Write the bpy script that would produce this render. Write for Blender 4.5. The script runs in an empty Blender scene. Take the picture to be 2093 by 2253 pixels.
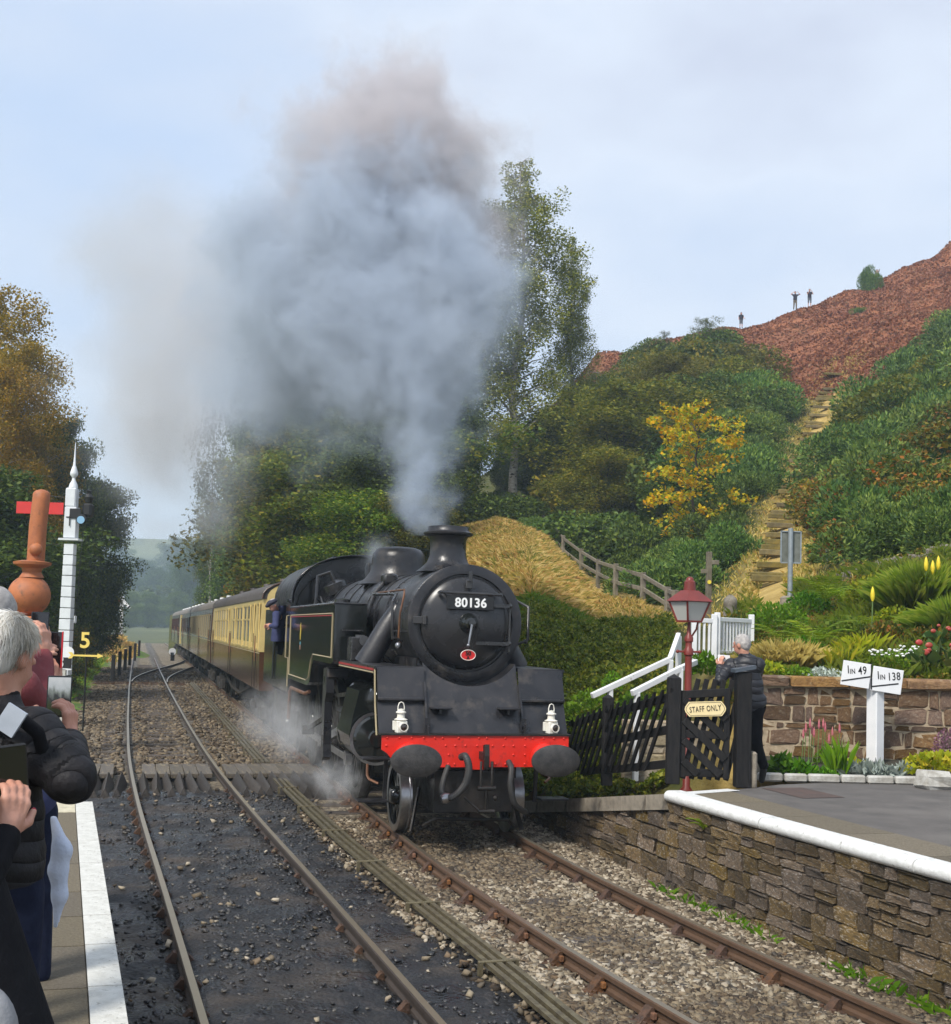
import bpy, math, random
import numpy as np
from mathutils import Vector, Matrix
R = math.radians
S = bpy.context.scene
COL = S.collection
RNG = random.Random(7)

# ------------------------------------------------------------------ camera
F, CY, PITCH, ROLL, EYE = 2625.0, 1220.7, 0.0649, 0.0294, 2.584   # focal length in photo pixels, eye height over the rails
PW, PH, K = 2093.0, 2253.0, 2093 / 1848.0
cp, sp, cr, sr = math.cos(PITCH), math.sin(PITCH), math.cos(ROLL), math.sin(ROLL)
cam = bpy.data.cameras.new('camera')
co = bpy.data.objects.new('camera', cam); COL.objects.link(co)
r0, u0, fw = Vector((1, 0, 0)), Vector((0, -sp, cp)), Vector((0, cp, sp))
rt, up = cr * r0 + sr * u0, -sr * r0 + cr * u0
co.matrix_world = Matrix(((rt.x, up.x, -fw.x, 0), (rt.y, up.y, -fw.y, 0), (rt.z, up.z, -fw.z, EYE), (0, 0, 0, 1)))
cam.sensor_fit = 'HORIZONTAL'; cam.sensor_width = 36.0
cam.lens = F / PW * 36.0
cam.shift_y = (CY - PH / 2) / PW
cam.clip_start = 0.05; cam.clip_end = 6000
S.camera = co

# ------------------------------------------------------------------ sky, sun, exposure
W = bpy.data.worlds.new('World'); S.world = W; W.use_nodes = True
nt = W.node_tree; nt.nodes.clear(); N = nt.nodes.new; L = nt.links.new
out = N('ShaderNodeOutputWorld'); bg = N('ShaderNodeBackground')
sky = N('ShaderNodeTexSky'); sky.sky_type = 'NISHITA'; sky.sun_disc = False
SUN_EL, SUN_AZ = R(48), R(200)
sky.sun_elevation = SUN_EL; sky.sun_rotation = SUN_AZ; sky.air_density = 1.0; sky.dust_density = 1.5; sky.ozone_density = 1.5
bg.inputs['Strength'].default_value = 0.074
tc = N('ShaderNodeTexCoord')
mp = N('ShaderNodeMapping'); mp.inputs['Scale'].default_value = (1.0, 1.0, 2.2); mp.inputs['Location'].default_value = (0.35, 0.1, 0.25)
nz = N('ShaderNodeTexNoise'); nz.inputs['Scale'].default_value = 2.6; nz.inputs['Detail'].default_value = 6; nz.inputs['Roughness'].default_value = 0.5
rp = N('ShaderNodeValToRGB')
rp.color_ramp.elements[0].position = 0.30; rp.color_ramp.elements[0].color = (5.1, 6.2, 8.2, 1)
rp.color_ramp.elements[1].position = 0.74; rp.color_ramp.elements[1].color = (5.7, 6.1, 7.3, 1)
e = rp.color_ramp.elements.new(0.45); e.color = (5.9, 6.7, 8.2, 1)
e = rp.color_ramp.elements.new(0.57); e.color = (7.0, 7.6, 8.7, 1)
mx = N('ShaderNodeMix'); mx.data_type = 'RGBA'; mx.inputs[0].default_value = 0.86   # thin overcast over the blue
L(tc.outputs['Generated'], mp.inputs[0]); L(mp.outputs[0], nz.inputs['Vector']); L(nz.outputs['Fac'], rp.inputs[0])
L(sky.outputs[0], mx.inputs[6]); L(rp.outputs[0], mx.inputs[7]); L(mx.outputs[2], bg.inputs[0]); L(bg.outputs[0], out.inputs[0])
sl = bpy.data.lights.new('sun', 'SUN'); sl.energy = 2.6; sl.angle = R(12); sl.color = (1.0, 0.95, 0.87)
so = bpy.data.objects.new('sun', sl); COL.objects.link(so)
# light comes from behind the camera's left shoulder
sd = Vector((-0.42, -0.62, 0.80)).normalized()
so.rotation_euler = sd.to_track_quat('Z', 'Y').to_euler(); so.location = (-20, -20, 60)
sky.sun_elevation = math.asin(sd.z); sky.sun_rotation = math.atan2(sd.x, sd.y)
S.view_settings.view_transform = 'Standard'; S.view_settings.look = 'None'
S.view_settings.exposure = 0.80; S.view_settings.gamma = 1.0; S.view_settings.use_curve_mapping = False
S.render.engine = 'CYCLES'
cy = S.cycles
cy.max_bounces = 6; cy.diffuse_bounces = 3; cy.glossy_bounces = 3; cy.transmission_bounces = 4; cy.transparent_max_bounces = 8
cy.volume_bounces = 3; cy.volume_step_rate = 1.5; cy.volume_max_steps = 256
cy.use_denoising = True; cy.sample_clamp_indirect = 6.0
try:
    cy.denoiser = 'OPENIMAGEDENOISE'; cy.denoising_input_passes = 'RGB_ALBEDO_NORMAL'
except Exception:
    pass

# ------------------------------------------------------------------ sight helpers: where a thing seen in the photograph stands
def ray(u, v):
    x, y = u * K - PW / 2, v * K - CY
    xx, yy = x * cr + y * sr, -x * sr + y * cr
    return (xx / F, cp + yy / F * sp, sp - yy / F * cp)
def at(u, v, Y):
    r = ray(u, v); t = Y / r[1]; return Vector((r[0] * t, Y, EYE + r[2] * t))
def gp(u, v, z=0.0):
    r = ray(u, v); t = (z - EYE) / r[2]; return Vector((r[0] * t, r[1] * t, z))

# ------------------------------------------------------------------ things, parts
def tag(o, label=None, cat=None, group=None, kind=None):
    if label: o['label'] = label
    if cat: o['category'] = cat
    if group: o['group'] = group
    if kind: o['kind'] = kind
    return o
def thing(name, label, cat, loc=(0, 0, 0), rz=0.0, group=None, kind=None):
    o = bpy.data.objects.new(name, None); COL.objects.link(o); o.location = loc; o.rotation_euler = (0, 0, rz)
    o.empty_display_size = 0.2
    return tag(o, label, cat, group, kind)
def link(name, me, mat, parent=None):
    o = bpy.data.objects.new(name, me); COL.objects.link(o)
    if mat is not None and not me.materials: me.materials.append(mat)
    if parent is not None: o.parent = parent
    return o
def twin(o, parent=None, loc=None, rot=None, sc=None):        # one object copied (its mesh is shared)
    c = o.copy(); COL.objects.link(c)
    if parent is not None: c.parent = parent
    if loc is not None: c.location = loc
    if rot is not None: c.rotation_euler = rot
    if sc is not None: c.scale = sc
    return c
def tree_copy(o, parent=None):
    c = o.copy(); COL.objects.link(c)
    if parent is not None: c.parent = parent
    for ch in list(o.children): tree_copy(ch, c)
    return c

# ------------------------------------------------------------------ materials
MC = {}
def M(name, c1, c2=None, scale=6.0, rough=0.6, metal=0.0, bump=0.0, bscale=40.0, var=0.0, lo=0.35, hi=0.65, detail=5, c3=None, c3lo=0.6, c3hi=0.75, c3scale=2.0, coat=0.0, rvar=0.0, stretch=None, spec=None, island=0.0):
    if name in MC: return MC[name]
    m = bpy.data.materials.new(name); m.use_nodes = True; MC[name] = m
    nt = m.node_tree; b = nt.nodes['Principled BSDF']; N = nt.nodes.new; L = nt.links.new
    b.inputs['Roughness'].default_value = rough; b.inputs['Metallic'].default_value = metal
    if coat: b.inputs['Coat Weight'].default_value = coat; b.inputs['Coat Roughness'].default_value = 0.15
    if spec is not None: b.inputs['Specular IOR Level'].default_value = spec
    tc = N('ShaderNodeTexCoord'); vec = tc.outputs['Object']
    if stretch:
        mp = N('ShaderNodeMapping'); mp.inputs['Scale'].default_value = stretch; L(vec, mp.inputs[0]); vec = mp.outputs[0]
    def noise(sc, det=detail):
        n = N('ShaderNodeTexNoise'); n.inputs['Scale'].default_value = sc; n.inputs['Detail'].default_value = det; n.inputs['Roughness'].default_value = 0.6
        L(vec, n.inputs['Vector']); return n.outputs['Fac']
    col = None
    if c2 is not None:
        r = N('ShaderNodeMapRange'); r.inputs[1].default_value = lo; r.inputs[2].default_value = hi; f = noise(scale); L(f, r.inputs[0])
        mx = N('ShaderNodeMix'); mx.data_type = 'RGBA'; mx.inputs[6].default_value = (*c1, 1); mx.inputs[7].default_value = (*c2, 1)
        L(r.outputs[0], mx.inputs[0]); col = mx.outputs[2]
        if rvar:
            q = N('ShaderNodeMapRange'); q.inputs[3].default_value = rough - rvar; q.inputs[4].default_value = rough + rvar
            L(r.outputs[0], q.inputs[0]); L(q.outputs[0], b.inputs['Roughness'])
    if c3 is not None:
        r = N('ShaderNodeMapRange'); r.inputs[1].default_value = c3lo; r.inputs[2].default_value = c3hi; L(noise(c3scale), r.inputs[0])
        mx = N('ShaderNodeMix'); mx.data_type = 'RGBA'; mx.inputs[7].default_value = (*c3, 1)
        if col is None: mx.inputs[6].default_value = (*c1, 1)
        else: L(col, mx.inputs[6])
        L(r.outputs[0], mx.inputs[0]); col = mx.outputs[2]
    for amt, src in ((var, 'obj'), (island, 'isl')):
        if not amt: continue
        rnd = (N('ShaderNodeObjectInfo').outputs['Random'] if src == 'obj' else N('ShaderNodeNewGeometry').outputs['Random Per Island'])
        h = N('ShaderNodeHueSaturation')
        q = N('ShaderNodeMapRange'); q.inputs[3].default_value = 1 - amt; q.inputs[4].default_value = 1 + amt; L(rnd, q.inputs[0]); L(q.outputs[0], h.inputs['Value'])
        wn = N('ShaderNodeTexWhiteNoise'); wn.noise_dimensions = '1D'; L(rnd, wn.inputs['W'])
        q2 = N('ShaderNodeMapRange'); q2.inputs[3].default_value = 0.5 - amt * 0.018; q2.inputs[4].default_value = 0.5 + amt * 0.022; L(wn.outputs['Value'], q2.inputs[0]); L(q2.outputs[0], h.inputs['Hue'])
        q3 = N('ShaderNodeMapRange'); q3.inputs[3].default_value = 1 - amt * 0.7; q3.inputs[4].default_value = 1 + amt * 0.5; L(wn.outputs['Value'], q3.inputs[0]); L(q3.outputs[0], h.inputs['Saturation'])
        if col is None: h.inputs['Color'].default_value = (*c1, 1)
        else: L(col, h.inputs['Color'])
        col = h.outputs[0]
    if col is None: b.inputs['Base Color'].default_value = (*c1, 1)
    else: L(col, b.inputs['Base Color'])
    if bump:
        bp = N('ShaderNodeBump'); bp.inputs['Strength'].default_value = min(1.0, bump); bp.inputs['Distance'].default_value = 0.02 * max(1.0, bump)
        L(noise(bscale), bp.inputs['Height']); L(bp.outputs[0], b.inputs['Normal'])
    return m
def LEAF(name, cols, trans=0.3, rough=0.55, big=0.12, bigscale=0.5, ov=1.0):
    """leaf material: each leaf takes its own colour off a ramp, large patches shift it a little"""
    if name in MC: return MC[name]
    m = bpy.data.materials.new(name); m.use_nodes = True; MC[name] = m
    nt = m.node_tree; b = nt.nodes['Principled BSDF']; N = nt.nodes.new; L = nt.links.new
    g = N('ShaderNodeNewGeometry'); tc = N('ShaderNodeTexCoord')
    n = N('ShaderNodeTexNoise'); n.inputs['Scale'].default_value = bigscale; n.inputs['Detail'].default_value = 2; L(tc.outputs['Object'], n.inputs['Vector'])
    oi = N('ShaderNodeObjectInfo')
    a = N('ShaderNodeMath'); a.operation = 'MULTIPLY_ADD'; a.inputs[1].default_value = big * 4; a.inputs[2].default_value = -big * 2; L(n.outputs['Fac'], a.inputs[0])
    s = N('ShaderNodeMath'); s.operation = 'ADD'; L(a.outputs[0], s.inputs[0]); L(g.outputs['Random Per Island'], s.inputs[1])
    rp = N('ShaderNodeValToRGB'); k = len(cols)
    while len(rp.color_ramp.elements) < k: rp.color_ramp.elements.new(0.5)
    for i, c in enumerate(cols):
        rp.color_ramp.elements[i].position = i / (k - 1); rp.color_ramp.elements[i].color = (*c, 1)
    L(s.outputs[0], rp.inputs[0])
    h = N('ShaderNodeHueSaturation'); q = N('ShaderNodeMapRange'); q.inputs[3].default_value = 1 - .28 * ov; q.inputs[4].default_value = 1 + .36 * ov; L(oi.outputs['Random'], q.inputs[0]); L(q.outputs[0], h.inputs['Value']); wn = N('ShaderNodeTexWhiteNoise'); wn.noise_dimensions = '1D'; L(oi.outputs['Random'], wn.inputs['W']); qh = N('ShaderNodeMapRange'); qh.inputs[3].default_value = .5 - 0.022 * ov; qh.inputs[4].default_value = .5 + 0.012 * ov; L(wn.outputs['Value'], qh.inputs[0]); L(qh.outputs[0], h.inputs['Hue']); h.inputs['Saturation'].default_value = 1.08; L(rp.outputs[0], h.inputs['Color'])
    L(h.outputs[0], b.inputs['Base Color']); b.inputs['Roughness'].default_value = rough; b.inputs['Specular IOR Level'].default_value = 0.25
    t = N('ShaderNodeBsdfTranslucent'); L(h.outputs[0], t.inputs['Color'])
    ms = N('ShaderNodeMixShader'); ms.inputs[0].default_value = trans
    L(b.outputs[0], ms.inputs[1]); L(t.outputs[0], ms.inputs[2]); L(ms.outputs[0], nt.nodes['Material Output'].inputs['Surface'])
    return m
def GLASS(name, col=(0.02, 0.025, 0.03), rough=0.06, alpha=1.0):
    if name in MC: return MC[name]
    m = bpy.data.materials.new(name); m.use_nodes = True; MC[name] = m
    b = m.node_tree.nodes['Principled BSDF']; b.inputs['Base Color'].default_value = (*col, 1); b.inputs['Roughness'].default_value = rough
    b.inputs['Alpha'].default_value = alpha; b.inputs['Specular IOR Level'].default_value = 0.8
    return m

# ------------------------------------------------------------------ mesh builder
def frame(a):
    a = Vector(a).normalized(); h = Vector((0, 0, 1)) if abs(a.z) < 0.95 else Vector((1, 0, 0))
    u = h.cross(a).normalized(); return u, a.cross(u), a
class MB:
    def __init__(s): s.v = []; s.f = []
    def add(s, vs, fs):
        n = len(s.v); s.v += [tuple(x) for x in vs]; s.f += [tuple(i + n for i in q) for q in fs]; return s
    def box(s, c, d, rz=0.0, ch=0.0, M3=None):
        hx, hy, hz = d[0] / 2, d[1] / 2, d[2] / 2; vs = []; fs = []
        if ch <= 0:
            for x in (-hx, hx):
                for y in (-hy, hy):
                    for z in (-hz, hz): vs.append((x, y, z))
            fs = [(0, 1, 3, 2), (4, 6, 7, 5), (0, 4, 5, 1), (2, 3, 7, 6), (0, 2, 6, 4), (1, 5, 7, 3)]
        else:
            ch = min(ch, hx * 0.9, hy * 0.9, hz * 0.9); idx = {}
            for sx in (-1, 1):
                for sy in (-1, 1):
                    for sz in (-1, 1):
                        for ax in range(3):
                            p = [sx * (hx - ch), sy * (hy - ch), sz * (hz - ch)]; p[ax] = (sx * hx, sy * hy, sz * hz)[ax]
                            idx[sx, sy, sz, ax] = len(vs); vs.append(tuple(p))
            g = lambda a, b, c, ax: idx[a, b, c, ax]
            for q in (-1, 1):
                fs.append([g(q, -1, -1, 0), g(q, 1, -1, 0), g(q, 1, 1, 0), g(q, -1, 1, 0)][::q])
                fs.append([g(-1, q, -1, 1), g(-1, q, 1, 1), g(1, q, 1, 1), g(1, q, -1, 1)][::q])
                fs.append([g(-1, -1, q, 2), g(1, -1, q, 2), g(1, 1, q, 2), g(-1, 1, q, 2)][::q])
            for a in (-1, 1):
                for b in (-1, 1):
                    w = a * b
                    fs.append([g(a, b, -1, 0), g(a, b, -1, 1), g(a, b, 1, 1), g(a, b, 1, 0)][::w])
                    fs.append([g(a, -1, b, 2), g(a, -1, b, 0), g(a, 1, b, 0), g(a, 1, b, 2)][::-w][::-1])
                    fs.append([g(-1, a, b, 1), g(-1, a, b, 2), g(1, a, b, 2), g(1, a, b, 1)][::w])
                    for e_ in (-1, 1): fs.append([g(a, b, e_, 0), g(a, b, e_, 1), g(a, b, e_, 2)][::a * b * e_])
        cz, sz_ = math.cos(rz), math.sin(rz); o = []
        for p in vs:
            if M3 is not None: p = M3 @ Vector(p)
            o.append((c[0] + p[0] * cz - p[1] * sz_, c[1] + p[0] * sz_ + p[1] * cz, c[2] + p[2]))
        return s.add(o, fs)
    def bar(s, a, b, w, h, upv=(0, 0, 1), ch=0.0):          # a straight board from a to b, w across, h along up
        a, b = Vector(a), Vector(b); d = b - a; l = d.length; y = d.normalized(); x = y.cross(Vector(upv)).normalized(); z = x.cross(y)
        M3 = Matrix(((x.x, y.x, z.x), (x.y, y.y, z.y), (x.z, y.z, z.z)))
        return s.box((a + b) / 2, (w, l, h), 0, ch, M3)
    def tube(s, pts, r, n=8, cap=True):
        pts = [Vector(p) for p in pts]; rr = r if isinstance(r, (list, tuple)) else [r] * len(pts); k = len(pts); vs = []; u = None
        for i, p in enumerate(pts):
            d = (pts[min(i + 1, k - 1)] - pts[max(i - 1, 0)])
            if d.length < 1e-9: d = Vector((0, 0, 1))
            d.normalize()
            if u is None: u = frame(d)[0]
            u = (u - d * u.dot(d)); u = u.normalized() if u.length > 1e-6 else frame(d)[0]
            w = d.cross(u)
            for j in range(n):
                a = 2 * math.pi * j / n; vs.append(p + (u * math.cos(a) + w * math.sin(a)) * rr[i])
        fs = [(i * n + j, i * n + (j + 1) % n, (i + 1) * n + (j + 1) % n, (i + 1) * n + j) for i in range(k - 1) for j in range(n)]
        if cap: fs += [tuple(range(n))[::-1], tuple((k - 1) * n + j for j in range(n))]
        return s.add(vs, fs)
    def lathe(s, prof, o=(0, 0, 0), ax=(0, 0, 1), n=24, a0=0.0, a1=None, sq=1.0, cap=True):
        u, w, a = frame(ax); o = Vector(o); vs = []; full = a1 is None; m = n if full else n + 1; span = 2 * math.pi if full else a1 - a0
        for r, h in prof:
            for j in range(m):
                t = a0 + span * j / n; vs.append(o + a * h + u * (r * math.cos(t)) + w * (r * math.sin(t) * sq))
        fs = []
        for i in range(len(prof) - 1):
            for j in range(n):
                j2 = (j + 1) % m
                fs.append((i * m + j, i * m + j2, (i + 1) * m + j2, (i + 1) * m + j))
        if full and cap:
            if prof[0][0] > 1e-4: fs.append(tuple(range(m))[::-1])
            if prof[-1][0] > 1e-4: fs.append(tuple((len(prof) - 1) * m + j for j in range(m)))
        return s.add(vs, fs)
    def prism(s, poly, o, u, v, w, d0, d1):                  # polygon in the u,v plane at o, drawn out along w from d0 to d1
        o, u, v, w = Vector(o), Vector(u), Vector(v), Vector(w); n = len(poly)
        vs = [o + u * a + v * b + w * d0 for a, b in poly] + [o + u * a + v * b + w * d1 for a, b in poly]
        fs = [tuple(range(n)), tuple(range(n, 2 * n))[::-1]] + [(i, i + n, (i + 1) % n + n, (i + 1) % n) for i in range(n)]
        return s.add(vs, fs)
    def ball(s, c, r, n=12, m=8, sc=(1, 1, 1)):
        vs = []; fs = []
        for i in range(m + 1):
            t = math.pi * i / m
            for j in range(n):
                a = 2 * math.pi * j / n; vs.append((c[0] + r * sc[0] * math.sin(t) * math.cos(a), c[1] + r * sc[1] * math.sin(t) * math.sin(a), c[2] - r * sc[2] * math.cos(t)))
        for i in range(m):
            for j in range(n): fs.append((i * n + j, i * n + (j + 1) % n, (i + 1) * n + (j + 1) % n, (i + 1) * n + j))
        return s.add(vs, fs)
    def grid(s, rows):
        n = len(rows[0]); vs = [p for r in rows for p in r]
        fs = [(i * n + j, i * n + j + 1, (i + 1) * n + j + 1, (i + 1) * n + j) for i in range(len(rows) - 1) for j in range(n - 1)]
        return s.add(vs, fs)
    def build(s, name, mat, parent=None, smooth=None, origin=None, fix=True, kind=None):
        vs = s.v
        if origin is not None: vs = [(x - origin[0], y - origin[1], z - origin[2]) for x, y, z in vs]
        me = bpy.data.meshes.new(name); me.from_pydata(vs, [], s.f)
        if fix:
            import bmesh
            bm = bmesh.new(); bm.from_mesh(me); bmesh.ops.remove_doubles(bm, verts=bm.verts, dist=1e-6); bmesh.ops.recalc_face_normals(bm, faces=bm.faces); bm.to_mesh(me); bm.free()
        if smooth is not None:
            me.shade_smooth()
            if smooth < 179: me.set_sharp_from_angle(angle=R(smooth))
        o = link(name, me, mat, parent)
        if origin is not None: o.location = origin
        if kind: o['kind'] = kind
        return o
def npmesh(name, verts, faces, smooth=False, attr=None):
    """verts (n,3), faces (m,k) all of one size"""
    verts = np.asarray(verts, np.float32); faces = np.asarray(faces, np.int32); k = faces.shape[1]
    me = bpy.data.meshes.new(name); me.vertices.add(len(verts)); me.vertices.foreach_set('co', verts.ravel())
    me.loops.add(faces.size); me.loops.foreach_set('vertex_index', faces.ravel())
    me.polygons.add(len(faces)); me.polygons.foreach_set('loop_start', np.arange(len(faces), dtype=np.int32) * k)
    try: me.polygons.foreach_set('loop_total', np.full(len(faces), k, np.int32))
    except Exception: pass
    me.update(calc_edges=True)
    if smooth: me.shade_smooth()
    if attr:
        for an, av in attr.items():
            a = me.attributes.new(an, 'FLOAT', 'POINT'); a.data.foreach_set('value', np.asarray(av, np.float32).ravel())
    return me
def text_mesh(txt, size, ext=0.004, bold=0.0, sp=1.0, wx=1.0):
    c = bpy.data.curves.new('t', 'FONT'); c.body = txt; c.size = size; c.extrude = ext; c.offset = bold; c.space_character = sp
    c.align_x = 'CENTER'; c.align_y = 'CENTER'; c.resolution_u = 4
    o = bpy.data.objects.new('t', c); COL.objects.link(o)
    dg = bpy.context.evaluated_depsgraph_get(); me = bpy.data.meshes.new_from_object(o.evaluated_get(dg))
    bpy.data.objects.remove(o); bpy.data.curves.remove(c)
    if wx != 1.0: me.transform(Matrix.Diagonal((wx, 1, 1, 1)))
    me.materials.clear()
    return me
def lerp(a, b, t): return a + (b - a) * t
def fbm(x, y, seed=0, oct=4, base=1.0):
    """cheap value noise for numpy arrays"""
    tot = np.zeros_like(x, dtype=float); amp = 1.0; f = base; norm = 0
    for o in range(oct):
        xi = np.floor(x * f).astype(np.int64); yi = np.floor(y * f).astype(np.int64); fx = x * f - xi; fy = y * f - yi
        fx = fx * fx * (3 - 2 * fx); fy = fy * fy * (3 - 2 * fy)
        def h(a, b):
            n = (a * 374761393 + b * 668265263 + (seed + o) * 974634777) & 0x7fffffff
            n = ((n ^ (n >> 13)) * 1274126177) & 0x7fffffff
            return ((n ^ (n >> 16)) & 0xffff) / 65535.0
        v = (h(xi, yi) * (1 - fx) + h(xi + 1, yi) * fx) * (1 - fy) + (h(xi, yi + 1) * (1 - fx) + h(xi + 1, yi + 1) * fx) * fy
        tot += v * amp; norm += amp; amp *= 0.5; f *= 2.03
    return tot / norm
# ------------------------------------------------------------------ the railway frame: x across (right), y along the track away from the camera, rail top at z = 0
YAW = 0.2722; OX, OY = 0.2244, 14.333
cYw, sYw = math.cos(YAW), math.sin(YAW)
def T(x, y, z=0.0): return Vector((OX + x * cYw - y * sYw, OY + x * sYw + y * cYw, z))
def Tinv(p): dx, dy = p[0] - OX, p[1] - OY; return dx * cYw + dy * sYw, -dx * sYw + dy * cYw
def interp(tab, y):
    return float(np.interp(y, [a for a, b in tab], [b for a, b in tab]))
def c1(y): return 0.0078 * (1 - y) ** 2 if y < 1 else 0.0
C2T = [(-14, -2.45), (-10, -2.6), (-5.8, -2.79), (-2.4, -2.92), (3.4, -3.2), (10, -3.4), (19, -3.5), (35, -3.6), (56, -3.65), (140, -3.7)]
_c2y = np.linspace(-14, 140, 309); _c2 = np.interp(_c2y, [a for a, b in C2T], [b for a, b in C2T])
_c2 = np.convolve(np.pad(_c2, 6, mode='edge'), np.ones(13) / 13, 'valid')
def c2(y): return float(np.interp(y, _c2y, _c2))

# materials of the setting
m_rail = M('rail_steel', (0.16, 0.115, 0.075), (0.09, 0.055, 0.035), 9, 0.38, 0.7, 0.15, 60, rvar=0.12)
m_railtop = M('polished_rail', (0.42, 0.37, 0.30), (0.30, 0.22, 0.14), 5, 0.24, 0.9, stretch=(1, 1, 1))
m_rust = M('rust_iron', (0.115, 0.055, 0.028), (0.05, 0.03, 0.02), 14, 0.75, 0.2, 0.5, 60, var=0.2)
m_key = M('oak_key', (0.25, 0.10, 0.035), (0.12, 0.055, 0.025), 14, 0.8, bump=0.3, var=0.25)
m_sleeper = M('tarred_sleeper', (0.055, 0.043, 0.035), (0.10, 0.08, 0.065), 5, 0.85, bump=0.6, bscale=30, var=0.2, stretch=(1, 6, 6))
m_plank = M('crossing_timber', (0.145, 0.12, 0.09), (0.085, 0.07, 0.055), 5, 0.6, bump=0.4, bscale=25, var=0.22, stretch=(7, 1, 7), c3=(0.24, 0.19, 0.11), c3lo=0.52, c3hi=0.7, c3scale=3)
m_guard = M('guard_timber', (0.07, 0.058, 0.048), (0.035, 0.03, 0.027), 5, 0.55, bump=0.4, bscale=25, var=0.25, stretch=(7, 1, 7))
m_guard2 = M('brown_guard_timber', (0.20, 0.105, 0.05), (0.10, 0.055, 0.03), 5, 0.6, bump=0.4, bscale=25, var=0.25, stretch=(7, 1, 7))
m_rod = M('rod_steel', (0.20, 0.17, 0.10), (0.11, 0.09, 0.055), 12, 0.5, 0.5, 0.3, 60)
m_mortar = M('wall_mortar', (0.50, 0.40, 0.27), (0.34, 0.26, 0.17), 12, 0.95, bump=0.8, bscale=60)
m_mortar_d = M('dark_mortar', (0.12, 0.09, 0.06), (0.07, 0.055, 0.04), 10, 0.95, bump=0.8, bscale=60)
m_stone = M('brown_sandstone', (0.23, 0.135, 0.066), (0.13, 0.068, 0.034), 8, 0.92, bump=1.4, bscale=28, var=0.45, c3=(0.34, 0.26, 0.17), c3lo=0.56, c3hi=0.74, c3scale=5)
m_stone2 = M('ochre_sandstone', (0.20, 0.128, 0.055), (0.085, 0.06, 0.034), 6, 0.94, bump=1.6, bscale=20, var=0.5, c3=(0.33, 0.29, 0.24), c3lo=0.54, c3hi=0.66, c3scale=9)
m_paint_w = M('white_kerb_paint', (0.74, 0.74, 0.72), (0.60, 0.60, 0.57), 14, 0.55, bump=0.35, bscale=60, c3=(0.22, 0.20, 0.17), c3lo=0.66, c3hi=0.74, c3scale=28)
m_slab = M('platform_flag', (0.165, 0.135, 0.088), (0.10, 0.082, 0.055), 55, 0.9, bump=0.5, bscale=150, var=0.16, c3=(0.235, 0.205, 0.15), c3lo=0.60, c3hi=0.7, c3scale=90)
m_tarmac = M('tarmac', (0.115, 0.103, 0.093), (0.085, 0.077, 0.07), 3, 0.9, bump=0.4, bscale=120, c3=(0.15, 0.135, 0.12), c3lo=0.5, c3hi=0.7, c3scale=0.9)
m_conc = M('old_concrete', (0.30, 0.26, 0.20), (0.18, 0.155, 0.12), 9, 0.92, bump=0.5, bscale=50, c3=(0.07, 0.06, 0.045), c3lo=0.55, c3hi=0.72, c3scale=5)
m_soil = M('dark_soil', (0.05, 0.04, 0.028), (0.03, 0.03, 0.016), 6, 1.0, bump=1, bscale=20)

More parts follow.
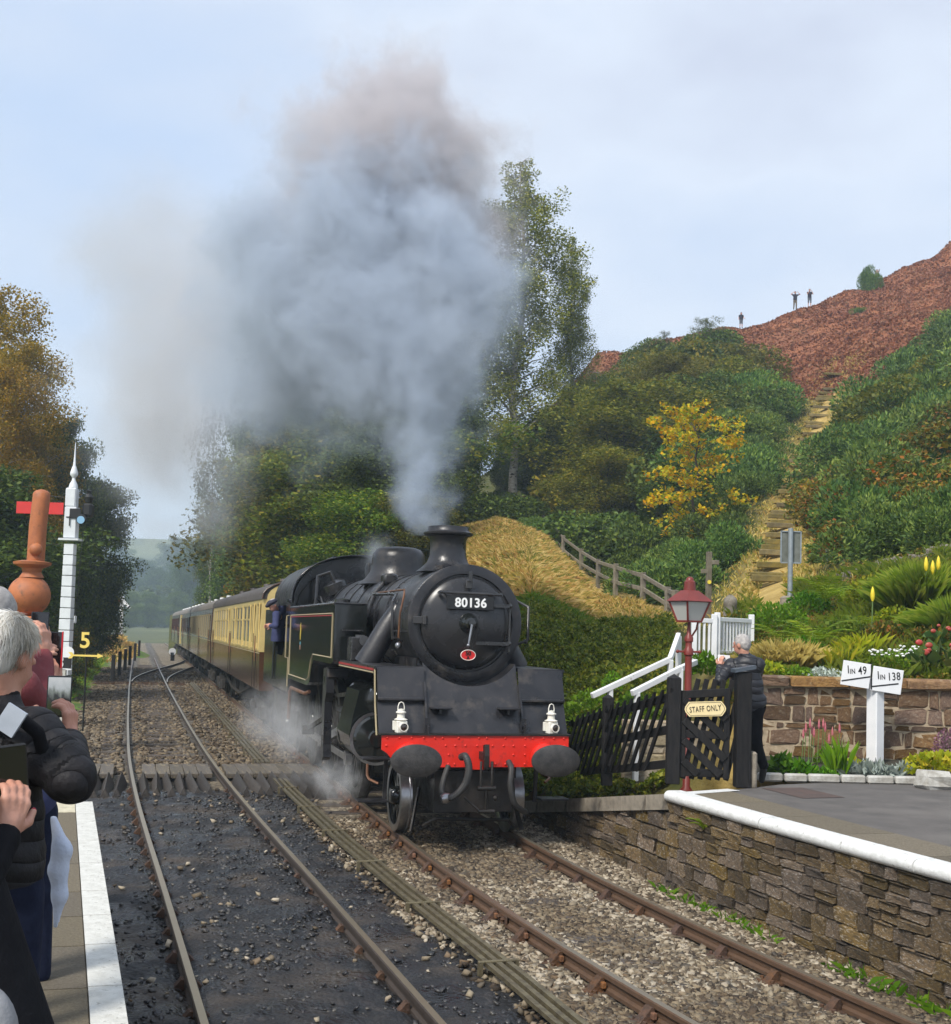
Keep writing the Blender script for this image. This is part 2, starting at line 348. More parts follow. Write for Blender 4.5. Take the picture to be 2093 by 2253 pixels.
def bed_material():
    m = bpy.data.materials.new('track_bed'); m.use_nodes = True
    nt = m.node_tree; b = nt.nodes['Principled BSDF']; N = nt.nodes.new; L = nt.links.new
    tc = N('ShaderNodeTexCoord'); v = N('ShaderNodeTexVoronoi'); v.inputs['Scale'].default_value = 24; L(tc.outputs['Object'], v.inputs['Vector'])
    rp = N('ShaderNodeValToRGB'); sep = N('ShaderNodeSeparateColor'); L(v.outputs['Color'], sep.inputs[0]); L(sep.outputs[0], rp.inputs[0])
    cols = [(0.035, 0.028, 0.022), (0.10, 0.08, 0.055), (0.17, 0.135, 0.09), (0.29, 0.24, 0.165), (0.42, 0.36, 0.26)]
    while len(rp.color_ramp.elements) < 5: rp.color_ramp.elements.new(0.5)
    for i, c in enumerate(cols): rp.color_ramp.elements[i].position = i / 4; rp.color_ramp.elements[i].color = (*c, 1)
    n = N('ShaderNodeTexNoise'); n.inputs['Scale'].default_value = 1.1; n.inputs['Detail'].default_value = 4; L(tc.outputs['Object'], n.inputs['Vector'])
    mr = N('ShaderNodeMapRange'); mr.inputs[1].default_value = 0.35; mr.inputs[2].default_value = 0.7; L(n.outputs['Fac'], mr.inputs[0])
    mb = N('ShaderNodeMix'); mb.data_type = 'RGBA'; mb.blend_type = 'MIX'; mb.inputs[7].default_value = (0.075, 0.055, 0.03, 1)
    q = N('ShaderNodeMath'); q.operation = 'MULTIPLY'; q.inputs[1].default_value = 0.6; L(mr.outputs[0], q.inputs[0]); L(q.outputs[0], mb.inputs[0]); L(rp.outputs[0], mb.inputs[6])
    # oily ground
    n2 = N('ShaderNodeTexNoise'); n2.inputs['Scale'].default_value = 7; n2.inputs['Detail'].default_value = 8; n2.inputs['Roughness'].default_value = 0.68; L(tc.outputs['Object'], n2.inputs['Vector'])
    r2 = N('ShaderNodeValToRGB'); L(n2.outputs['Fac'], r2.inputs[0]); n4 = N('ShaderNodeTexNoise'); n4.inputs['Scale'].default_value = 1.3; n4.inputs['Detail'].default_value = 5; L(tc.outputs['Object'], n4.inputs['Vector']); q4 = N('ShaderNodeMapRange'); q4.inputs[1].default_value = .5; q4.inputs[2].default_value = .68; q4.inputs[4].default_value = .8; L(n4.outputs['Fac'], q4.inputs[0]); m4 = N('ShaderNodeMix'); m4.data_type = 'RGBA'; m4.inputs[7].default_value = (.060, .044, .030, 1); L(q4.outputs[0], m4.inputs[0]); L(r2.outputs[0], m4.inputs[6])
    r2.color_ramp.elements[0].position = 0.36; r2.color_ramp.elements[0].color = (0.005, 0.005, 0.006, 1)
    r2.color_ramp.elements[1].position = 0.72; r2.color_ramp.elements[1].color = (0.042, 0.035, 0.031, 1)
    e = r2.color_ramp.elements.new(0.54); e.color = (0.013, 0.012, 0.012, 1)
    at_ = N('ShaderNodeAttribute'); at_.attribute_name = 'mud'
    mm = N('ShaderNodeMix'); mm.data_type = 'RGBA'; L(at_.outputs['Fac'], mm.inputs[0]); L(mb.outputs[2], mm.inputs[6]); L(m4.outputs[2], mm.inputs[7]); L(mm.outputs[2], b.inputs['Base Color'])
    n3 = N('ShaderNodeTexNoise'); n3.inputs['Scale'].default_value = 2.2; n3.inputs['Detail'].default_value = 6; L(tc.outputs['Object'], n3.inputs['Vector'])
    rr = N('ShaderNodeMapRange'); rr.inputs[1].default_value = 0.4; rr.inputs[2].default_value = 0.62; rr.inputs[3].default_value = 0.20; rr.inputs[4].default_value = 0.72; L(n3.outputs['Fac'], rr.inputs[0])
    rm = N('ShaderNodeMix'); rm.data_type = 'FLOAT'; rm.inputs[2].default_value = 0.92; L(at_.outputs['Fac'], rm.inputs[0]); L(rr.outputs[0], rm.inputs[3]); L(rm.outputs[0], b.inputs['Roughness'])
    b1 = N('ShaderNodeBump'); b1.inputs['Strength'].default_value = 0.8; b1.inputs['Distance'].default_value = 0.03; L(n2.outputs['Fac'], b1.inputs['Height'])
    b2 = N('ShaderNodeBump'); b2.inputs['Strength'].default_value = 0.7; b2.inputs['Distance'].default_value = 0.02; b2.invert = True; L(v.outputs['Distance'], b2.inputs['Height']); L(b1.outputs[0], b2.inputs['Normal']); L(b2.outputs[0], b.inputs['Normal'])
    return m

# ------------------------------------------------------------------ the ground and the bed of the two tracks
g = MB().box((-140, 478, -0.75), (1320, 1085, 0.4)).build('ground', M('rough_grassland', (0.09, 0.10, 0.03), (0.13, 0.12, 0.04), 0.2, 1.0, c3=(0.06, 0.08, 0.025), c3scale=0.05), fix=False); tag(g, kind='structure')
xs = np.concatenate([np.arange(-7.0, 4.2, 0.07)])
ys = [-13.0]
while ys[-1] < 150: ys.append(ys[-1] + (0.075 if ys[-1] < 4 else min(2.5, 0.075 + (ys[-1] - 4) * 0.03)))
ys = np.array(ys); XX, YY = np.meshgrid(xs, ys)
C2 = np.interp(YY, _c2y, _c2); C1 = np.where(YY < 1, 0.0078 * (1 - YY) ** 2, 0.0)
nz1 = fbm(XX * 1.3, YY * 1.3, 3, 4); nz2 = fbm(XX * 6, YY * 6, 5, 4); nz3 = fbm(XX * 0.7 + 9, YY * 0.5, 8, 3)
sm = lambda a, b, x: np.clip((x - a) / (b - a), 0, 1) ** 2 * (3 - 2 * np.clip((x - a) / (b - a), 0, 1))
mud = sm(1.95, 1.35, (XX - C2) + (nz1 - 0.5) * 1.1) * sm(7.0, 5.8, YY)
mud = np.clip(mud + 0.55 * sm(1.9, 1.0, np.abs(XX - C2 - 0.75) * 4) * sm(7, 9, YY) + 0.5 * sm(1.9, 1.0, np.abs(XX - C2 + 0.75) * 4) * sm(7, 9, YY), 0, 1)
ZZ = -0.165 + (nz1 - 0.5) * 0.05 + mud * (0.085 + (nz2 - 0.5) * 0.075 + (nz1 - 0.5) * 0.05)
ZZ += 0.03 * sm(9, 11, YY)
# hollow beside the rails of the muddy track
for off in (-0.75, 0.75): ZZ -= mud * 0.05 * np.exp(-((XX - C2 - off) / 0.10) ** 2)
P0 = OX + XX * cYw - YY * sYw; P1 = OY + XX * sYw + YY * cYw
vv = np.stack([P0, P1, ZZ], -1).reshape(-1, 3); nx, ny = len(xs), len(ys)
ii = np.arange(nx * ny).reshape(ny, nx); qf = np.stack([ii[:-1, :-1], ii[:-1, 1:], ii[1:, 1:], ii[1:, :-1]], -1).reshape(-1, 4)
bed = link('track_bed', npmesh('track_bed', vv, qf, True, {'mud': mud}), bed_material()); tag(bed, kind='structure')
def bedz(x, y):
    i = int(np.clip(np.searchsorted(ys, y), 0, ny - 1)); j = int(np.clip((x + 7.0) / 0.07, 0, nx - 1)); return float(ZZ[i, j])

# loose stones of the ballast: each a crushed lump, joined because nobody could count them
def stones(name, P, size, seed, mat, flat=0.75):
    r = np.random.default_rng(seed); n = len(P)
    base = np.array([(x, y, z) for x in (-1, 1) for y in (-1, 1) for z in (-1, 1)], float) * 0.5
    v = base[None] * (0.55 + 0.9 * r.random((n, 8, 1))) + (r.random((n, 8, 3)) - 0.5) * 0.35
    v *= (size * (0.6 + 0.8 * r.random(n) ** 1.5))[:, None, None] * np.array([1.15, 1.0, flat])
    a = r.random(n) * 6.283; ca, sa = np.cos(a)[:, None], np.sin(a)[:, None]; b = (r.random(n) - 0.5) * 1.4; cb, sb = np.cos(b)[:, None], np.sin(b)[:, None]
    x, z = v[..., 0] * cb + v[..., 2] * sb, -v[..., 0] * sb + v[..., 2] * cb; y = v[..., 1]
    v = np.stack([x * ca - y * sa, x * sa + y * ca, z], -1) + np.asarray(P)[:, None, :]
    fq = np.array([(0, 1, 3, 2), (4, 6, 7, 5), (0, 4, 5, 1), (2, 3, 7, 6), (0, 2, 6, 4), (1, 5, 7, 3)])
    f = (fq[None] + (np.arange(n) * 8)[:, None, None]).reshape(-1, 4)
    o = link(name, npmesh(name, v.reshape(-1, 3), f), mat); tag(o, kind='stuff'); return o
def STONEMAT(name, cols, rough=0.85, spec=0.3):
    m = bpy.data.materials.new(name); m.use_nodes = True; nt = m.node_tree; b = nt.nodes['Principled BSDF']; N = nt.nodes.new; L = nt.links.new
    g = N('ShaderNodeNewGeometry'); rp = N('ShaderNodeValToRGB'); k = len(cols)
    while len(rp.color_ramp.elements) < k: rp.color_ramp.elements.new(0.5)
    for i, c in enumerate(cols): rp.color_ramp.elements[i].position = i / (k - 1); rp.color_ramp.elements[i].color = (*c, 1)
    L(g.outputs['Random Per Island'], rp.inputs[0]); L(rp.outputs[0], b.inputs['Base Color']); b.inputs['Roughness'].default_value = rough; b.inputs['Specular IOR Level'].default_value = spec
    return m
m_pale = STONEMAT('limestone_ballast', [(0.04, 0.030, 0.022), (0.11, 0.083, 0.054), (0.19, 0.15, 0.10), (0.30, 0.25, 0.175), (0.44, 0.38, 0.29), (0.13, 0.083, 0.045)])
m_brown = STONEMAT('brown_ballast', [(0.03, 0.023, 0.017), (0.085, 0.06, 0.038), (0.14, 0.105, 0.066), (0.23, 0.18, 0.115), (0.07, 0.06, 0.05)])
m_black = STONEMAT('oily_ballast', [(0.010, 0.010, 0.012), (0.03, 0.028, 0.03), (0.055, 0.052, 0.052), (0.02, 0.02, 0.02), (0.10, 0.09, 0.075), (0.025, 0.025, 0.028)], 0.42, 0.5)
rg = np.random.default_rng(11)
def scatter(n, x0, x1, y0, y1, keep, near=1.0):
    y = y0 + (y1 - y0) * rg.random(n) ** near; x = x0 + (x1 - x0) * rg.random(n); k = keep(x, y); x, y = x[k], y[k]
    i = np.clip(np.searchsorted(ys, y), 0, ny - 1); j = np.clip(((x + 7.0) / 0.07).astype(int), 0, nx - 1)
    return np.stack([OX + x * cYw - y * sYw, OY + x * sYw + y * cYw, ZZ[i, j] + 0.008], -1), mud[i, j], x, y
c1v = lambda y: np.where(y < 1, 0.0078 * (1 - y) ** 2, 0.0)
def on_sleeper(x, y, w=0.11): return (np.abs(((y + 40.0) % 0.76) - 0.38) < w) & (np.abs(x - c1v(y)) < 1.3)
def keep_pale(x, y):
    xc = x - c1v(y); r = rg.random(len(x)); rail = (np.abs(np.abs(xc) - 0.75) < 0.07)
    return (xc > -1.75) & (xc < 1.62) & ~rail & (~on_sleeper(x, y) | (r < 0.75)) & ((xc > -0.7) | (r < 0.75))
P, md, sx, sy = scatter(80000, -1.9, 2.3, -7.2, 3.5, keep_pale, 1.25)
k = rg.random(len(P)) > md * 0.9
br = fbm(sx[k] * .9, sy[k] * .7, 51, 3) + .25 * np.exp(-((sx[k] - c1v(sy[k])) / .35) ** 2) * (sy[k] > -4) + (rg.random(k.sum()) - .5) * .25; br = br > .56
stones('ballast_gravel', P[k][~br], 0.039, 3, m_pale); stones('ballast_gravel', P[k][br], 0.037, 13, m_brown)
P, md, sx, sy = scatter(8000, -4.6, -0.9, -9.5, 6.0, lambda x, y: (rg.random(len(x)) < 0.35 + 0.6 * (fbm(x * 1.1, y * 0.6, 21, 3) > 0.52)), 1.0)
xo = sx - np.interp(sy, _c2y, _c2); k = (np.abs(np.abs(xo) - 0.75) > 0.06) & (md > 0.25) & (xo > -1.4)
stones('oily_gravel', P[k] - np.array([0, 0, .008]), 0.030, 4, m_black, 0.5)
k2 = k & (rg.random(len(P)) < 0.02 + 0.10 * (fbm(sx * 1.6, sy * 1.6, 31, 2) > 0.62)); stones('pale_gravel', P[k2] + np.array([0, 0, 0.012]), 0.04, 5, m_pale, 0.6)
P, md, sx, sy = scatter(26000, -6.6, 2.4, 8.6, 60.0, lambda x, y: (rg.random(len(x)) < 0.9), 1.6)
xo = sx - np.interp(sy, _c2y, _c2); k = (np.abs(np.abs(xo) - 0.75) > 0.12) & (np.abs(np.abs(sx) - 0.75) > 0.1)
stones('brown_gravel', P[k], 0.06, 6, m_brown)

# ------------------------------------------------------------------ rails, chairs and sleepers
HEAD = [(-0.034, -0.010), (-0.026, 0.0), (0.026, 0.0), (0.034, -0.010), (0.034, -0.042), (0.012, -0.056), (0.010, -0.100), (0.034, -0.116), (0.034, -0.145), (-0.034, -0.145), (-0.034, -0.116), (-0.010, -0.100), (-0.012, -0.056), (-0.034, -0.042)]
def rail(name, cx, off, y0, y1, mat, parent, step=0.8, cz=0.0):
    n = max(2, int((y1 - y0) / step)); mb = MB(); rows = []
    for i in range(n + 1):
        y = y0 + (y1 - y0) * i / n; x = cx(y) + off; dx = (cx(y + 0.2) - cx(y - 0.2)) / 0.4; a = -math.atan(dx)
        rows.append([T(x + px * math.cos(a), y + px * math.sin(a), pz + cz) for px, pz in HEAD])
    k = len(HEAD); vs = [p for r in rows for p in r]
    fs = [(i * k + j, i * k + (j + 1) % k, (i + 1) * k + (j + 1) % k, (i + 1) * k + j) for i in range(n) for j in range(k)] + [tuple(range(k)), tuple(n * k + j for j in range(k))[::-1]]
    mb.add(vs, fs); return mb.build(name, mat, parent)
def railmat(name, side, top):
    """rolled steel: bright where the wheels run (upward faces), rusted on the web"""
    m = bpy.data.materials.new(name); m.use_nodes = True; nt = m.node_tree; b = nt.nodes['Principled BSDF']; N = nt.nodes.new; L = nt.links.new
    g = N('ShaderNodeNewGeometry'); sx_ = N('ShaderNodeSeparateXYZ'); L(g.outputs['True Normal'], sx_.inputs[0])
    mr = N('ShaderNodeMapRange'); mr.inputs[1].default_value = 0.9; mr.inputs[2].default_value = 0.97; L(sx_.outputs['Z'], mr.inputs[0])
    ps = N('ShaderNodeSeparateXYZ'); L(g.outputs['Position'], ps.inputs[0]); gt = N('ShaderNodeMath'); gt.operation = 'GREATER_THAN'; gt.inputs[1].default_value = -0.02; L(ps.outputs['Z'], gt.inputs[0])
    f = N('ShaderNodeMath'); f.operation = 'MULTIPLY'; L(mr.outputs[0], f.inputs[0]); L(gt.outputs[0], f.inputs[1])
    tc = N('ShaderNodeTexCoord'); n = N('ShaderNodeTexNoise'); n.inputs['Scale'].default_value = 14; n.inputs['Detail'].default_value = 5; L(tc.outputs['Object'], n.inputs['Vector'])
    mc = N('ShaderNodeMix'); mc.data_type = 'RGBA'; mc.inputs[6].default_value = (*side, 1); mc.inputs[7].default_value = (side[0] * 0.45, side[1] * 0.45, side[2] * 0.5, 1); L(n.outputs['Fac'], mc.inputs[0])
    mt = N('ShaderNodeMix'); mt.data_type = 'RGBA'; mt.inputs[7].default_value = (*top, 1); L(f.outputs[0], mt.inputs[0]); L(mc.outputs[2], mt.inputs[6]); L(mt.outputs[2], b.inputs['Base Color'])
    me = N('ShaderNodeMath'); me.operation = 'MULTIPLY'; me.inputs[1].default_value = 0.85; L(f.outputs[0], me.inputs[0]); L(me.outputs[0], b.inputs['Metallic'])
    ro = N('ShaderNodeMapRange'); ro.inputs[3].default_value = 0.75; ro.inputs[4].default_value = 0.36; L(f.outputs[0], ro.inputs[0]); L(ro.outputs[0], b.inputs['Roughness'])
    return m
mr1 = railmat('bright_rail', (0.12, 0.065, 0.033), (0.40, 0.33, 0.24)); mr2 = railmat('grimy_rail', (0.055, 0.04, 0.03), (0.42, 0.34, 0.23)); mr3 = railmat('rusty_rail', (0.10, 0.055, 0.03), (0.20, 0.12, 0.07))
main = thing('railway_track', 'main railway track under the steam train, on pale ballast', None, T(0, 0, 0), kind='structure')
loopt = thing('railway_track', 'second railway track with oily black ground between its rails', None, T(c2(0), 0, 0), kind='structure')
def par(o, p):                                            # keep world place under a parent that only has a location
    o.parent = p; o.location = Vector(o.location) - Vector(p.location); return o
for off in (-0.755, 0.755):
    par(rail('rail', c1, off, -13, 150, mr1, None), main)
    par(rail('rail', c2, off, -13, 52, mr2, None), loopt)
    par(rail('rail', c2, off, 52.05, 78, mr3, None), loopt)
sl = MB().box((0, 0, -0.235), (2.6, 0.25, 0.14), 0, 0.015).build('sleeper', m_sleeper)
ch = MB().box((0, 0, -0.150), (0.36, 0.19, 0.03), 0, 0.008)
ch.prism([(-0.16, -0.14), (-0.036, -0.14), (-0.036, -0.035), (-0.06, -0.03), (-0.085, -0.06)], (0, 0, 0), (1, 0, 0), (0, 0, 1), (0, 1, 0), -0.045, 0.045)
ch.prism([(0.14, -0.14), (0.036, -0.14), (0.036, -0.06), (0.06, -0.055)], (0, 0, 0), (1, 0, 0), (0, 0, 1), (0, 1, 0), -0.04, 0.04)
for dx, dy in ((-0.13, 0.07), (-0.13, -0.07), (0.13, 0.07), (0.13, -0.07)): ch.lathe([(0.018, -0.14), (0.018, -0.115), (0.0, -0.11)], (dx, dy, 0), n=6)
chair = ch.build('rail_chair', m_rust)
key = MB().box((-0.052, 0, -0.085), (0.036, 0.16, 0.05), 0, 0.006).build('rail_key', m_key)
first = True
def put(o, x, y, z, a, parent):
    c = o.copy(); COL.objects.link(c); c.parent = parent; c.location = T(x, y, z) - Vector(parent.location); c.rotation_euler = (0, 0, YAW + a); return c
for i in range(-14, 60):
    y = i * 0.76 + 0.34; a = math.atan((c1(y + .2) - c1(y - .2)) / -0.4)
    if y > 33: break
    put(sl, c1(y), y, 0.014 if y < 9 else 0.02, a, main)
    if y < 12:
        for sgn in (-1, 1):
            cc = put(chair, c1(y) + sgn * 0.755, y, 0, a + (0 if sgn < 0 else math.pi), main)
            kk = twin(key, cc, (0, 0.0, 0), (0, 0, 0))
for i in range(-10, 100):
    y = i * 0.76 + 0.1; a = math.atan((c2(y + .2) - c2(y - .2)) / -0.4)
    if y < 6.5: 
        if i % 1 == 0:
            for sgn in (-1, 1): put(chair, c2(y) + sgn * 0.755, y, -0.012, a + (0 if sgn < 0 else math.pi), loopt)
        continue
    if y < 10 or y > 66: continue
    put(sl, c2(y), y, 0.065 if i % 3 else 0.075, a, loopt)
for o in (sl, chair, key): bpy.data.objects.remove(o)
# the points: two curved rails that lead from the second track over to the main one, and the crossing of the siding
pt = thing('rail_points', 'curved switch rails joining the second track to the main track', None, T(-3, 45, 0), kind='structure')
def cross(off):
    return lambda y: c2(y) + off + (0.0 if y < 40 else (3.65 * (lambda t: t * t * (3 - 2 * t))((y - 40) / 40.0)))
for off in (-0.68, 0.83):
    o = rail('rail', cross(off), 0, 41, 78, mr2, None, 0.8, 0.003); par(o, pt)
sb = MB(); 
for yy in (40.4, 41.6): sb.bar(T(c2(yy) - 2.2, yy, -0.08), T(c2(yy) + 1.6, yy, -0.08), 0.09, 0.05)
par(sb.build('stretcher_rod', m_rust), pt)
fp = MB().box((-.02, 0, -.078), (.016, .52, .07), 0, .006)
for q_ in (-.19, -.07, .07, .19): fp.lathe([(.02, 0), (.02, .02), (.012, .035)], (-.028, q_, -.078), (-1, 0, 0), 6)
fpo = fp.build('fishplate', m_rust)
for sgn, y_ in ((-1, -2.75), (1, -2.6), (-1, 9.9)): put(fpo, c1(y_) + sgn * .755, y_, 0, 0 if sgn < 0 else math.pi, main)
bpy.data.objects.remove(fpo)
# point rodding between the tracks: three steel channels on stools
RODX = [(-13, -0.75), (-6, -1.2), (-4.75, -1.24), (-2, -1.41), (1, -1.55), (5.5, -1.66), (10, -1.7), (26, -1.72), (44, -1.75)]
rodx = lambda y: interp(RODX, y)
rd = thing('point_rodding', 'three parallel point rods on low stools between the two tracks', 'point rodding', T(rodx(0), 0, -0.1))
for k in (-1, 0, 1):
    mb = MB(); pts = [y for y in np.linspace(-12, 6.8, 20)]
    for a, b in zip(pts[:-1], pts[1:]): mb.bar(T(rodx(a) + k * 0.085, a, 0.005), T(rodx(b) + k * 0.085, b, 0.005), 0.045, 0.032)
    pts = [y for y in np.linspace(9.3, 40, 20)]
    for a, b in zip(pts[:-1], pts[1:]): mb.bar(T(rodx(a) + k * 0.085, a, 0.005), T(rodx(b) + k * 0.085, b, 0.005), 0.045, 0.032)
    par(mb.build('rod', m_rod), rd)
stl = MB(); stl.box((0, 0, 0.022), (0.34, 0.03, 0.022), 0, 0.006); stl.box((-0.15, 0, -0.05), (0.03, 0.05, 0.13)); stl.box((0.15, 0, -0.05), (0.03, 0.05, 0.13)); stl.box((0, 0, -0.12), (0.42, 0.16, 0.05), 0, 0.01)
for x in (-0.085, 0, 0.085): stl.lathe([(0.028, -0.012), (0.028, 0.012)], (x, 0.03, 0.0), (0, 1, 0), 8)
so_ = stl.build('stool', m_rod)
for i in range(-5, 18):
    y = i * 2.05 - 0.55
    if 6.8 < y < 9.3: continue
    put(so_, rodx(y), y, 0.0, 0.05, rd)
bpy.data.objects.remove(so_)

# ------------------------------------------------------------------ boarded foot crossing with its guard of triangular timbers
cr_ = thing('foot_crossing', 'boarded foot crossing of dark timber planks over both tracks', 'crossing', T(-3, 8.4, -0.1))
pl = MB().box((0, 0, 0), (0.23, 1.5, 0.08), 0, 0.008).build('plank', m_plank)
x = c2(8.3) - 2.35
while x < 1.2:
    xc = x - c2(8.4); xm = x
    if abs(abs(xc) - 0.75) > 0.17 and abs(abs(xm) - 0.755) > 0.17:
        put(pl, x, 8.45 + RNG.uniform(-0.02, 0.02), -0.045 + RNG.uniform(-0.006, 0.006), RNG.uniform(-0.01, 0.01), cr_)
    x += 0.238
bpy.data.objects.remove(pl)
cg = thing('cattle_guard', 'row of dark triangular timbers lying before the foot crossing', 'cattle guard', T(-3, 6.7, -0.15))
tri = MB().prism([(-0.10, -0.10), (0.10, -0.10), (0.0, 0.11)], (0, 0, 0), (1, 0, 0), (0, 0, 1), (0, 1, 0), -1.05, 1.05)
ga = tri.build('timber', m_guard); gb = ga.copy(); gb.data = ga.data.copy(); gb.data.materials[0] = m_guard2
x = c2(6.6) - 1.75; n = 0
while x < -0.95:
    xc = x - c2(6.7)
    if abs(abs(xc) - 0.75) > 0.16:
        put(gb if n < 2 else ga, x, 6.62 + RNG.uniform(-0.05, 0.05), -0.065, RNG.uniform(-0.03, 0.03) + 0.0, cg)
    x += 0.195; n += 1
bpy.data.objects.remove(ga); bpy.data.objects.remove(gb)

# ------------------------------------------------------------------ stone walls: every stone a part
def unit_stones(k, seed):
    r = random.Random(seed); res = []
    for i in range(k):
        mb = MB().box((0, 0, 0), (1, 1, 1), 0, 0.09)
        mb.v = [(x + r.uniform(-.07, .07), y + r.uniform(-.16, .12) * (1 if y < 0 else 0), z + r.uniform(-.08, .08)) for x, y, z in mb.v]
        me = bpy.data.meshes.new('stone'); me.from_pydata(mb.v, [], mb.f); res.append(me)
    return res
def stone_wall(parent, PT, length, height, hmin, hmax, wmin, wmax, mat, seed, depth=0.16, limit=300, face=0.0, zfun=None, gap=.010):
    """PT(s, h) -> world point and yaw of the wall there; stones laid in uneven courses"""
    r = random.Random(seed); us = unit_stones(7, seed); n = 0
    for me in us: me.materials.append(mat)
    h = 0.0
    while h < height - 0.02:
        ch_ = min(r.uniform(hmin, hmax), height - h)
        if height - h - ch_ < hmin * 0.6: ch_ = height - h
        s = -r.uniform(0, wmax * 0.5)
        while s < length:
            w = r.uniform(wmin, wmax); s1 = min(s + w, length); s0 = max(s, 0)
            if s1 - s0 > 0.05:
                parts = [(h, ch_)]
                if ch_ > hmax * 0.75 and r.random() < 0.35: k = r.uniform(.4, .6); parts = [(h, ch_ * k), (h + ch_ * k, ch_ * (1 - k))]
                for hh, cc in parts:
                    if zfun and hh + cc * 0.5 > zfun((s0 + s1) / 2): continue
                    p, a = PT((s0 + s1) / 2, hh + cc / 2)
                    if n < limit:
                        o = bpy.data.objects.new('stone', us[r.randrange(7)]); COL.objects.link(o); o.parent = parent
                        off = r.uniform(-0.012, 0.016) + face; nrm = Vector((math.sin(a), -math.cos(a), 0))
                        o.location = p + nrm * (off - depth / 2) - Vector(parent.location); o.rotation_euler = (r.uniform(-.02, .02), r.uniform(-.025, .025), a)
                        o.scale = (s1 - s0 - gap, depth, cc - gap * .85); n += 1
            s += w
        h += ch_
    return n

# ------------------------------------------------------------------ right platform
PZ = 0.9
ex = lambda y: c1(y) + 1.56                                  # face of the platform wall
pr = thing('platform', 'right hand platform with white rounded edge and stone face', None, T(3, -5, 0), kind='structure')
RT = -1.55                                                   # where the ramp starts (y in the railway frame)
yy = np.linspace(-13, RT, 40)
rows = []
for y in yy: rows.append([T(ex(y) + 0.72, y, PZ), T(ex(y) + 2, y, PZ + 0.004), T(ex(y) + 9, y, PZ + 0.02), T(ex(y) + 18, y, PZ + 0.02)])
rows.append([T(ex(RT) + 0.72, RT + 0.01, PZ), T(3.3, RT + 0.5, PZ), T(12, RT + 2.2, PZ), T(20, RT + 4, PZ)])
tm = MB().grid(rows).build('tarmac_surface', m_tarmac, fix=False); par(tm, pr)
# patch of redder tarmac, and the painted bar at the top of the ramp
q = [gp(1480, 1531, PZ + 0.006), gp(1560, 1530, PZ + 0.008), gp(1642, 1549, PZ + 0.008), gp(1560, 1551, PZ + 0.006)]
par(MB().add(q, [(0, 1, 2, 3)]).build('tarmac_patch', M('red_tarmac', (0.10, 0.062, 0.05), (0.07, 0.05, 0.042), 6, 0.9, bump=0.4, bscale=120), fix=False), pr)
q = [T(ex(RT) + 0.1, RT - 0.14, PZ + 0.01), T(ex(RT) + 0.78, RT + 0.10, PZ + 0.010), T(ex(RT) + 0.85, RT - 0.06, PZ + 0.010), T(ex(RT) + 0.1, RT - 0.32, PZ + 0.01)]
par(MB().add(q, [(0, 1, 2, 3)]).build('painted_bar', m_paint_w, fix=False), pr)
y = RT - 0.05; lens = [0.85, 0.95, 1.0, 1.05, 0.95, 1.0, 1.0, 1.0, 1.0, 1.0]; k = 0
while y > -12.5:
    l = lens[k % 10]; y0, y1 = y - l + 0.012, y
    vs = [T(ex(a) + b, a, z) for z in (PZ - 0.08, PZ + 0.006) for a, b in ((y0, 0.17), (y0, 0.712), (y1, 0.712), (y1, 0.17))]
    o = MB().add(vs, [(0, 1, 2, 3), (4, 5, 6, 7), (0, 1, 5, 4), (1, 2, 6, 5), (2, 3, 7, 6), (3, 0, 4, 7)]).build('paving_slab', m_slab, origin=T(ex(y), y, PZ)); par(o, pr)
    y -= l; k += 1
# rounded white coping
prof = [(0.175, PZ + 0.012)] + [(-0.03 + 0.060 - 0.060 * math.sin(t), PZ - 0.048 + 0.060 * math.cos(t)) for t in np.linspace(0, math.pi * 0.95, 9)] + [(0.05, PZ - 0.112), (0.175, PZ - 0.112)]
y = RT
for l in (1.9, 2.1, 1.95, 2.05, 2.0, 2.0, 2.0):
    rows = []
    for i in range(7):
        a = y - 0.01 - (l - 0.014) * i / 6; rows.append([T(ex(a) + px - 0.02, a, pz) for px, pz in prof])
    mb = MB().grid(rows); nP = len(prof); mb.f += [tuple(range(nP)), tuple(6 * nP + j for j in range(nP))[::-1]]
    o = mb.build('coping_stone', m_paint_w, smooth=50, origin=T(ex(y), y, PZ)); par(o, pr); y -= l
# wall below
wy = lambda s: RT - s
def PTr(s, h):
    y = wy(s); return T(ex(y) + 0.0, y, -0.22 + h), YAW - math.pi / 2 + math.atan((c1(y + .2) - c1(y - .2)) / -0.4)
mb = MB().grid([[T(ex(y) + 0.045, y, -0.4), T(ex(y) + 0.045, y, PZ - 0.11)] for y in np.linspace(-13, RT, 30)]); par(mb.build('wall_core', m_mortar_d, fix=False), pr)
stone_wall(pr, PTr, 8.2, PZ - 0.112 + 0.22, 0.075, 0.21, 0.12, 0.42, m_stone2, 5, limit=296)
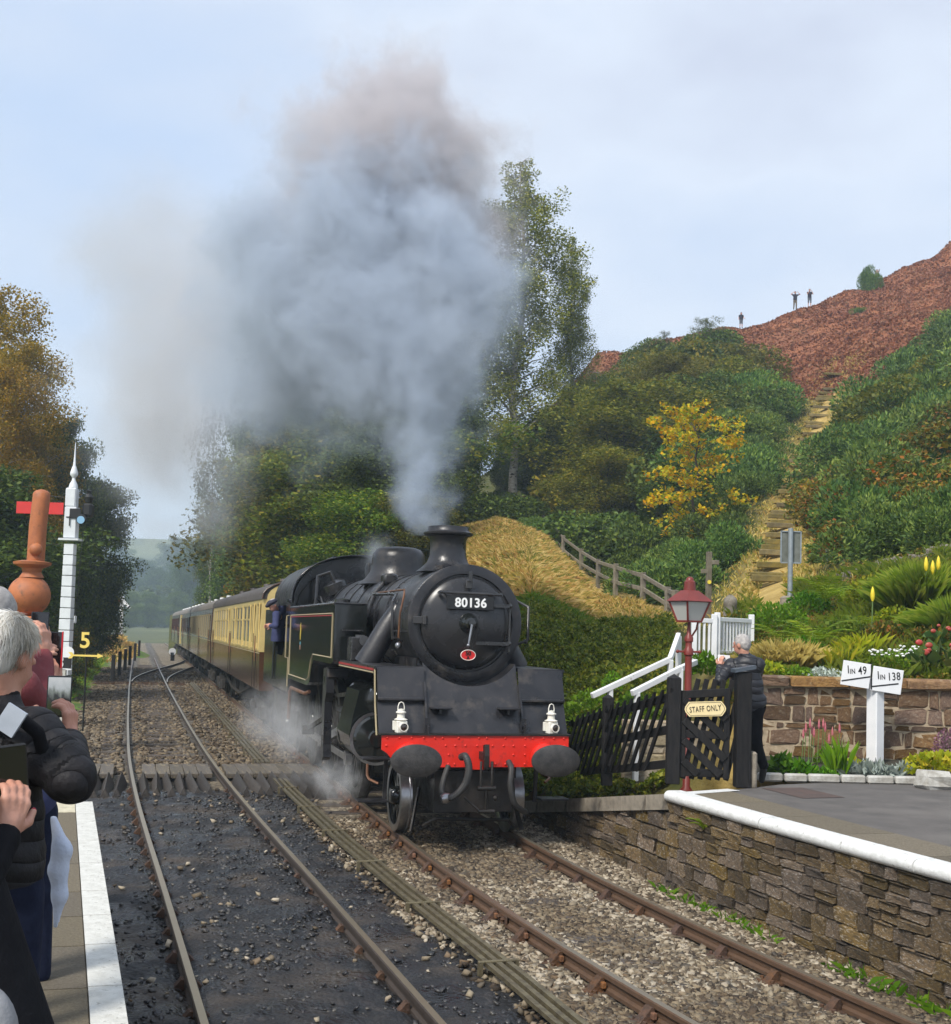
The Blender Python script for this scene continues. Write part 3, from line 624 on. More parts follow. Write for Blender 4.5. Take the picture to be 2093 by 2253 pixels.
# ramp that goes down from the platform end along the track
rz_ = lambda y: PZ - 0.04 - (y - RT) * 0.158
rp_ = thing('platform_ramp', 'sloping end of the right platform with worn kerb stones', None, T(2, 0, 0), kind='structure')
rows = [[T(ex(y) + 0.12, y, rz_(y)), T(ex(y) + 3.4, y, rz_(y) + 0.0)] for y in np.linspace(RT, RT + 6.2, 14)]
par(MB().grid(rows).build('ramp_surface', m_conc, fix=False), rp_)
y = RT + 0.01
for l in (0.5, 1.3, 1.2, 1.2, 1.2, 0.8):
    vs = [T(ex(a) + b, a, rz_(a) + z) for z in (-0.16, 0.012) for a, b in ((y + 0.01, -0.02), (y + 0.01, 0.3), (y + l - 0.01, 0.3), (y + l - 0.01, -0.02))]
    par(MB().add(vs, [(0, 1, 2, 3), (4, 5, 6, 7), (0, 1, 5, 4), (1, 2, 6, 5), (2, 3, 7, 6), (3, 0, 4, 7)]).build('kerb_stone', m_conc, origin=T(ex(y), y, rz_(y))), rp_); y += l
def PTrr(s, h):
    y = RT + s; return T(ex(y) + 0.03, y, -0.22 + h), YAW - math.pi / 2
par(MB().grid([[T(ex(y) + 0.075, y, -0.4), T(ex(y) + 0.075, y, rz_(y) - 0.05)] for y in np.linspace(RT, RT + 6, 10)]).build('wall_core', m_mortar_d, fix=False), rp_)
stone_wall(rp_, PTrr, 5.2, PZ + 0.08, 0.12, 0.24, 0.2, 0.5, m_stone2, 9, limit=120, zfun=lambda s: rz_(RT + s) + 0.22 - 0.17)

# ------------------------------------------------------------------ left platform
lx = lambda y: interp([(-14, -3.74), (-8.42, -4.04), (-2, -4.417), (10, -4.95)], y)
plf = thing('platform', 'left hand platform with flat white painted edge', None, T(-5, -6, 0), kind='structure')
LE = -2.0
rows = [[T(lx(y) - 12, y, PZ - 0.01), T(lx(y) - 0.1, y, PZ - 0.01)] for y in np.linspace(-14, LE, 12)]
par(MB().grid(rows).build('platform_surface', m_slab, fix=False), plf)
def slab(y0, y1, x0, x1, z, name, mat, t=0.10):
    vs = [T(lx(a) + b, a, zz) for zz in (z - t, z) for a, b in ((y0, x0), (y0, x1), (y1, x1), (y1, x0))]
    o = MB().add(vs, [(0, 1, 2, 3), (4, 5, 6, 7), (0, 1, 5, 4), (1, 2, 6, 5), (2, 3, 7, 6), (3, 0, 4, 7)]).build(name, mat, origin=T(lx(y0) + x0, y0, z)); return par(o, plf)
edges = [LE, -2.62, -4.05, -4.95, -5.85, -6.5, -7.15, -7.9, -8.8, -9.8, -10.8, -12, -13.5]
for a, b in zip(edges[:-1], edges[1:]):
    slab(b + 0.008, a - 0.006, -0.15, 0.0, PZ + 0.012, 'edge_slab', M('worn_edge_paint', (.66, .65, .60), (.50, .49, .44), 9, .7, bump=.5, bscale=50, c3=(.20, .18, .14), c3lo=.60, c3hi=.72, c3scale=22), 0.16)
    if a > -2.1: slab(b + 0.008, a - 0.006, -1.35, -0.156, PZ + 0.010, 'edge_slab', M('yellowed_paint', (.62, .56, .40), (.45, .40, .28), 12, .7, bump=.5, bscale=50))
    else: slab(b + 0.008, a - 0.006, -1.15, -0.156, PZ + 0.006, 'paving_slab', m_slab)
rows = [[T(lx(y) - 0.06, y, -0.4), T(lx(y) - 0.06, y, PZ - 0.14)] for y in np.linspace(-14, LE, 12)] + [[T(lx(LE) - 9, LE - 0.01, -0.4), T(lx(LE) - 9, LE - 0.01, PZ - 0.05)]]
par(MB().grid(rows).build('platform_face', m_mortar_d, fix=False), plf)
rows = [[T(lx(y) - 9, y, PZ - 0.06 - max(0, y - LE) * 0.115), T(lx(y) - 0.62 - max(0, y - LE) * 0.02, y, PZ - 0.06 - max(0, y - LE) * 0.115)] for y in np.linspace(LE, LE + 9, 12)]
rows2 = [[r_[1], T(lx(y) - 0.6, y, -0.3)] for r_, y in zip(rows, np.linspace(LE, LE + 9, 12))]
lr = thing('platform_ramp', 'sloping end of the left platform behind the crowd', None, T(-6, 0, 0), kind='structure')
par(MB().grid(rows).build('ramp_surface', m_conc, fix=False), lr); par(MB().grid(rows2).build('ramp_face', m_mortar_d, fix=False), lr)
# ------------------------------------------------------------------ the steam locomotive (x right, y back along the train, z up; buffers at y = 0)
m_blk = M('satin_black', (0.016, 0.016, 0.018), (0.035, 0.033, 0.032), 3, 0.28, 0.0, 0.12, 12, rvar=0.12, coat=0.3)
m_smb = M('smokebox_black', (0.009, 0.009, 0.011), (0.024, 0.023, 0.026), 2.2, 0.37, 0.0, 0.15, 30, rvar=0.13, c3=(0.075, 0.064, 0.054), c3lo=0.54, c3hi=0.8, c3scale=5)
m_gloss = M('gloss_black', (0.008, 0.010, 0.009), (0.014, 0.015, 0.014), 2, 0.10, 0.0, 0.04, 3, coat=0.6)
m_dirt = M('oily_black', (0.010, 0.009, 0.008), (0.026, 0.021, 0.017), 8, 0.5, 0.2, 0.3, 40, rvar=0.15)
m_red = M('buffer_beam_red', (0.72, 0.022, 0.008), (0.60, 0.018, 0.008), 5, 0.42, bump=0.12, bscale=20, c3=(0.22, 0.02, 0.012), c3lo=.60, c3hi=.80, c3scale=9)
m_bufface = M('worn_buffer', (0.035, 0.034, 0.034), (0.075, 0.07, 0.066), 7, 0.5, 0.4, 0.3, 40)
m_steel = M('bright_steel', (0.42, 0.42, 0.43), (0.25, 0.25, 0.26), 8, 0.28, 0.9)
m_lwhite = M('lamp_white', (0.80, 0.78, 0.70), (0.70, 0.67, 0.58), 9, 0.4)
m_white = M('sign_white', (0.80, 0.80, 0.80), (0.72, 0.73, 0.74), 4, 0.5)
m_brass = M('copper_pipe', (0.35, 0.17, 0.09), (0.22, 0.11, 0.07), 9, 0.4, 0.7)
m_line = M('cream_lining', (0.34, 0.28, 0.16)); m_linered = M('red_lining', (0.30, 0.02, 0.018))
m_lens = GLASS('lamp_lens', (0.03, 0.022, 0.018), 0.05)
m_dark = M('dark_inside', (0.006, 0.006, 0.006), rough=0.9)
loco = thing('steam_locomotive', 'black steam tank engine numbered 80136 with a red buffer beam', 'locomotive', T(0, 0, 0), YAW)
SB = 2.70                                                 # boiler centre line
def part(mb, name, mat, smooth=None, parent=None, kind=None): return mb.build(name, mat, parent or loco, smooth, kind=kind)
# frames, smokebox saddle
mb = MB().box((0, 7.0, 0.98), (1.15, 12.6, 0.42)); mb.box((0, 1.7, 0.62), (1.0, 2.2, 0.5)); part(mb, 'frame', m_dirt)
part(MB().box((0, 2.0, 1.78), (1.22, 1.4, 0.9)), 'smokebox_saddle', m_smb)
# running plate, front plates
mb = MB().box((-1.0, 2.3, 2.115), (0.50, 2.85, 0.03)); mb.box((-1.235, 2.25, 2.075), (0.025, 2.70, 0.075))
mb.box((1.0, 2.3, 2.115), (0.50, 2.85, 0.03)); mb.box((1.235, 2.25, 2.075), (0.025, 2.70, 0.075)); part(mb, 'running_plate', m_smb)
def sheet(x0, x1, pts, th=0.02):
    mb = MB(); poly = pts + [(y + th, z - 0.004) for y, z in pts[::-1]]
    mb.prism(poly, (0, 0, 0), (0, 1, 0), (0, 0, 1), (1, 0, 0), x0, x1); return mb
fpx = np.linspace(-.615, .615, 25); ftz = [SB - math.sqrt(.80 ** 2 - x * x) for x in fpx]; fy = lambda z: .58 + (z - 1.315) * .46
mb = MB().grid([[(x, fy(1.315 + (tz - 1.315) * k / 4), 1.315 + (tz - 1.315) * k / 4) for x, tz in zip(fpx, ftz)] for k in range(5)]); mb.grid([[(x, fy(tz), tz) for x, tz in zip(fpx, ftz)], [(x, 1.22, tz) for x, tz in zip(fpx, ftz)]]); part(mb, 'front_plate', m_smb, 40)
for s in (-1, 1):
    a, b = sorted((s * 0.62, s * 1.215))
    mb = sheet(a, b, [(0.60, 1.315), (0.78, 1.70), (0.74, 1.74), (0.88, 2.135)]); part(mb, 'front_plate', m_smb)
    mb = MB().box((s * 0.92, 0.735, 1.735), (0.58, 0.04, 0.035), ch=0.008); part(mb, 'front_ledge', m_smb)
    mb = MB().prism([(0.50, 1.31), (0.78, 1.31), (0.86, 1.9), (0.80, 1.95), (0.60, 1.45), (0.50, 1.42)], (0, 0, 0), (0, 1, 0), (0, 0, 1), (1, 0, 0), s * 0.62 - 0.012, s * 0.62 + 0.012)
    mb.box((s * 0.62, 0.58, 1.42), (0.07, 0.015, 0.2)); part(mb, 'bracket', m_smb)
    mb = MB().box((s * 0.44, 0.66, 1.64), (0.26, 0.22, 0.025), ch=0.006); mb.box((s * 0.44, 0.72, 1.60), (0.03, 0.14, 0.07)); part(mb, 'lamp_step', m_smb)
mb = MB().tube([(-1.235, 0.64, 1.30), (-1.235, 0.80, 1.66), (-1.235, 0.90, 2.1)], 0.012, 6); mb.tube([(-1.25, 0.93, 2.05), (-1.25, 3.55, 2.05)], 0.010, 6); part(mb, 'cream_lining_strip', m_line)
part(MB().box((-1.25, 2.25, 2.088), (0.006, 2.66, 0.028)), 'red_lining_strip', m_linered)
# buffer beam with its rivets
half = [(0.0, 1.315), (1.195, 1.315), (1.195, 1.14), (1.13, 1.10), (1.07, 1.03), (1.03, 0.93), (0.12, 0.93), (0.10, 0.90), (0.0, 0.90)]
poly = half + [(-x, z) for x, z in half[::-1][1:-1]]
beam = part(MB().prism(poly, (0, 0, 0), (1, 0, 0), (0, 0, 1), (0, 1, 0), 0.50, 0.535), 'buffer_beam', m_red)
part(MB().box((0, 0.56, 1.325), (2.44, 0.16, 0.02)), 'beam_top_plate', m_dirt)
rv = MB()
for x in [-1.13, -0.98, -0.83, -0.68, -0.54, -0.44, -0.24, 0.02, 0.12, 0.36, 0.62, 0.72, 0.86, 1.0, 1.13]:
    rv.ball((x, 0.498, 1.283), 0.016, 6, 4, (1, .7, 1))
for x, zz in [(-1.14, 1.19), (1.14, 1.19)] + [(x, z) for x in (-0.40, -0.28, -0.15, 0.20, 0.34, 0.47, 0.62) for z in (1.19,)] + [(x, z) for x in (-0.36, 0.47, 0.62) for z in (1.08,)] + [(x, z) for x in (-0.36, -0.28, -0.10, 0.24, 0.37, 0.47, 0.62) for z in (0.965,)] + [(0.0, 1.19), (0.10, 1.08)]:
    rv.ball((x, 0.498, zz), 0.016, 6, 4, (1, .7, 1))
part(rv, 'rivet_row', m_red, 60, beam, kind='stuff')
for s in (-1, 1):
    b = part(MB().lathe([(0.0, 0.0), (0.10, 0.004), (0.20, 0.018), (0.235, 0.035), (0.235, 0.055), (0.16, 0.075), (0.07, 0.09)], (s * 0.8675, 0.0, 1.055), (0, 1, 0), 36), 'buffer', m_bufface, 40)
    b.data.transform(Matrix.Translation((s * 0.8675, 0, 1.055)) @ Matrix.Diagonal((1.32, 1, 0.83, 1)) @ Matrix.Translation((-s * 0.8675, 0, -1.055)))
    part(MB().lathe([(0.075, 0.08), (0.08, 0.20), (0.11, 0.22), (0.115, 0.42), (0.17, 0.44), (0.17, 0.5)], (s * 0.8675, 0.0, 1.055), (0, 1, 0), 20), 'buffer_stock', m_red if s < 0 else m_red, 40, b)
# coupling, hoses, guard irons
mb = MB().prism([(-0.05, 0.18), (0.03, 0.2), (0.05, 0.06), (0.03, -0.10), (-0.02, -0.12), (-0.035, -0.04), (0.0, 0.0)], (0.06, 0.30, 1.03), (0, -1, 0), (0, 0, 1), (1, 0, 0), -0.03, 0.03); mb.box((0.06, 0.42, 1.08), (0.07, 0.25, 0.09))
part(mb, 'coupling_hook', m_dirt)
mb = MB()
for x in (0.0, 0.14): mb.tube([(x, 0.30, 1.02), (x - 0.01, 0.26, 0.86), (x, 0.28, 0.70)], 0.017, 6)
mb.tube([(-0.04, 0.28, 0.70), (0.18, 0.28, 0.70)], 0.028, 8); mb.tube([(0.07, 0.28, 0.72), (0.07, 0.30, 0.42)], 0.02, 8); mb.tube([(-0.02, 0.3, 0.42), (0.18, 0.3, 0.42)], 0.026, 8)
mb.tube([(-0.02, 0.3, 0.44), (-0.18, 0.38, 0.58)], 0.014, 6); mb.ball((0.2, 0.34, 0.58), 0.04)
part(mb, 'screw_coupling', m_dirt, 50)
def hose(pts, r, name, mat, ribs=True):
    import bisect
    P = [Vector(p) for p in pts]; q = []
    for i in range(len(P) - 1):
        p0, p1, p2, p3 = P[max(i - 1, 0)], P[i], P[i + 1], P[min(i + 2, len(P) - 1)]
        for k in range(12):
            t = k / 12; q.append(0.5 * ((2 * p1) + (p2 - p0) * t + (2 * p0 - 5 * p1 + 4 * p2 - p3) * t * t + (3 * p1 - p0 - 3 * p2 + p3) * t ** 3))
    q.append(P[-1]); rr = [r * (1.0 + (0.09 if (i % 2 and ribs) else 0)) for i in range(len(q))]
    return part(MB().tube(q, rr, 10), name, mat, 30)
m_rub = M('black_rubber', (0.022, 0.022, 0.022), (0.036, 0.035, 0.033), 12, 0.6)
hose([(-0.22, 0.42, 1.06), (-0.20, 0.30, 1.08), (-0.17, 0.24, 0.95), (-0.21, 0.24, 0.76), (-0.32, 0.27, 0.62), (-0.42, 0.32, 0.58)], 0.042, 'brake_hose', m_rub)
hose([(-0.36, 0.50, 0.95), (-0.42, 0.46, 0.80), (-0.45, 0.42, 0.66), (-0.42, 0.36, 0.58)], 0.034, 'heating_hose', m_rub, False)
hose([(0.40, 0.46, 1.0), (0.40, 0.34, 0.92), (0.38, 0.30, 0.74), (0.44, 0.32, 0.52), (0.56, 0.42, 0.42), (0.68, 0.6, 0.36)], 0.037, 'brake_hose', m_rub, False)
part(MB().lathe([(0.05, -0.05), (0.07, 0), (0.05, 0.06)], (-0.43, 0.33, 0.58), (1, 0, 0.3), 10), 'hose_coupling', m_steel, 40)
mb = MB().tube([(-0.56, 0.9, 0.16), (-0.44, 0.75, 0.27), (0.50, 0.75, 0.24), (0.62, 0.9, 0.15)], 0.022, 8)
for s in (-1, 1): mb.bar((s * 0.72, 0.85, 0.10), (s * 0.60, 1.0, 0.62), 0.02, 0.06)
part(mb, 'guard_iron', m_dirt, 40)
part(MB().box((0, 1.15, 0.50), (0.9, 0.10, 0.34), ch=0.02), 'pony_frame', m_dirt)
for s in (-1, 1):
    mb = MB().bar((s * 1.0, 0.95, 0.40), (s * 1.0, 0.95, 1.15), 0.05, 0.05); mb.bar((s * 1.0, 1.2, 0.40), (s * 1.0, 1.15, 1.15), 0.05, 0.03)
    mb.box((s * 1.17, 1.05, 0.98), (0.34, 0.24, 0.025), ch=0.006); mb.box((s * 1.19, 1.05, 0.46), (0.38, 0.24, 0.025), ch=0.006); part(mb, 'footstep', m_smb)
# wheels
def wheel(r, x, y, s, nsp, name, tread):
    w = part(MB().lathe([(r * 0.80, -0.06), (r * 0.86, -0.065), (r, -0.06), (r, 0.05), (r + 0.028, 0.055), (r + 0.028, 0.078), (r * 0.86, 0.08), (r * 0.80, 0.07)], (x, y, r), (-s, 0, 0), 48, cap=False), name, tread, 35)
    mb = MB().lathe([(r * 0.82, -0.02), (r * 0.82, 0.03), (r * 0.86, 0.03), (r * 0.86, -0.02)], (x, y, r), (-s, 0, 0), 40, cap=False)
    mb.lathe([(0.0, -0.12), (0.09, -0.11), (0.12, -0.06), (0.12, 0.05)], (x, y, r), (-s, 0, 0), 16)
    for i in range(nsp):
        a = 2 * math.pi * (i + 0.3) / nsp; mb.bar((x, y + 0.09 * math.cos(a), r + 0.09 * math.sin(a)), (x, y + r * 0.84 * math.cos(a), r + r * 0.84 * math.sin(a)), 0.045, 0.035, (1, 0, 0))
    part(mb, 'spoke_centre', m_gloss, 40, w); return w
for s in (-1, 1):
    wheel(0.457, s * 0.752, 1.50, s, 10, 'pony_wheel', m_steel)
    for y in (4.45, 6.75, 9.05):
        w = wheel(0.864, s * 0.752, y, s, 17, 'driving_wheel', m_dirt)
        part(MB().lathe([(0.0, -0.075), (0.72, -0.075), (0.72, -0.02)], (s * 0.752, y, 0.864), (-s, 0, 0), 10, 2.3, 3.9), 'balance_weight', m_dirt, None, w)
    for y in (11.2, 13.1): wheel(0.457, s * 0.752, y, s, 10, 'bogie_wheel', m_dirt)
    mb = MB().bar((s * 0.92, 4.45, 0.62), (s * 0.92, 6.75, 0.62), 0.05, 0.11); mb.bar((s * 0.92, 6.75, 0.62), (s * 0.92, 9.05, 0.62), 0.05, 0.11)
    for y in (4.45, 6.75, 9.05): mb.lathe([(0.11, -0.05), (0.11, 0.05)], (s * 0.92, y, 0.62), (1, 0, 0), 14)
    part(mb, 'coupling_rod', m_steel, 40)
    part(MB().bar((s * 1.04, 3.9, 1.15), (s * 1.02, 6.75, 0.62), 0.06, 0.12), 'connecting_rod', m_steel)
    # cylinder with its valve chest, covers and cladding
    cyl = part(MB().lathe([(0.0, 0.0), (0.10, 0.0), (0.12, 0.03), (0.27, 0.045), (0.30, 0.075), (0.335, 0.08), (0.335, 0.13), (0.315, 0.14), (0.315, 1.15), (0.335, 1.16), (0.335, 1.22), (0.12, 1.24)], (s * 1.05, 1.52, 1.17), (0, 1, 0), 30), 'cylinder', m_gloss, 35)
    part(MB().lathe([(0.345, -0.004), (0.345, 0.012), (0.325, 0.012)], (s * 1.05, 1.60, 1.17), (0, 1, 0), 30), 'cover_ring', m_steel if s < 0 else m_dirt, 35, cyl)
    part(MB().lathe([(0.0, -0.14), (0.05, -0.14), (0.06, -0.09), (0.13, -0.08), (0.14, 0.0), (0.20, 0.02), (0.21, 0.10), (0.19, 0.12), (0.19, 1.45), (0.21, 1.5), (0.0, 1.55)], (s * 0.99, 1.58, 1.66), (0, 1, 0), 24), 'valve_chest', m_gloss, 35, cyl)
    part(MB().prism([(-0.30, 1.05), (-0.335, 1.2), (-0.30, 1.42), (-0.22, 1.78), (-0.02, 1.86), (0.25, 1.86), (0.25, 1.0)] if s < 0 else [(0.30, 1.05), (0.335, 1.2), (0.30, 1.42), (0.22, 1.78), (0.02, 1.86), (-0.25, 1.86), (-0.25, 1.0)], (s * 1.05, 0, 0), (1, 0, 0), (0, 0, 1), (0, 1, 0), 1.72, 2.66), 'cylinder_cladding', m_gloss, None, cyl)
    part(MB().tube([(s * 1.15, 1.62, 0.85), (s * 1.18, 1.45, 0.72), (s * 1.20, 1.2, 0.70), (s * 1.1, 1.1, 0.66)], 0.018, 6), 'drain_pipe', m_brass, 50, cyl)
    # slide bar bracket, expansion link, crosshead
    mb = MB().prism([(4.55, 0.62), (4.75, 0.55), (4.85, 0.70), (4.85, 1.95), (4.55, 1.95), (4.50, 1.6), (4.62, 1.45), (4.62, 0.8)], (0, 0, 0), (0, 1, 0), (0, 0, 1), (1, 0, 0), s * 1.22 - 0.06, s * 1.22 + 0.06)
    mb.box((s * 1.1, 4.7, 1.9), (0.34, 0.42, 0.16), ch=0.02); part(mb, 'motion_bracket', m_smb)
    mb = MB().bar((s * 1.05, 2.75, 1.36), (s * 1.05, 4.6, 1.36), 0.12, 0.06); mb.bar((s * 1.05, 2.75, 0.98), (s * 1.05, 4.6, 0.98), 0.12, 0.06); mb.tube([(s * 1.05, 2.7, 1.17), (s * 1.05, 4.0, 1.17)], 0.04, 10); mb.box((s * 1.05, 3.95, 1.17), (0.16, 0.3, 0.34), ch=0.03)
    part(mb, 'slide_bar', m_steel)
    mb = MB().bar((s * 1.12, 3.2, 1.66), (s * 1.12, 5.2, 1.5), 0.04, 0.06); mb.bar((s * 1.14, 3.3, 1.72), (s * 1.14, 3.4, 0.9), 0.04, 0.06); mb.bar((s * 1.14, 3.4, 0.9), (s * 1.14, 4.0, 1.0), 0.04, 0.05)
    mb.box((s * 1.18, 5.3, 1.45), (0.06, 0.12, 0.62), ch=0.02); mb.bar((s * 1.18, 5.3, 1.15), (s * 1.2, 6.9, 0.85), 0.04, 0.07); mb.lathe([(0.08, -0.1), (0.08, 0.1)], (s * 1.2, 6.9, 0.83), (1, 0, 0), 10); part(mb, 'valve_gear', m_dirt)
    # steam pipe
    part(MB().tube([(s * 0.60, 2.35, 2.98), (s * 0.80, 2.35, 2.62), (s * 0.97, 2.35, 2.30), (s * 1.08, 2.38, 2.10)], [0.10, 0.15, 0.16, 0.17], 18), 'steam_pipe', m_smb, 40)
    # side tank with cab and bunker side
    prof = [(3.6, 2.10), (3.6, 2.95), (8.95, 2.95), (8.95, 1.62), (6.35, 1.62), (6.05, 1.68), (5.80, 1.98), (5.62, 2.06), (3.8, 2.06)]
    tank = part(MB().prism(prof, (0, 0, 0), (0, 1, 0), (0, 0, 1), (s, 0, 0), 0.86, 1.335), 'side_tank', m_gloss)
    mb = MB().tube([(s * 1.338, 3.6, 2.95), (s * 1.338, 8.95, 2.95)], 0.018, 6); mb.tube([(s * 0.86, 3.598, 2.95), (s * 1.335, 3.598, 2.95)], 0.018, 6); part(mb, 'beading', m_blk, None, tank)
    lp_ = [(8.85, 1.70), (6.45, 1.70), (6.15, 1.76), (5.92, 2.06), (5.72, 2.15), (3.78, 2.15), (3.78, 2.80), (8.85, 2.80), (8.85, 1.70)]
    part(MB().tube([(s * 1.337, y, z) for y, z in lp_], 0.011, 4, False), 'cream_lining_strip', m_line, None, tank)
    part(MB().tube([(s * 1.3365, y, z) for y, z in [(8.82, 2.77), (3.82, 2.77)]], 0.009, 4), 'red_lining_strip', m_linered, None, tank)
    prof = [(8.955, 1.36), (8.955, 3.12), (9.6, 3.12), (9.75, 2.2), (10.0, 2.02), (11.1, 2.02), (11.25, 2.2), (11.35, 3.12), (11.6, 3.12), (11.6, 2.95), (13.55, 2.95), (13.55, 1.36)]
    cabs = part(MB().prism(prof, (0, 0, 0), (0, 1, 0), (0, 0, 1), (s, 0, 0), 1.295, 1.335), 'cab_side', m_gloss)
    part(MB().tube([(s * 1.337, y, z) for y, z in [(9.05, 1.46), (9.05, 2.0), (9.5, 2.0), (9.5, 2.80), (9.05, 2.80)]], 0.010, 4, False), 'cream_lining_strip', m_line, None, cabs)
    part(MB().tube([(s * 1.36, 11.42, 1.5), (s * 1.36, 11.42, 2.9)], 0.022, 8), 'grab_rail', m_gloss, 60, cabs)
    part(MB().box((s * 1.15, 11.0, 1.1), (0.35, 0.5, 0.4)), 'cab_step', m_dirt)
    part(MB().bar((s * 1.10, 3.58, 2.56), (s * 0.95, 3.50, 2.56), 0.1, 0.02).box((s * 1.08, 3.54, 2.56), (0.30, 0.12, 0.02)), 'tank_step', m_blk, None, tank)
    part(MB().tube([(s * 1.30, 6.2, 1.52), (s * 1.36, 6.3, 1.48), (s * 1.36, 8.2, 1.48), (s * 1.36, 8.35, 1.40), (s * 1.36, 8.4, 0.9)], 0.032, 8), 'injector_pipe', m_brass, 60)
part(MB().box((0, 10.5, 1.55), (2.58, 3.0, 0.5)), 'cab_floor', m_dark); part(MB().box((0, 12.6, 2.3), (2.58, 1.8, 1.3)), 'bunker', m_gloss)
cm = MB().box((0, 12.6, 3.0), (2.3, 1.7, 0.2)); part(cm, 'coal_load', M('coal', (0.012, 0.012, 0.013), rough=0.5, bump=2, bscale=9))
# cab front with its windows, roof
arc = [(1.335 * math.sin(t), 3.05 + 0.93 * math.cos(t) ** 0.8) for t in np.linspace(-math.pi / 2, math.pi / 2, 19)]
part(MB().prism([(-1.335, 1.6), *[(x, z - 0.03) for x, z in arc], (1.335, 1.6)], (0, 0, 0), (1, 0, 0), (0, 0, 1), (0, 1, 0), 8.96, 9.0), 'cab_front', m_blk)
for s in (-1, 1):
    win = part(MB().prism([(s * 1.22, 3.0), (s * 1.17, 3.22), (s * 0.98, 3.48), (s * 0.80, 3.58), (s * 0.82, 3.0)], (0, 0, 0), (1, 0, 0), (0, 0, 1), (0, 1, 0), 8.945, 8.956), 'cab_window', GLASS('cab_glass', (0.012, 0.012, 0.012), 0.12))
    part(MB().tube([(s * 1.22, 8.94, 3.0), (s * 1.17, 8.94, 3.22), (s * 0.98, 8.94, 3.48), (s * 0.80, 8.94, 3.58), (s * 0.82, 8.94, 3.0), (s * 1.22, 8.94, 3.0)], 0.015, 6), 'window_frame', m_blk, None, win)
rows = [[(x, y, z) for x, z in arc] for y in (8.72, 11.9)] 
mb = MB().grid(rows); rows = [[(x * 0.985, y, z - 0.04) for x, z in arc] for y in (8.72, 11.9)]; mb.grid(rows)
roof = part(mb, 'cab_roof', m_smb, 40); rb = MB()
for i in range(17):
    t = -1.2 + 2.4 * i / 16; rb.ball((1.335 * math.sin(t), 8.76, 3.055 + 0.93 * math.cos(t) ** 0.8), 0.013, 6, 4)
part(rb, 'rivet_row', m_smb, 60, roof, kind='stuff')
part(MB().tube([(x * 1.01, 8.74, z + 0.005) for x, z in arc], 0.016, 6), 'rain_strip', m_blk, 60, roof)
part(MB().box((0, 10.2, 3.97), (0.9, 0.9, 0.06), ch=0.02), 'roof_hatch', m_smb, None, roof)
# boiler, firebox, bands
bo = part(MB().lathe([(0.70, 2.9), (0.715, 3.2), (0.745, 4.5), (0.79, 6.6), (0.80, 6.62), (0.80, 8.96)], (0, 0, SB), (0, 1, 0), 48), 'boiler', m_smb, 40)
for y, r in ((3.0, 0.712), (3.75, 0.732), (4.5, 0.752), (5.3, 0.77), (6.1, 0.788), (6.75, 0.806), (7.8, 0.806)):
    part(MB().lathe([(r, -0.03), (r + 0.008, -0.03), (r + 0.008, 0.03), (r, 0.03)], (0, y, SB), (0, 1, 0), 48), 'boiler_band', m_blk, 40, bo)
part(MB().lathe([(0.74, 1.25), (0.74, 2.86), (0.755, 2.865), (0.755, 2.93), (0.70, 2.94)], (0, 0, SB), (0, 1, 0), 56), 'smokebox', m_smb, 40)
ring = part(MB().lathe([(0.625, 0.05), (0.64, 0.0), (0.745, 0.0), (0.765, 0.012), (0.765, 0.06), (0.745, 0.07)], (0, 1.215, SB), (0, 1, 0), 64), 'smokebox_ring', m_smb, 35)
rb = MB()
for i in range(44):
    t = 2 * math.pi * i / 44
    for yy_ in (1.32, 2.80): rb.ball((0.745 * math.sin(t), yy_, SB + 0.745 * math.cos(t)), 0.014, 6, 4)
for i in range(16):
    yy_ = 1.4 + i * 0.09; rb.ball((-0.745 * math.sin(1.75), yy_, SB + 0.745 * math.cos(1.75)), 0.012, 6, 4)
part(rb, 'rivet_row', m_smb, 60, ring, kind='stuff')
door = part(MB().lathe([(0.0, -0.155), (0.10, -0.152), (0.25, -0.132), (0.40, -0.095), (0.52, -0.048), (0.588, -0.012), (0.604, 0.012), (0.604, 0.06)], (0, 1.215, SB), (0, 1, 0), 64), 'smokebox_door', M('door_black', (0.014, 0.014, 0.016), (0.026, 0.025, 0.026), 2.2, 0.27, 0.0, 0.06, 6, rvar=0.06), 35)
part(MB().lathe([(0.0, -0.30), (0.035, -0.30), (0.04, -0.255), (0.07, -0.25), (0.085, -0.22), (0.125, -0.16), (0.13, -0.145)], (0, 1.215, SB), (0, 1, 0), 20), 'door_boss', m_gloss, 40, door)
part(MB().tube([(0.0, 0.90, SB - 0.02), (-0.045, 0.885, SB - 0.28)], [0.018, 0.014], 8).ball((-0.047, 0.885, SB - 0.285), 0.024), 'door_handle', m_steel, 50, door)
part(MB().tube([(0.03, 0.92, SB - 0.02), (0.01, 0.95, SB - 0.31)], [0.016, 0.012], 8), 'door_handle', m_blk, 50, door)
mb = MB().tube([(-0.40, 1.05, SB + 0.385), (0.43, 1.05, SB + 0.375)], 0.020, 8)
for x in (-0.39, -0.30, 0.33, 0.42): mb.tube([(x, 1.04, SB + 0.38), (x, 1.14, SB + 0.38)], [0.03, 0.02], 8)
part(mb, 'door_rail', m_blk, 50, door)
for z in (0.235, -0.255):
    mb = MB().bar((0.10 if z < 0 else 0.30, 1.08, SB + z), (0.56, 1.12, SB + z), 0.02, 0.045); mb.ball((0.575, 1.15, SB + z), 0.035, 10, 6); part(mb, 'hinge_strap', m_blk, 50, door)
part(MB().tube([(0.578, 1.15, SB - 0.36), (0.578, 1.15, SB + 0.30)], 0.016, 8), 'hinge_pin', m_blk, 50, door)
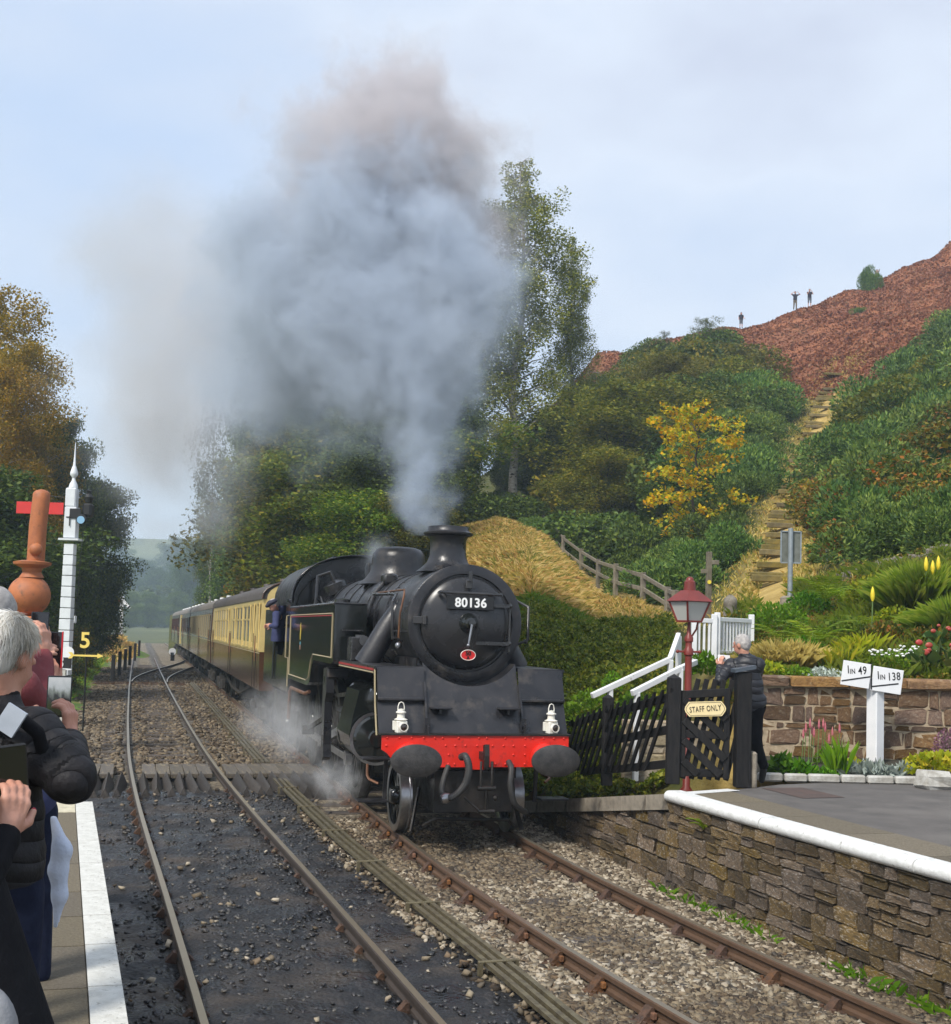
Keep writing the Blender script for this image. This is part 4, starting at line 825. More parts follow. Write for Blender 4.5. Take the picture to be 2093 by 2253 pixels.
part(MB().box((-0.625, 1.19, SB + 0.02), (0.16, 0.05, 0.10), ch=0.01).box((-0.56, 1.16, SB + 0.02), (0.05, 0.05, 0.12), ch=0.01), 'door_clamp', m_blk, None, door)
part(MB().box((0, 1.09, SB + 0.50), (0.085, 0.03, 0.12), ch=0.01).box((0.005, 1.05, SB + 0.60), (0.05, 0.02, 0.13), ch=0.006), 'lamp_bracket', m_blk, None, door)
pl_ = part(MB().box((0.012, 1.045, SB + 0.255), (0.63, 0.025, 0.175), ch=0.01), 'number_plate', M('plate_black', (0.012, 0.012, 0.013), rough=0.35), None, door)
tm_ = text_mesh('80136', 0.165, 0.006, 0.0042, 1.06, 0.98); to = link('plate_number', tm_, M('plate_white', (0.85, 0.85, 0.83), rough=0.4), pl_); to.rotation_euler = (R(90), 0, 0); to.location = (0.012, 1.03, SB + 0.255)
ov = part(MB().lathe([(0.0, 0.0), (0.11, 0.0), (0.11, 0.02)], (0, 0, 0), (0, 1, 0), 28), 'shed_plate', M('shed_red', (0.62, 0.015, 0.015), rough=0.4), None, door)
ov.data.transform(Matrix.Diagonal((0.9, 1, 0.62, 1))); ov.location = (0.0, 1.045, SB - 0.41)
part(MB().tube([(0.098 * math.cos(t), -0.002, 0.066 * math.sin(t)) for t in np.linspace(0, 2 * math.pi, 25)], 0.005, 5), 'shed_plate_rim', m_lwhite, None, door).location = (0.0, 1.045, SB - 0.41)
for tx, dz, sz in (('50', 0.02, 0.075), ('A', -0.035, 0.055)):
    o = link('shed_plate_number', text_mesh(tx, sz, 0.003, 0.002), m_dark, door); o.rotation_euler = (R(90), 0, 0); o.location = (0, 1.04, SB - 0.41 + dz)
# chimney and dome
part(MB().lathe([(0.44, 0.70), (0.36, 0.76), (0.29, 0.83), (0.256, 0.92), (0.248, 1.02), (0.252, 1.14), (0.275, 1.195), (0.345, 1.222), (0.35, 1.245), (0.30, 1.262), (0.29, 1.275), (0.285, 1.33), (0.245, 1.335), (0.22, 1.28), (0.22, 0.95)], (0, 2.26, SB), (0, 0, 1), 40), 'chimney', m_smb, 40)
part(MB().lathe([(0.66, 0.62), (0.54, 0.72), (0.47, 0.82), (0.445, 0.95), (0.44, 1.05), (0.425, 1.13), (0.37, 1.205), (0.28, 1.24), (0.12, 1.255), (0.0, 1.258)], (0, 5.55, SB), (0, 0, 1), 40), 'dome', m_smb, 50)
for s in (-1, 1):
    mb = MB().box((s * 0.42, 4.2, SB + 0.66), (0.22, 0.30, 0.16), ch=0.03); mb.tube([(s * 0.45, 4.2, SB + 0.66), (s * 0.66, 4.1, SB + 0.42), (s * 0.79, 4.1, SB + 0.0), (s * 0.8, 4.1, SB - 0.4)], 0.035, 8); part(mb, 'clack_valve', m_blk, 40)
    mb = MB().tube([(s * 0.78, 1.45, SB - 0.26), (s * 0.92, 1.42, SB - 0.20), (s * 0.93, 1.45, SB + 0.24), (s * 0.80, 1.82, SB + 0.36), (s * 0.78, 3.55, SB + 0.40)], 0.020, 8)
    for q in ((0.90, 1.44, SB - 0.22), (0.78, 2.4, SB + 0.385), (0.78, 3.3, SB + 0.395)): mb.ball((s * q[0], q[1], q[2]), 0.032, 8, 6)
    part(mb, 'handrail', m_blk, 50)
mb = MB().tube([(-0.76, 1.62, SB - 0.30), (-0.80, 1.6, SB - 0.2), (-0.79, 1.6, SB + 0.10), (-0.74, 1.6, SB + 0.36), (-0.72, 1.7, SB + 0.42), (-0.735, 3.5, SB + 0.42)], 0.013, 6); part(mb, 'oil_pipe', m_brass, 50)
part(MB().ball((-0.80, 1.58, SB - 0.32), 0.05, 10, 8), 'oil_valve', m_steel, 60)
mb = MB().box((-1.04, 3.1, 2.30), (0.30, 0.36, 0.34), ch=0.015); lub = part(mb, 'lubricator_box', m_blk)
part(MB().lathe([(0.07, 0), (0.07, 0.02)], (-1.02, 2.86, 2.42), (0, -1, 0), 16), 'lubricator_dial', m_steel, 40, lub); part(MB().tube([(-1.1, 2.9, 2.22), (-0.95, 2.88, 2.22)], 0.014, 6), 'lubricator_pipe', m_brass, 50, lub)
part(MB().box((-1.04, 3.1, 2.485), (0.12, 0.08, 0.03)), 'lubricator_lid', m_steel, None, lub)
mb = MB()
for k in range(9):
    y = 7.4 + 0.16 * k; mb.tube([(-0.95 + 0.05 * math.sin(k * 2), y, 2.95), (-0.9 + 0.06 * math.cos(k * 3), y + 0.1, 3.08 + 0.06 * math.sin(k * 1.7)), (-0.8, y + 0.25, 3.0)], 0.014, 5)
mb.box((-1.0, 5.0, 2.985), (0.4, 0.5, 0.05), ch=0.02); mb.lathe([(0.12, 0.0), (0.12, 0.08), (0.0, 0.10)], (-1.08, 4.5, 2.95), n=14); part(mb, 'tank_top_fittings', m_blk, 40)
part(MB().lathe([(0.09, 0.0), (0.09, 0.22), (0.06, 0.30), (0, 0.30)], (-0.1, 7.6, SB + 0.78), n=12).lathe([(0.09, 0.0), (0.09, 0.22), (0.06, 0.30), (0, 0.30)], (0.2, 7.6, SB + 0.78), n=12), 'safety_valve', m_blk, 40)
part(MB().lathe([(0.16, -0.02), (0.22, 0.0), (0.22, 0.18), (0.10, 0.24), (0.0, 0.24)], (-0.55, 8.3, SB + 0.55), (-0.4, 0, 0.9), 14).tube([(-0.55, 8.3, 3.3), (-0.7, 8.3, 3.62), (-0.9, 8.5, 3.55), (-0.92, 8.5, 3.0)], 0.04, 8), 'manifold', m_blk, 40)
# crest on the tank: a lion over a wheel
cr1 = MB().prism([(-0.02, 0.02), (0.05, 0.03), (0.075, 0.12), (0.05, 0.17), (0.055, 0.27), (0.0, 0.33), (-0.02, 0.26), (-0.07, 0.22), (-0.05, 0.12)], (-1.3365, 7.35, 2.34), (0, 1, 0), (0, 0, 1), (-1, 0, 0), 0, 0.002)
part(cr1, 'crest', M('crest_gold', (0.62, 0.45, 0.06), rough=0.35))
part(MB().prism([(-0.06, -0.01), (0.06, -0.01), (0.065, -0.06), (-0.065, -0.06)], (-1.3366, 7.35, 2.34), (0, 1, 0), (0, 0, 1), (-1, 0, 0), 0, 0.002), 'crest_band', M('crest_blue', (0.10, 0.35, 0.42), rough=0.35))
part(MB().prism([(-0.05, -0.065), (0.05, -0.065), (0.025, -0.15), (-0.02, -0.15)], (-1.3367, 7.35, 2.34), (0, 1, 0), (0, 0, 1), (-1, 0, 0), 0, 0.002), 'crest_foot', M('crest_pink', (0.55, 0.30, 0.20), rough=0.35))

# ------------------------------------------------------------------ white oil lamps standing on the beam
def oil_lamp(x, label, rz):
    t = thing('oil_lamp', label, 'lamp', T(x, 0.60, 1.335), YAW + rz, 'white oil lamps on the buffer beam'); t.scale = (.9, .9, .88)
    MB().box((0, 0, 0.085), (0.15, 0.15, 0.17), 0, 0.012).box((-0.085, 0.03, 0.10), (0.03, 0.06, 0.13), 0, 0.006).build('lamp_body', m_lwhite, t)
    MB().lathe([(0.075, 0.17), (0.095, 0.185), (0.055, 0.205), (0.05, 0.27), (0.07, 0.275), (0.07, 0.29), (0.045, 0.30), (0.045, 0.325), (0.0, 0.335)], n=18).build('lamp_chimney', m_lwhite, t, 40)
    MB().tube([(0.045, 0, 0.27), (0.045, 0, 0.36), (0.03, 0, 0.41), (0, 0, 0.425), (-0.03, 0, 0.41), (-0.045, 0, 0.36), (-0.045, 0, 0.27)], 0.008, 6).build('lamp_handle', m_lwhite, t, 60)
    b = MB().lathe([(0.062, 0.0), (0.062, 0.03), (0.05, 0.03), (0.05, 0.012)], (0.015, -0.075, 0.085), (0, -1, 0), 22).build('lens_ring', m_lwhite, t, 40)
    MB().lathe([(0.05, 0.012), (0.04, 0.026), (0.02, 0.034), (0.0, 0.037)], (0.015, -0.075, 0.085), (0, -1, 0), 22).build('lens', m_lens, b, 60)
oil_lamp(-0.95, 'white oil lamp above the left buffer of the engine', 0.12); oil_lamp(0.99, 'white oil lamp above the right buffer of the engine, beside the picket fence', 0.22)

# ------------------------------------------------------------------ the coaches: brown below, cream round the windows
m_choc = M('coach_brown', (0.085, 0.04, 0.02), (0.065, 0.032, 0.018), 2, 0.16, coat=0.4, bump=0.03, bscale=3)
m_cream = M('coach_cream', (0.64, 0.50, 0.21), (0.56, 0.43, 0.17), 3, 0.3, coat=0.2)
m_croof = M('coach_roof', (0.085, 0.07, 0.06), (0.05, 0.042, 0.038), 3, 0.6, bump=0.2, c3=(0.12, 0.10, 0.085), c3scale=1.5)
m_croof2 = M('grey_coach_roof', (0.20, 0.175, 0.15), (0.15, 0.13, 0.11), 3, 0.6, bump=0.2)
m_maroon = M('coach_maroon', (0.075, 0.032, 0.022), (0.06, 0.026, 0.018), 2, 0.16, coat=0.4)
m_pane = GLASS('coach_glass', (0.02, 0.02, 0.018), 0.05)
m_under = M('underframe', (0.018, 0.016, 0.014), (0.04, 0.033, 0.027), 8, 0.7, bump=0.3)
WINMESH = {}
def coach(y0, length, label, upper, lower, roofm, framem, nwin, style):
    t = thing('railway_coach', label, 'coach', T(0, y0, 0), YAW, 'coaches of the train')
    Lc = length; hw = 1.36; zb, zw, zt = 1.08, 1.98, 3.22
    side = lambda z0, z1, b0, b1: MB().add([(s * b, y, z) for s in (-1, 1) for y in (0, Lc) for z, b in ((z0, b0), (z1, b1))], [(0, 1, 3, 2), (4, 6, 7, 5), (0, 4, 5, 1), (2, 3, 7, 6), (1, 5, 7, 3), (0, 2, 6, 4)])
    side(zb, zw, hw - 0.03, hw).build('lower_body', lower, t); side(zw + 0.001, zt, hw, hw - 0.05).build('upper_body', upper, t)
    arc = [((hw - 0.03) * math.sin(a), zt + 0.53 * math.cos(a) ** 0.75) for a in np.linspace(-math.pi / 2, math.pi / 2, 17)]
    mb = MB().grid([[(x, y, z) for x, z in arc] for y in (-0.02, Lc + 0.02)]); mb.f += [tuple(range(17)), tuple(range(17, 34))[::-1]]
    rf = mb.build('roof', roofm, t, 40)
    if style != 2:
        e = MB().prism([(x * 0.93, z - 0.05) for x, z in arc] + [(1.2, 2.1), (-1.2, 2.1)], (0, 0, 0), (1, 0, 0), (0, 0, 1), (0, 1, 0), -0.035, -0.01).build('coach_end', upper, t)
    vm = MB().lathe([(0.10, 0), (0.12, 0.06), (0.10, 0.12), (0, 0.13)], n=8)
    vo = vm.build('roof_vent', roofm if style == 0 else m_white, rf); first = True
    for i in range(int(Lc / 2.2)):
        o = vo if first else twin(vo, rf); first = False; o.location = (-0.45 if i % 2 else 0.35, 1.2 + i * 2.2, zt + 0.5)
    mb = MB().box((-hw - 0.001, Lc / 2, zw - 0.03), (0.014, Lc, 0.02)); mb.build('cream_lining_strip', m_line, t)
    # windows: each with its frame and pane
    def window(y, w, z0, z1, transom):
        key = (w, z0, z1, transom, framem.name)
        if key not in WINMESH:
            x = -0.012; f = MB()
            for yy in (-w / 2, w / 2): f.box((x, yy, (z0 + z1) / 2), (0.03, 0.045, z1 - z0 + 0.045))
            for zz in (z0, z1) + ((transom,) if transom else ()): f.box((x, 0, zz), (0.028, w - 0.045, 0.045))
            fo = f.build('window', framem); po = MB().add([(0, -w / 2, z0), (0, w / 2, z0), (0, w / 2, z1), (0, -w / 2, z1)], [(0, 1, 2, 3)]).build('pane', m_pane)
            WINMESH[key] = (fo.data, po.data); bpy.data.objects.remove(fo); bpy.data.objects.remove(po)
        fm, pm = WINMESH[key]
        o = link('window', fm, None, t); o.location = (-hw + 0.012, y, 0); p = link('pane', pm, None, o); p.location = (-0.004, 0, 0); 
        o.rotation_euler = (0, 0, 0)
    if style == 0:      # saloon with tall twin windows
        for i, y in enumerate([3.2, 4.22, 5.55, 6.57, 8.2, 10.95, 12.3, 13.32, 14.65, 15.67, 17.0]): window(y, 0.95, 2.04, 3.10, 2.74)
        for y in (0.62, 1.95): window(y, 0.50, 2.04, 3.12, None)
    elif style == 1:
        for i in range(nwin): window(1.8 + i * (Lc - 3.6) / (nwin - 1), (Lc - 3.6) / (nwin - 1) * 0.72, 2.06, 2.98, None)
    else:
        for i in range(nwin): window(1.5 + i * (Lc - 6.5) / (nwin - 1), (Lc - 6.5) / (nwin - 1) * 0.80, 2.06, 2.95, None)
        MB().box((-hw + 0.005, Lc - 4.0, 2.2), (0.05, 1.5, 1.95)).build('guard_door', m_cream, t)
    for y in (1.28, 9.6, Lc - 1.1):
        MB().box((-hw - 0.004, y, 2.1), (0.012, 0.62, 1.9)).build('coach_door', lower if style else upper, t) if False else None
        MB().tube([(-hw - 0.03, y - 0.42, 1.75), (-hw - 0.03, y - 0.42, 2.35)], 0.014, 6).build('door_grip', m_brass, t)
        MB().box((-hw + 0.0, y - 0.36, 1.75), (0.012, 0.012, 1.3)).build('door_joint', m_dark, t)
        MB().box((-hw + 0.0, y + 0.36, 1.75), (0.012, 0.012, 1.3)).build('door_joint', m_dark, t)
    mb = MB().box((0, Lc / 2, 1.02), (2.3, Lc - 0.3, 0.12)); mb.bar((-1.1, 5, 0.95), (-1.1, 8, 0.6), 0.05, 0.07); mb.bar((-1.1, Lc - 5, 0.95), (-1.1, Lc - 8, 0.6), 0.05, 0.07); mb.bar((-1.1, 8, 0.6), (-1.1, Lc - 8, 0.6), 0.05, 0.07)
    mb.box((-0.6, Lc * .42, 0.75), (0.9, 1.8, 0.5), 0, 0.03); mb.box((-0.6, Lc * .58, 0.78), (0.9, 1.2, 0.42), 0, 0.03); mb.tube([(-0.5, Lc * .3, 0.75), (-0.5, Lc * .3 + 1, 0.75)], 0.25, 12); mb.build('underframe', m_under, t)
    for yb in (2.6, Lc - 2.6):
        bg_ = MB().box((-1.0, yb, 0.62), (0.14, 2.7, 0.30), 0, 0.03); bg_.box((1.0, yb, 0.62), (0.14, 2.7, 0.30), 0, 0.03); bg_.box((0, yb, 0.7), (2.0, 0.4, 0.25)); bg_.box((-1.06, yb, 0.38), (0.16, 0.9, 0.22), 0, 0.03)
        for yy in (-1.25, 1.25): bg_.box((-1.08, yb + yy, 0.48), (0.16, 0.30, 0.34), 0, 0.03); bg_.tube([(-1.1, yb + yy * .6, 0.3), (-1.1, yb + yy * .6, 0.6)], 0.07, 8)
        bo_ = bg_.build('bogie', m_under, t)
        for yy in (-1.25, 1.25):
            for s in (-1, 1): MB().lathe([(0.0, -0.03), (0.40, -0.03), (0.457, -0.06), (0.457, 0.06), (0.2, 0.04), (0, 0.04)], (s * 0.75, yb + yy, 0.457), (-s, 0, 0), 24).build('coach_wheel', m_dirt, bo_, 40)
    if style == 0:
        MB().box((-1.1, -0.03, 1.62), (0.05, 0.05, 0.22), 0, 0.01).build('lamp_iron', m_white, t)
        for x in (-0.8675, 0.8675): MB().lathe([(0.0, -0.34), (0.2, -0.33), (0.2, -0.30), (0.07, -0.29), (0.08, 0)], (x, 0, 1.05), (0, 1, 0), 16).build('buffer', m_under, t, 40)
        MB().box((0, -0.18, 2.2), (0.9, 0.36, 2.1)).build('gangway', m_dark, t)
        mb = MB().tube([((hw - 0.02) * math.sin(a), -0.045, zt + 0.48 * math.cos(a) ** 0.75) for a in np.linspace(-math.pi / 2, 0, 9)], 0.02, 6); mb.build('end_beading', m_choc, t)
    MB().box((0, Lc + 0.3, 2.1), (1.1, 0.7, 2.2)).build('gangway', m_dark, t)
coach(14.45, 19.45, 'cream and brown coach with tall windows, next to the engine', m_cream, m_choc, m_croof, m_cream, 10, 0)
coach(34.65, 20.9, 'all brown coach with slim windows, second behind the engine', m_maroon, m_maroon, m_croof2, m_line, 12, 1)
coach(56.3, 18.5, 'brown coach with a yellow guard door, third behind the engine', m_maroon, m_choc, m_croof2, m_choc, 6, 2)
coach(75.5, 19.0, 'plain brown coach at the tail of the train', m_maroon, m_maroon, m_croof2, m_maroon, 8, 1)
# ------------------------------------------------------------------ the hillside right of the line: a height field over (bearing, depth)
COLS = {  # bearing (as u in the photograph): list of (depth, v) where the ground is seen; z given as 'z'
    330: [(112, 'z', -.3), (125, 'z', 1), (150, 'z', 4)],
    440: [(92, 'z', -.3), (101, 'z', 2.2), (112, 'z', 3.2), (150, 'z', 7)],
    490: [(73, 'z', -.3), (82, 'z', 2.5), (100, 'z', 4.5), (150, 'z', 10)],
    600: [(50, 'z', -.3), (58, 'z', 2.5), (75, 'z', 5), (120, 'z', 11), (150, 'z', 13)],
    700: [(38, 'z', -.3), (45, 'z', 2.8), (62, 'z', 5.5), (90, 'z', 9.5), (150, 'z', 16)],
    810: [(29, 'z', -.3), (36, 'z', 2.8), (50, 'z', 5.5), (75, 'z', 9.5), (150, 'z', 19)],
    900: [(23, 'z', -.3), (28, 'z', 2.0), (36, 1105), (50, 1045), (62, 1012), (90, 'z', 12), (150, 'z', 22)],
    960: [(20.5, 'z', -.3), (23, 'z', 1.2), (30, 1130), (42, 1062), (55, 1012), (75, 1000), (110, 'z', 16), (150, 'z', 24)],
    1030: [(18.2, 'z', -.3), (20, 'z', 1.0), (22.5, 'z', 2.4), (30, 1115), (42, 1056), (54, 1036), (71, 1012), (85, 968), (110, 'z', 22), (150, 'z', 27)],
    1150: [(17.6, 'z', -.2), (19, 'z', .5), (21, 'z', 1.8), (24, 1238), (30, 1200), (38, 1162), (44, 1138), (52, 1112), (70, 1010), (90, 830), (110, 692), (150, 'z', 29)],
    1250: [(16.8, 'z', .0), (19, 'z', .6), (21, 'z', 1.7), (25, 1226), (34.5, 1176), (45, 1145), (55, 1080), (70, 930), (90, 760), (105, 668), (150, 'z', 29)],
    1330: [(16.8, 'z', .3), (19.5, 'z', 1.6), (24, 1226), (30, 1210), (40, 1145), (55, 985), (75, 800), (90, 730), (104, 655), (150, 'z', 29)],
    1450: [(16.9, 'z', .3), (17.0, 'z', 1.95), (20, 'z', 2.45), (25, 1190), (30, 1150), (42, 1040), (60, 890), (80, 755), (95, 690), (105, 634), (150, 'z', 31)],
    1545: [(16.9, 'z', .3), (17.0, 'z', 1.95), (19, 'z', 2.4), (24, 1170), (30, 1120), (45, 1000), (60, 890), (75, 790), (90, 700), (104, 600), (150, 'z', 33)],
    1640: [(16.9, 'z', .3), (17.0, 'z', 1.95), (19, 'z', 2.5), (24, 1150), (30, 1085), (45, 965), (60, 855), (75, 755), (90, 660), (107, 570), (150, 'z', 38)],
    1750: [(16.9, 'z', .3), (17.0, 'z', 1.95), (19, 'z', 2.6), (24, 1115), (30, 1065), (45, 935), (60, 815), (75, 705), (95, 595), (112, 528), (150, 'z', 45)],
    1848: [(16.9, 'z', .3), (17.0, 'z', 1.95), (19, 'z', 2.7), (25, 1085), (45, 910), (60, 780), (80, 655), (100, 550), (118, 468), (150, 'z', 53)],
    2100: [(16.9, 'z', .3), (17.0, 'z', 1.95), (19, 'z', 2.8), (25, 1075), (45, 900), (60, 760), (80, 600), (100, 480), (120, 400), (150, 'z', 64)],
    2600: [(16.9, 'z', .3), (17.0, 'z', 1.95), (19, 'z', 2.8), (25, 1090), (45, 920), (60, 780), (80, 600), (100, 480), (120, 400), (150, 'z', 66)]}
_us = sorted(COLS); _prof = []
for u in _us:
    P = []
    for c in COLS[u]:
        if c[1] == 'z': P.append((c[0], c[2]))
        else: P.append((c[0], at(u, c[1], c[0]).z))
    _prof.append(P)
_as = np.array([at(u, 1200, 50).x / 50 for u in _us])
def _zc(i, Y):
    P = _prof[i]; ys_ = [p[0] for p in P]; zs_ = [p[1] for p in P]
    return np.where(np.asarray(Y) < ys_[0], -0.6 + 0 * np.asarray(Y, float), np.interp(Y, ys_, zs_))
def hill_base(X, Y):
    X = np.asarray(X, float); Y = np.asarray(Y, float); a = np.clip(X / Y, _as[0] + 1e-4, _as[-1] - 1e-4); i = np.clip(np.searchsorted(_as, a) - 1, 0, len(_as) - 2)
    t = (a - _as[i]) / (_as[i + 1] - _as[i]); Z = np.stack([_zc(k, Y) for k in range(len(_us))], 0)
    z0 = np.take_along_axis(Z, i[None], 0)[0]; z1 = np.take_along_axis(Z, (i + 1)[None], 0)[0]
    z = z0 + (z1 - z0) * t
    return z + (fbm(X * 0.25, Y * 0.25, 41, 4) - 0.5) * np.clip((Y - 17) * 0.05, 0, 1.6) * np.where((X / Y < .175) & (Y < 74), .3, 1) * np.where(z > -.2, 1, 0)
def hz(X, Y): return float(hill_base(np.array([X]), np.array([Y]))[0])
aa = np.linspace(_as[0], _as[-1], 330); YY_ = np.concatenate([np.arange(16.8, 30, 0.25), np.arange(30, 60, 0.5), np.arange(60, 135, 0.8), np.arange(135, 152, 4)])
A_, Y_ = np.meshgrid(aa, YY_); X_ = A_ * Y_; Z_ = hill_base(X_, Y_); Z_[-1] -= 8
ii = np.arange(A_.size).reshape(A_.shape); qf = np.stack([ii[:-1, :-1], ii[:-1, 1:], ii[1:, 1:], ii[1:, :-1]], -1).reshape(-1, 4)
# what grows where: heather near the top, dry golden grass on the mound by the line, turf and scrub soil between
U_ = (A_ * F + PW / 2) / K; heath = np.clip((Y_ - (82 - 10 * np.clip((U_ - 1400) / 300, 0, 1.6))) / 6 + (fbm(X_ * .15, Y_ * .15, 5, 3) - .5) * 3, 0, 1) * np.clip((U_ - 1120) / 50, 0, 1)
gold = np.clip(1 - np.abs(Y_ - 38) / 26, 0, 1) * np.clip((1330 - U_) / 90, 0, 1) * np.clip((U_ - 840) / 60, 0, 1) * 1.6
step_u = np.interp(Y_, [24, 30, 45, 60, 75, 85], [1500, 1500, 1535, 1575, 1615, 1640]); gold = np.maximum(gold, np.clip(1.3 - np.abs(U_ - step_u) / (2600 / Y_ * 0.9), 0, 1)); gold = np.clip(gold, 0, 1)
def land_material():
    m = bpy.data.materials.new('hill_turf'); m.use_nodes = True; nt = m.node_tree; b = nt.nodes['Principled BSDF']; N = nt.nodes.new; L = nt.links.new; b.inputs['Roughness'].default_value = 1.0; b.inputs['Specular IOR Level'].default_value = 0.1
    tc = N('ShaderNodeTexCoord')
    def nzz(s, d=5):
        n = N('ShaderNodeTexNoise'); n.inputs['Scale'].default_value = s; n.inputs['Detail'].default_value = d; n.inputs['Roughness'].default_value = .65; L(tc.outputs['Object'], n.inputs['Vector']); return n.outputs['Fac']
    def mixc(f, a, b_):
        x = N('ShaderNodeMix'); x.data_type = 'RGBA'
        if isinstance(f, float): x.inputs[0].default_value = f
        else: L(f, x.inputs[0])
        for k, c in ((6, a), (7, b_)):
            if isinstance(c, tuple): x.inputs[k].default_value = (*c, 1)
            else: L(c, x.inputs[k])
        return x.outputs[2]
    def mr(f, lo, hi):
        q = N('ShaderNodeMapRange'); q.inputs[1].default_value = lo; q.inputs[2].default_value = hi; L(f, q.inputs[0]); return q.outputs[0]
    n1 = mr(nzz(1.2), .35, .65); n2 = mr(nzz(0.35), .35, .65)
    green = mixc(n1, (0.045, 0.055, 0.015), (0.10, 0.095, 0.03)); golden = mixc(n1, (0.32, 0.22, 0.07), (0.50, 0.36, 0.13)); hea = mixc(n1, (0.22, 0.085, 0.042), (0.34, 0.14, 0.068)); hea = mixc(n2, hea, mixc(n1, (0.16, 0.06, 0.038), (0.28, 0.13, 0.07)))
    a1 = N('ShaderNodeAttribute'); a1.attribute_name = 'heath'; a2 = N('ShaderNodeAttribute'); a2.attribute_name = 'gold'
    c = mixc(a1.outputs['Fac'], mixc(a2.outputs['Fac'], green, golden), hea); L(c, b.inputs['Base Color'])
    bp = N('ShaderNodeBump'); bp.inputs['Strength'].default_value = 1; bp.inputs['Distance'].default_value = 0.18; L(nzz(2.2, 8), bp.inputs['Height']); L(bp.outputs[0], b.inputs['Normal'])
    return m
m_land = land_material()
hill = link('hillside', npmesh('hillside', np.stack([X_, Y_, Z_], -1).reshape(-1, 3), qf, True, {'heath': heath, 'gold': gold}), m_land); tag(hill, kind='structure')

# left bank beyond the left platform, and the valley sides far away
def bank(name, xs_, ys_, zf, mat):
    Xb, Yb = np.meshgrid(xs_, ys_); Zb = zf(Xb, Yb); n, k = Xb.shape; i2 = np.arange(Xb.size).reshape(n, k)
    o = link(name, npmesh(name, np.stack([Xb, Yb, Zb], -1).reshape(-1, 3), np.stack([i2[:-1, :-1], i2[:-1, 1:], i2[1:, 1:], i2[1:, :-1]], -1).reshape(-1, 4), True), mat); tag(o, kind='structure'); return o
m_verge = M('verge_grass', (0.11, 0.20, 0.02), (0.065, 0.12, 0.018), 0.9, 1.0, bump=1.5, bscale=6, c3=(0.24, 0.17, 0.04), c3lo=0.52, c3hi=0.66, c3scale=0.22)
trackx = lambda Y: OX - (Y - OY) * math.tan(YAW)
def lb(X, Y):
    d = (trackx(Y) - 6.1) - X; z = np.clip(d * 0.16, -0.5, 0.7) + np.clip(d - 5, 0, 40) * 0.22; z = z + (fbm(X * .4, Y * .4, 4, 3) - .5) * 0.35
    mound = 1.3 * np.exp(-((X - (trackx(Y) - 5.2)) / 2.4) ** 2 - ((Y - 98) / 9) ** 2); return np.where(d < -0.5, -0.6, z) * np.clip((Y - 22) / 8, 0, 1) - 0.15 + mound
bank('verge', np.linspace(-75, -3, 140), np.concatenate([np.arange(22, 60, 1), np.arange(60, 160, 2)]), lb, m_verge)
m_far = M('far_moor', (0.05, 0.065, 0.02), (0.085, 0.09, 0.03), 0.012, 1.0, bump=3, bscale=0.06, c3=(0.13, 0.14, 0.05), c3lo=0.5, c3hi=0.6, c3scale=0.02)
def far(X, Y):
    ridge = 60 * np.clip((Y - 560) / 300, 0, 1) ** 1.5 + np.clip((Y - 150) / 400, 0, 1) * 4; side = np.clip((X + Y * 0.235) / 90, 0, 1) ** 1.2 * 26 + np.clip((-X - Y * 0.36) / 120, 0, 1) ** 1.2 * 34
    return -0.8 + ridge + side * np.clip((Y - 130) / 80, 0, 1) + (fbm(X * .01, Y * .01, 12, 4) - .5) * 7 * np.clip((Y - 200) / 300, 0, 1)
bank('far_hills', np.linspace(-800, 500, 90), np.concatenate([np.arange(130, 400, 10), np.arange(400, 1000, 20)]), far, m_far)

# ------------------------------------------------------------------ leaves, trees, bushes
def leaf_mesh(name, P, size, seed, aspect=0.55, flat=0.0, tilt=None, fold=False):
    """one rhombic leaf (or leaf spray) per point"""
    r = np.random.default_rng(seed); n = len(P); P = np.asarray(P, float)
    d = r.normal(size=(n, 3)); d[:, 2] = d[:, 2] * (.55 if tilt is None else 1) + (tilt if tilt is not None else -0.2); d /= np.linalg.norm(d, axis=1)[:, None]
    q = r.normal(size=(n, 3)) * .55 + np.array([0, 0, .9 if tilt is None else .4]); w = np.cross(d, q); w /= np.linalg.norm(w, axis=1)[:, None] + 1e-9
    s = (size * (0.6 + 0.8 * r.random(n)))[:, None]
    nrm = np.cross(d, w) * s * 0.12
    v = np.stack([P - d * s * 0.5, P + w * s * aspect * 0.5 + nrm, P + d * s * 0.5, P - w * s * aspect * 0.5 + nrm], 1)
    return npmesh(name, v.reshape(-1, 3), np.arange(4 * n).reshape(-1, 4))
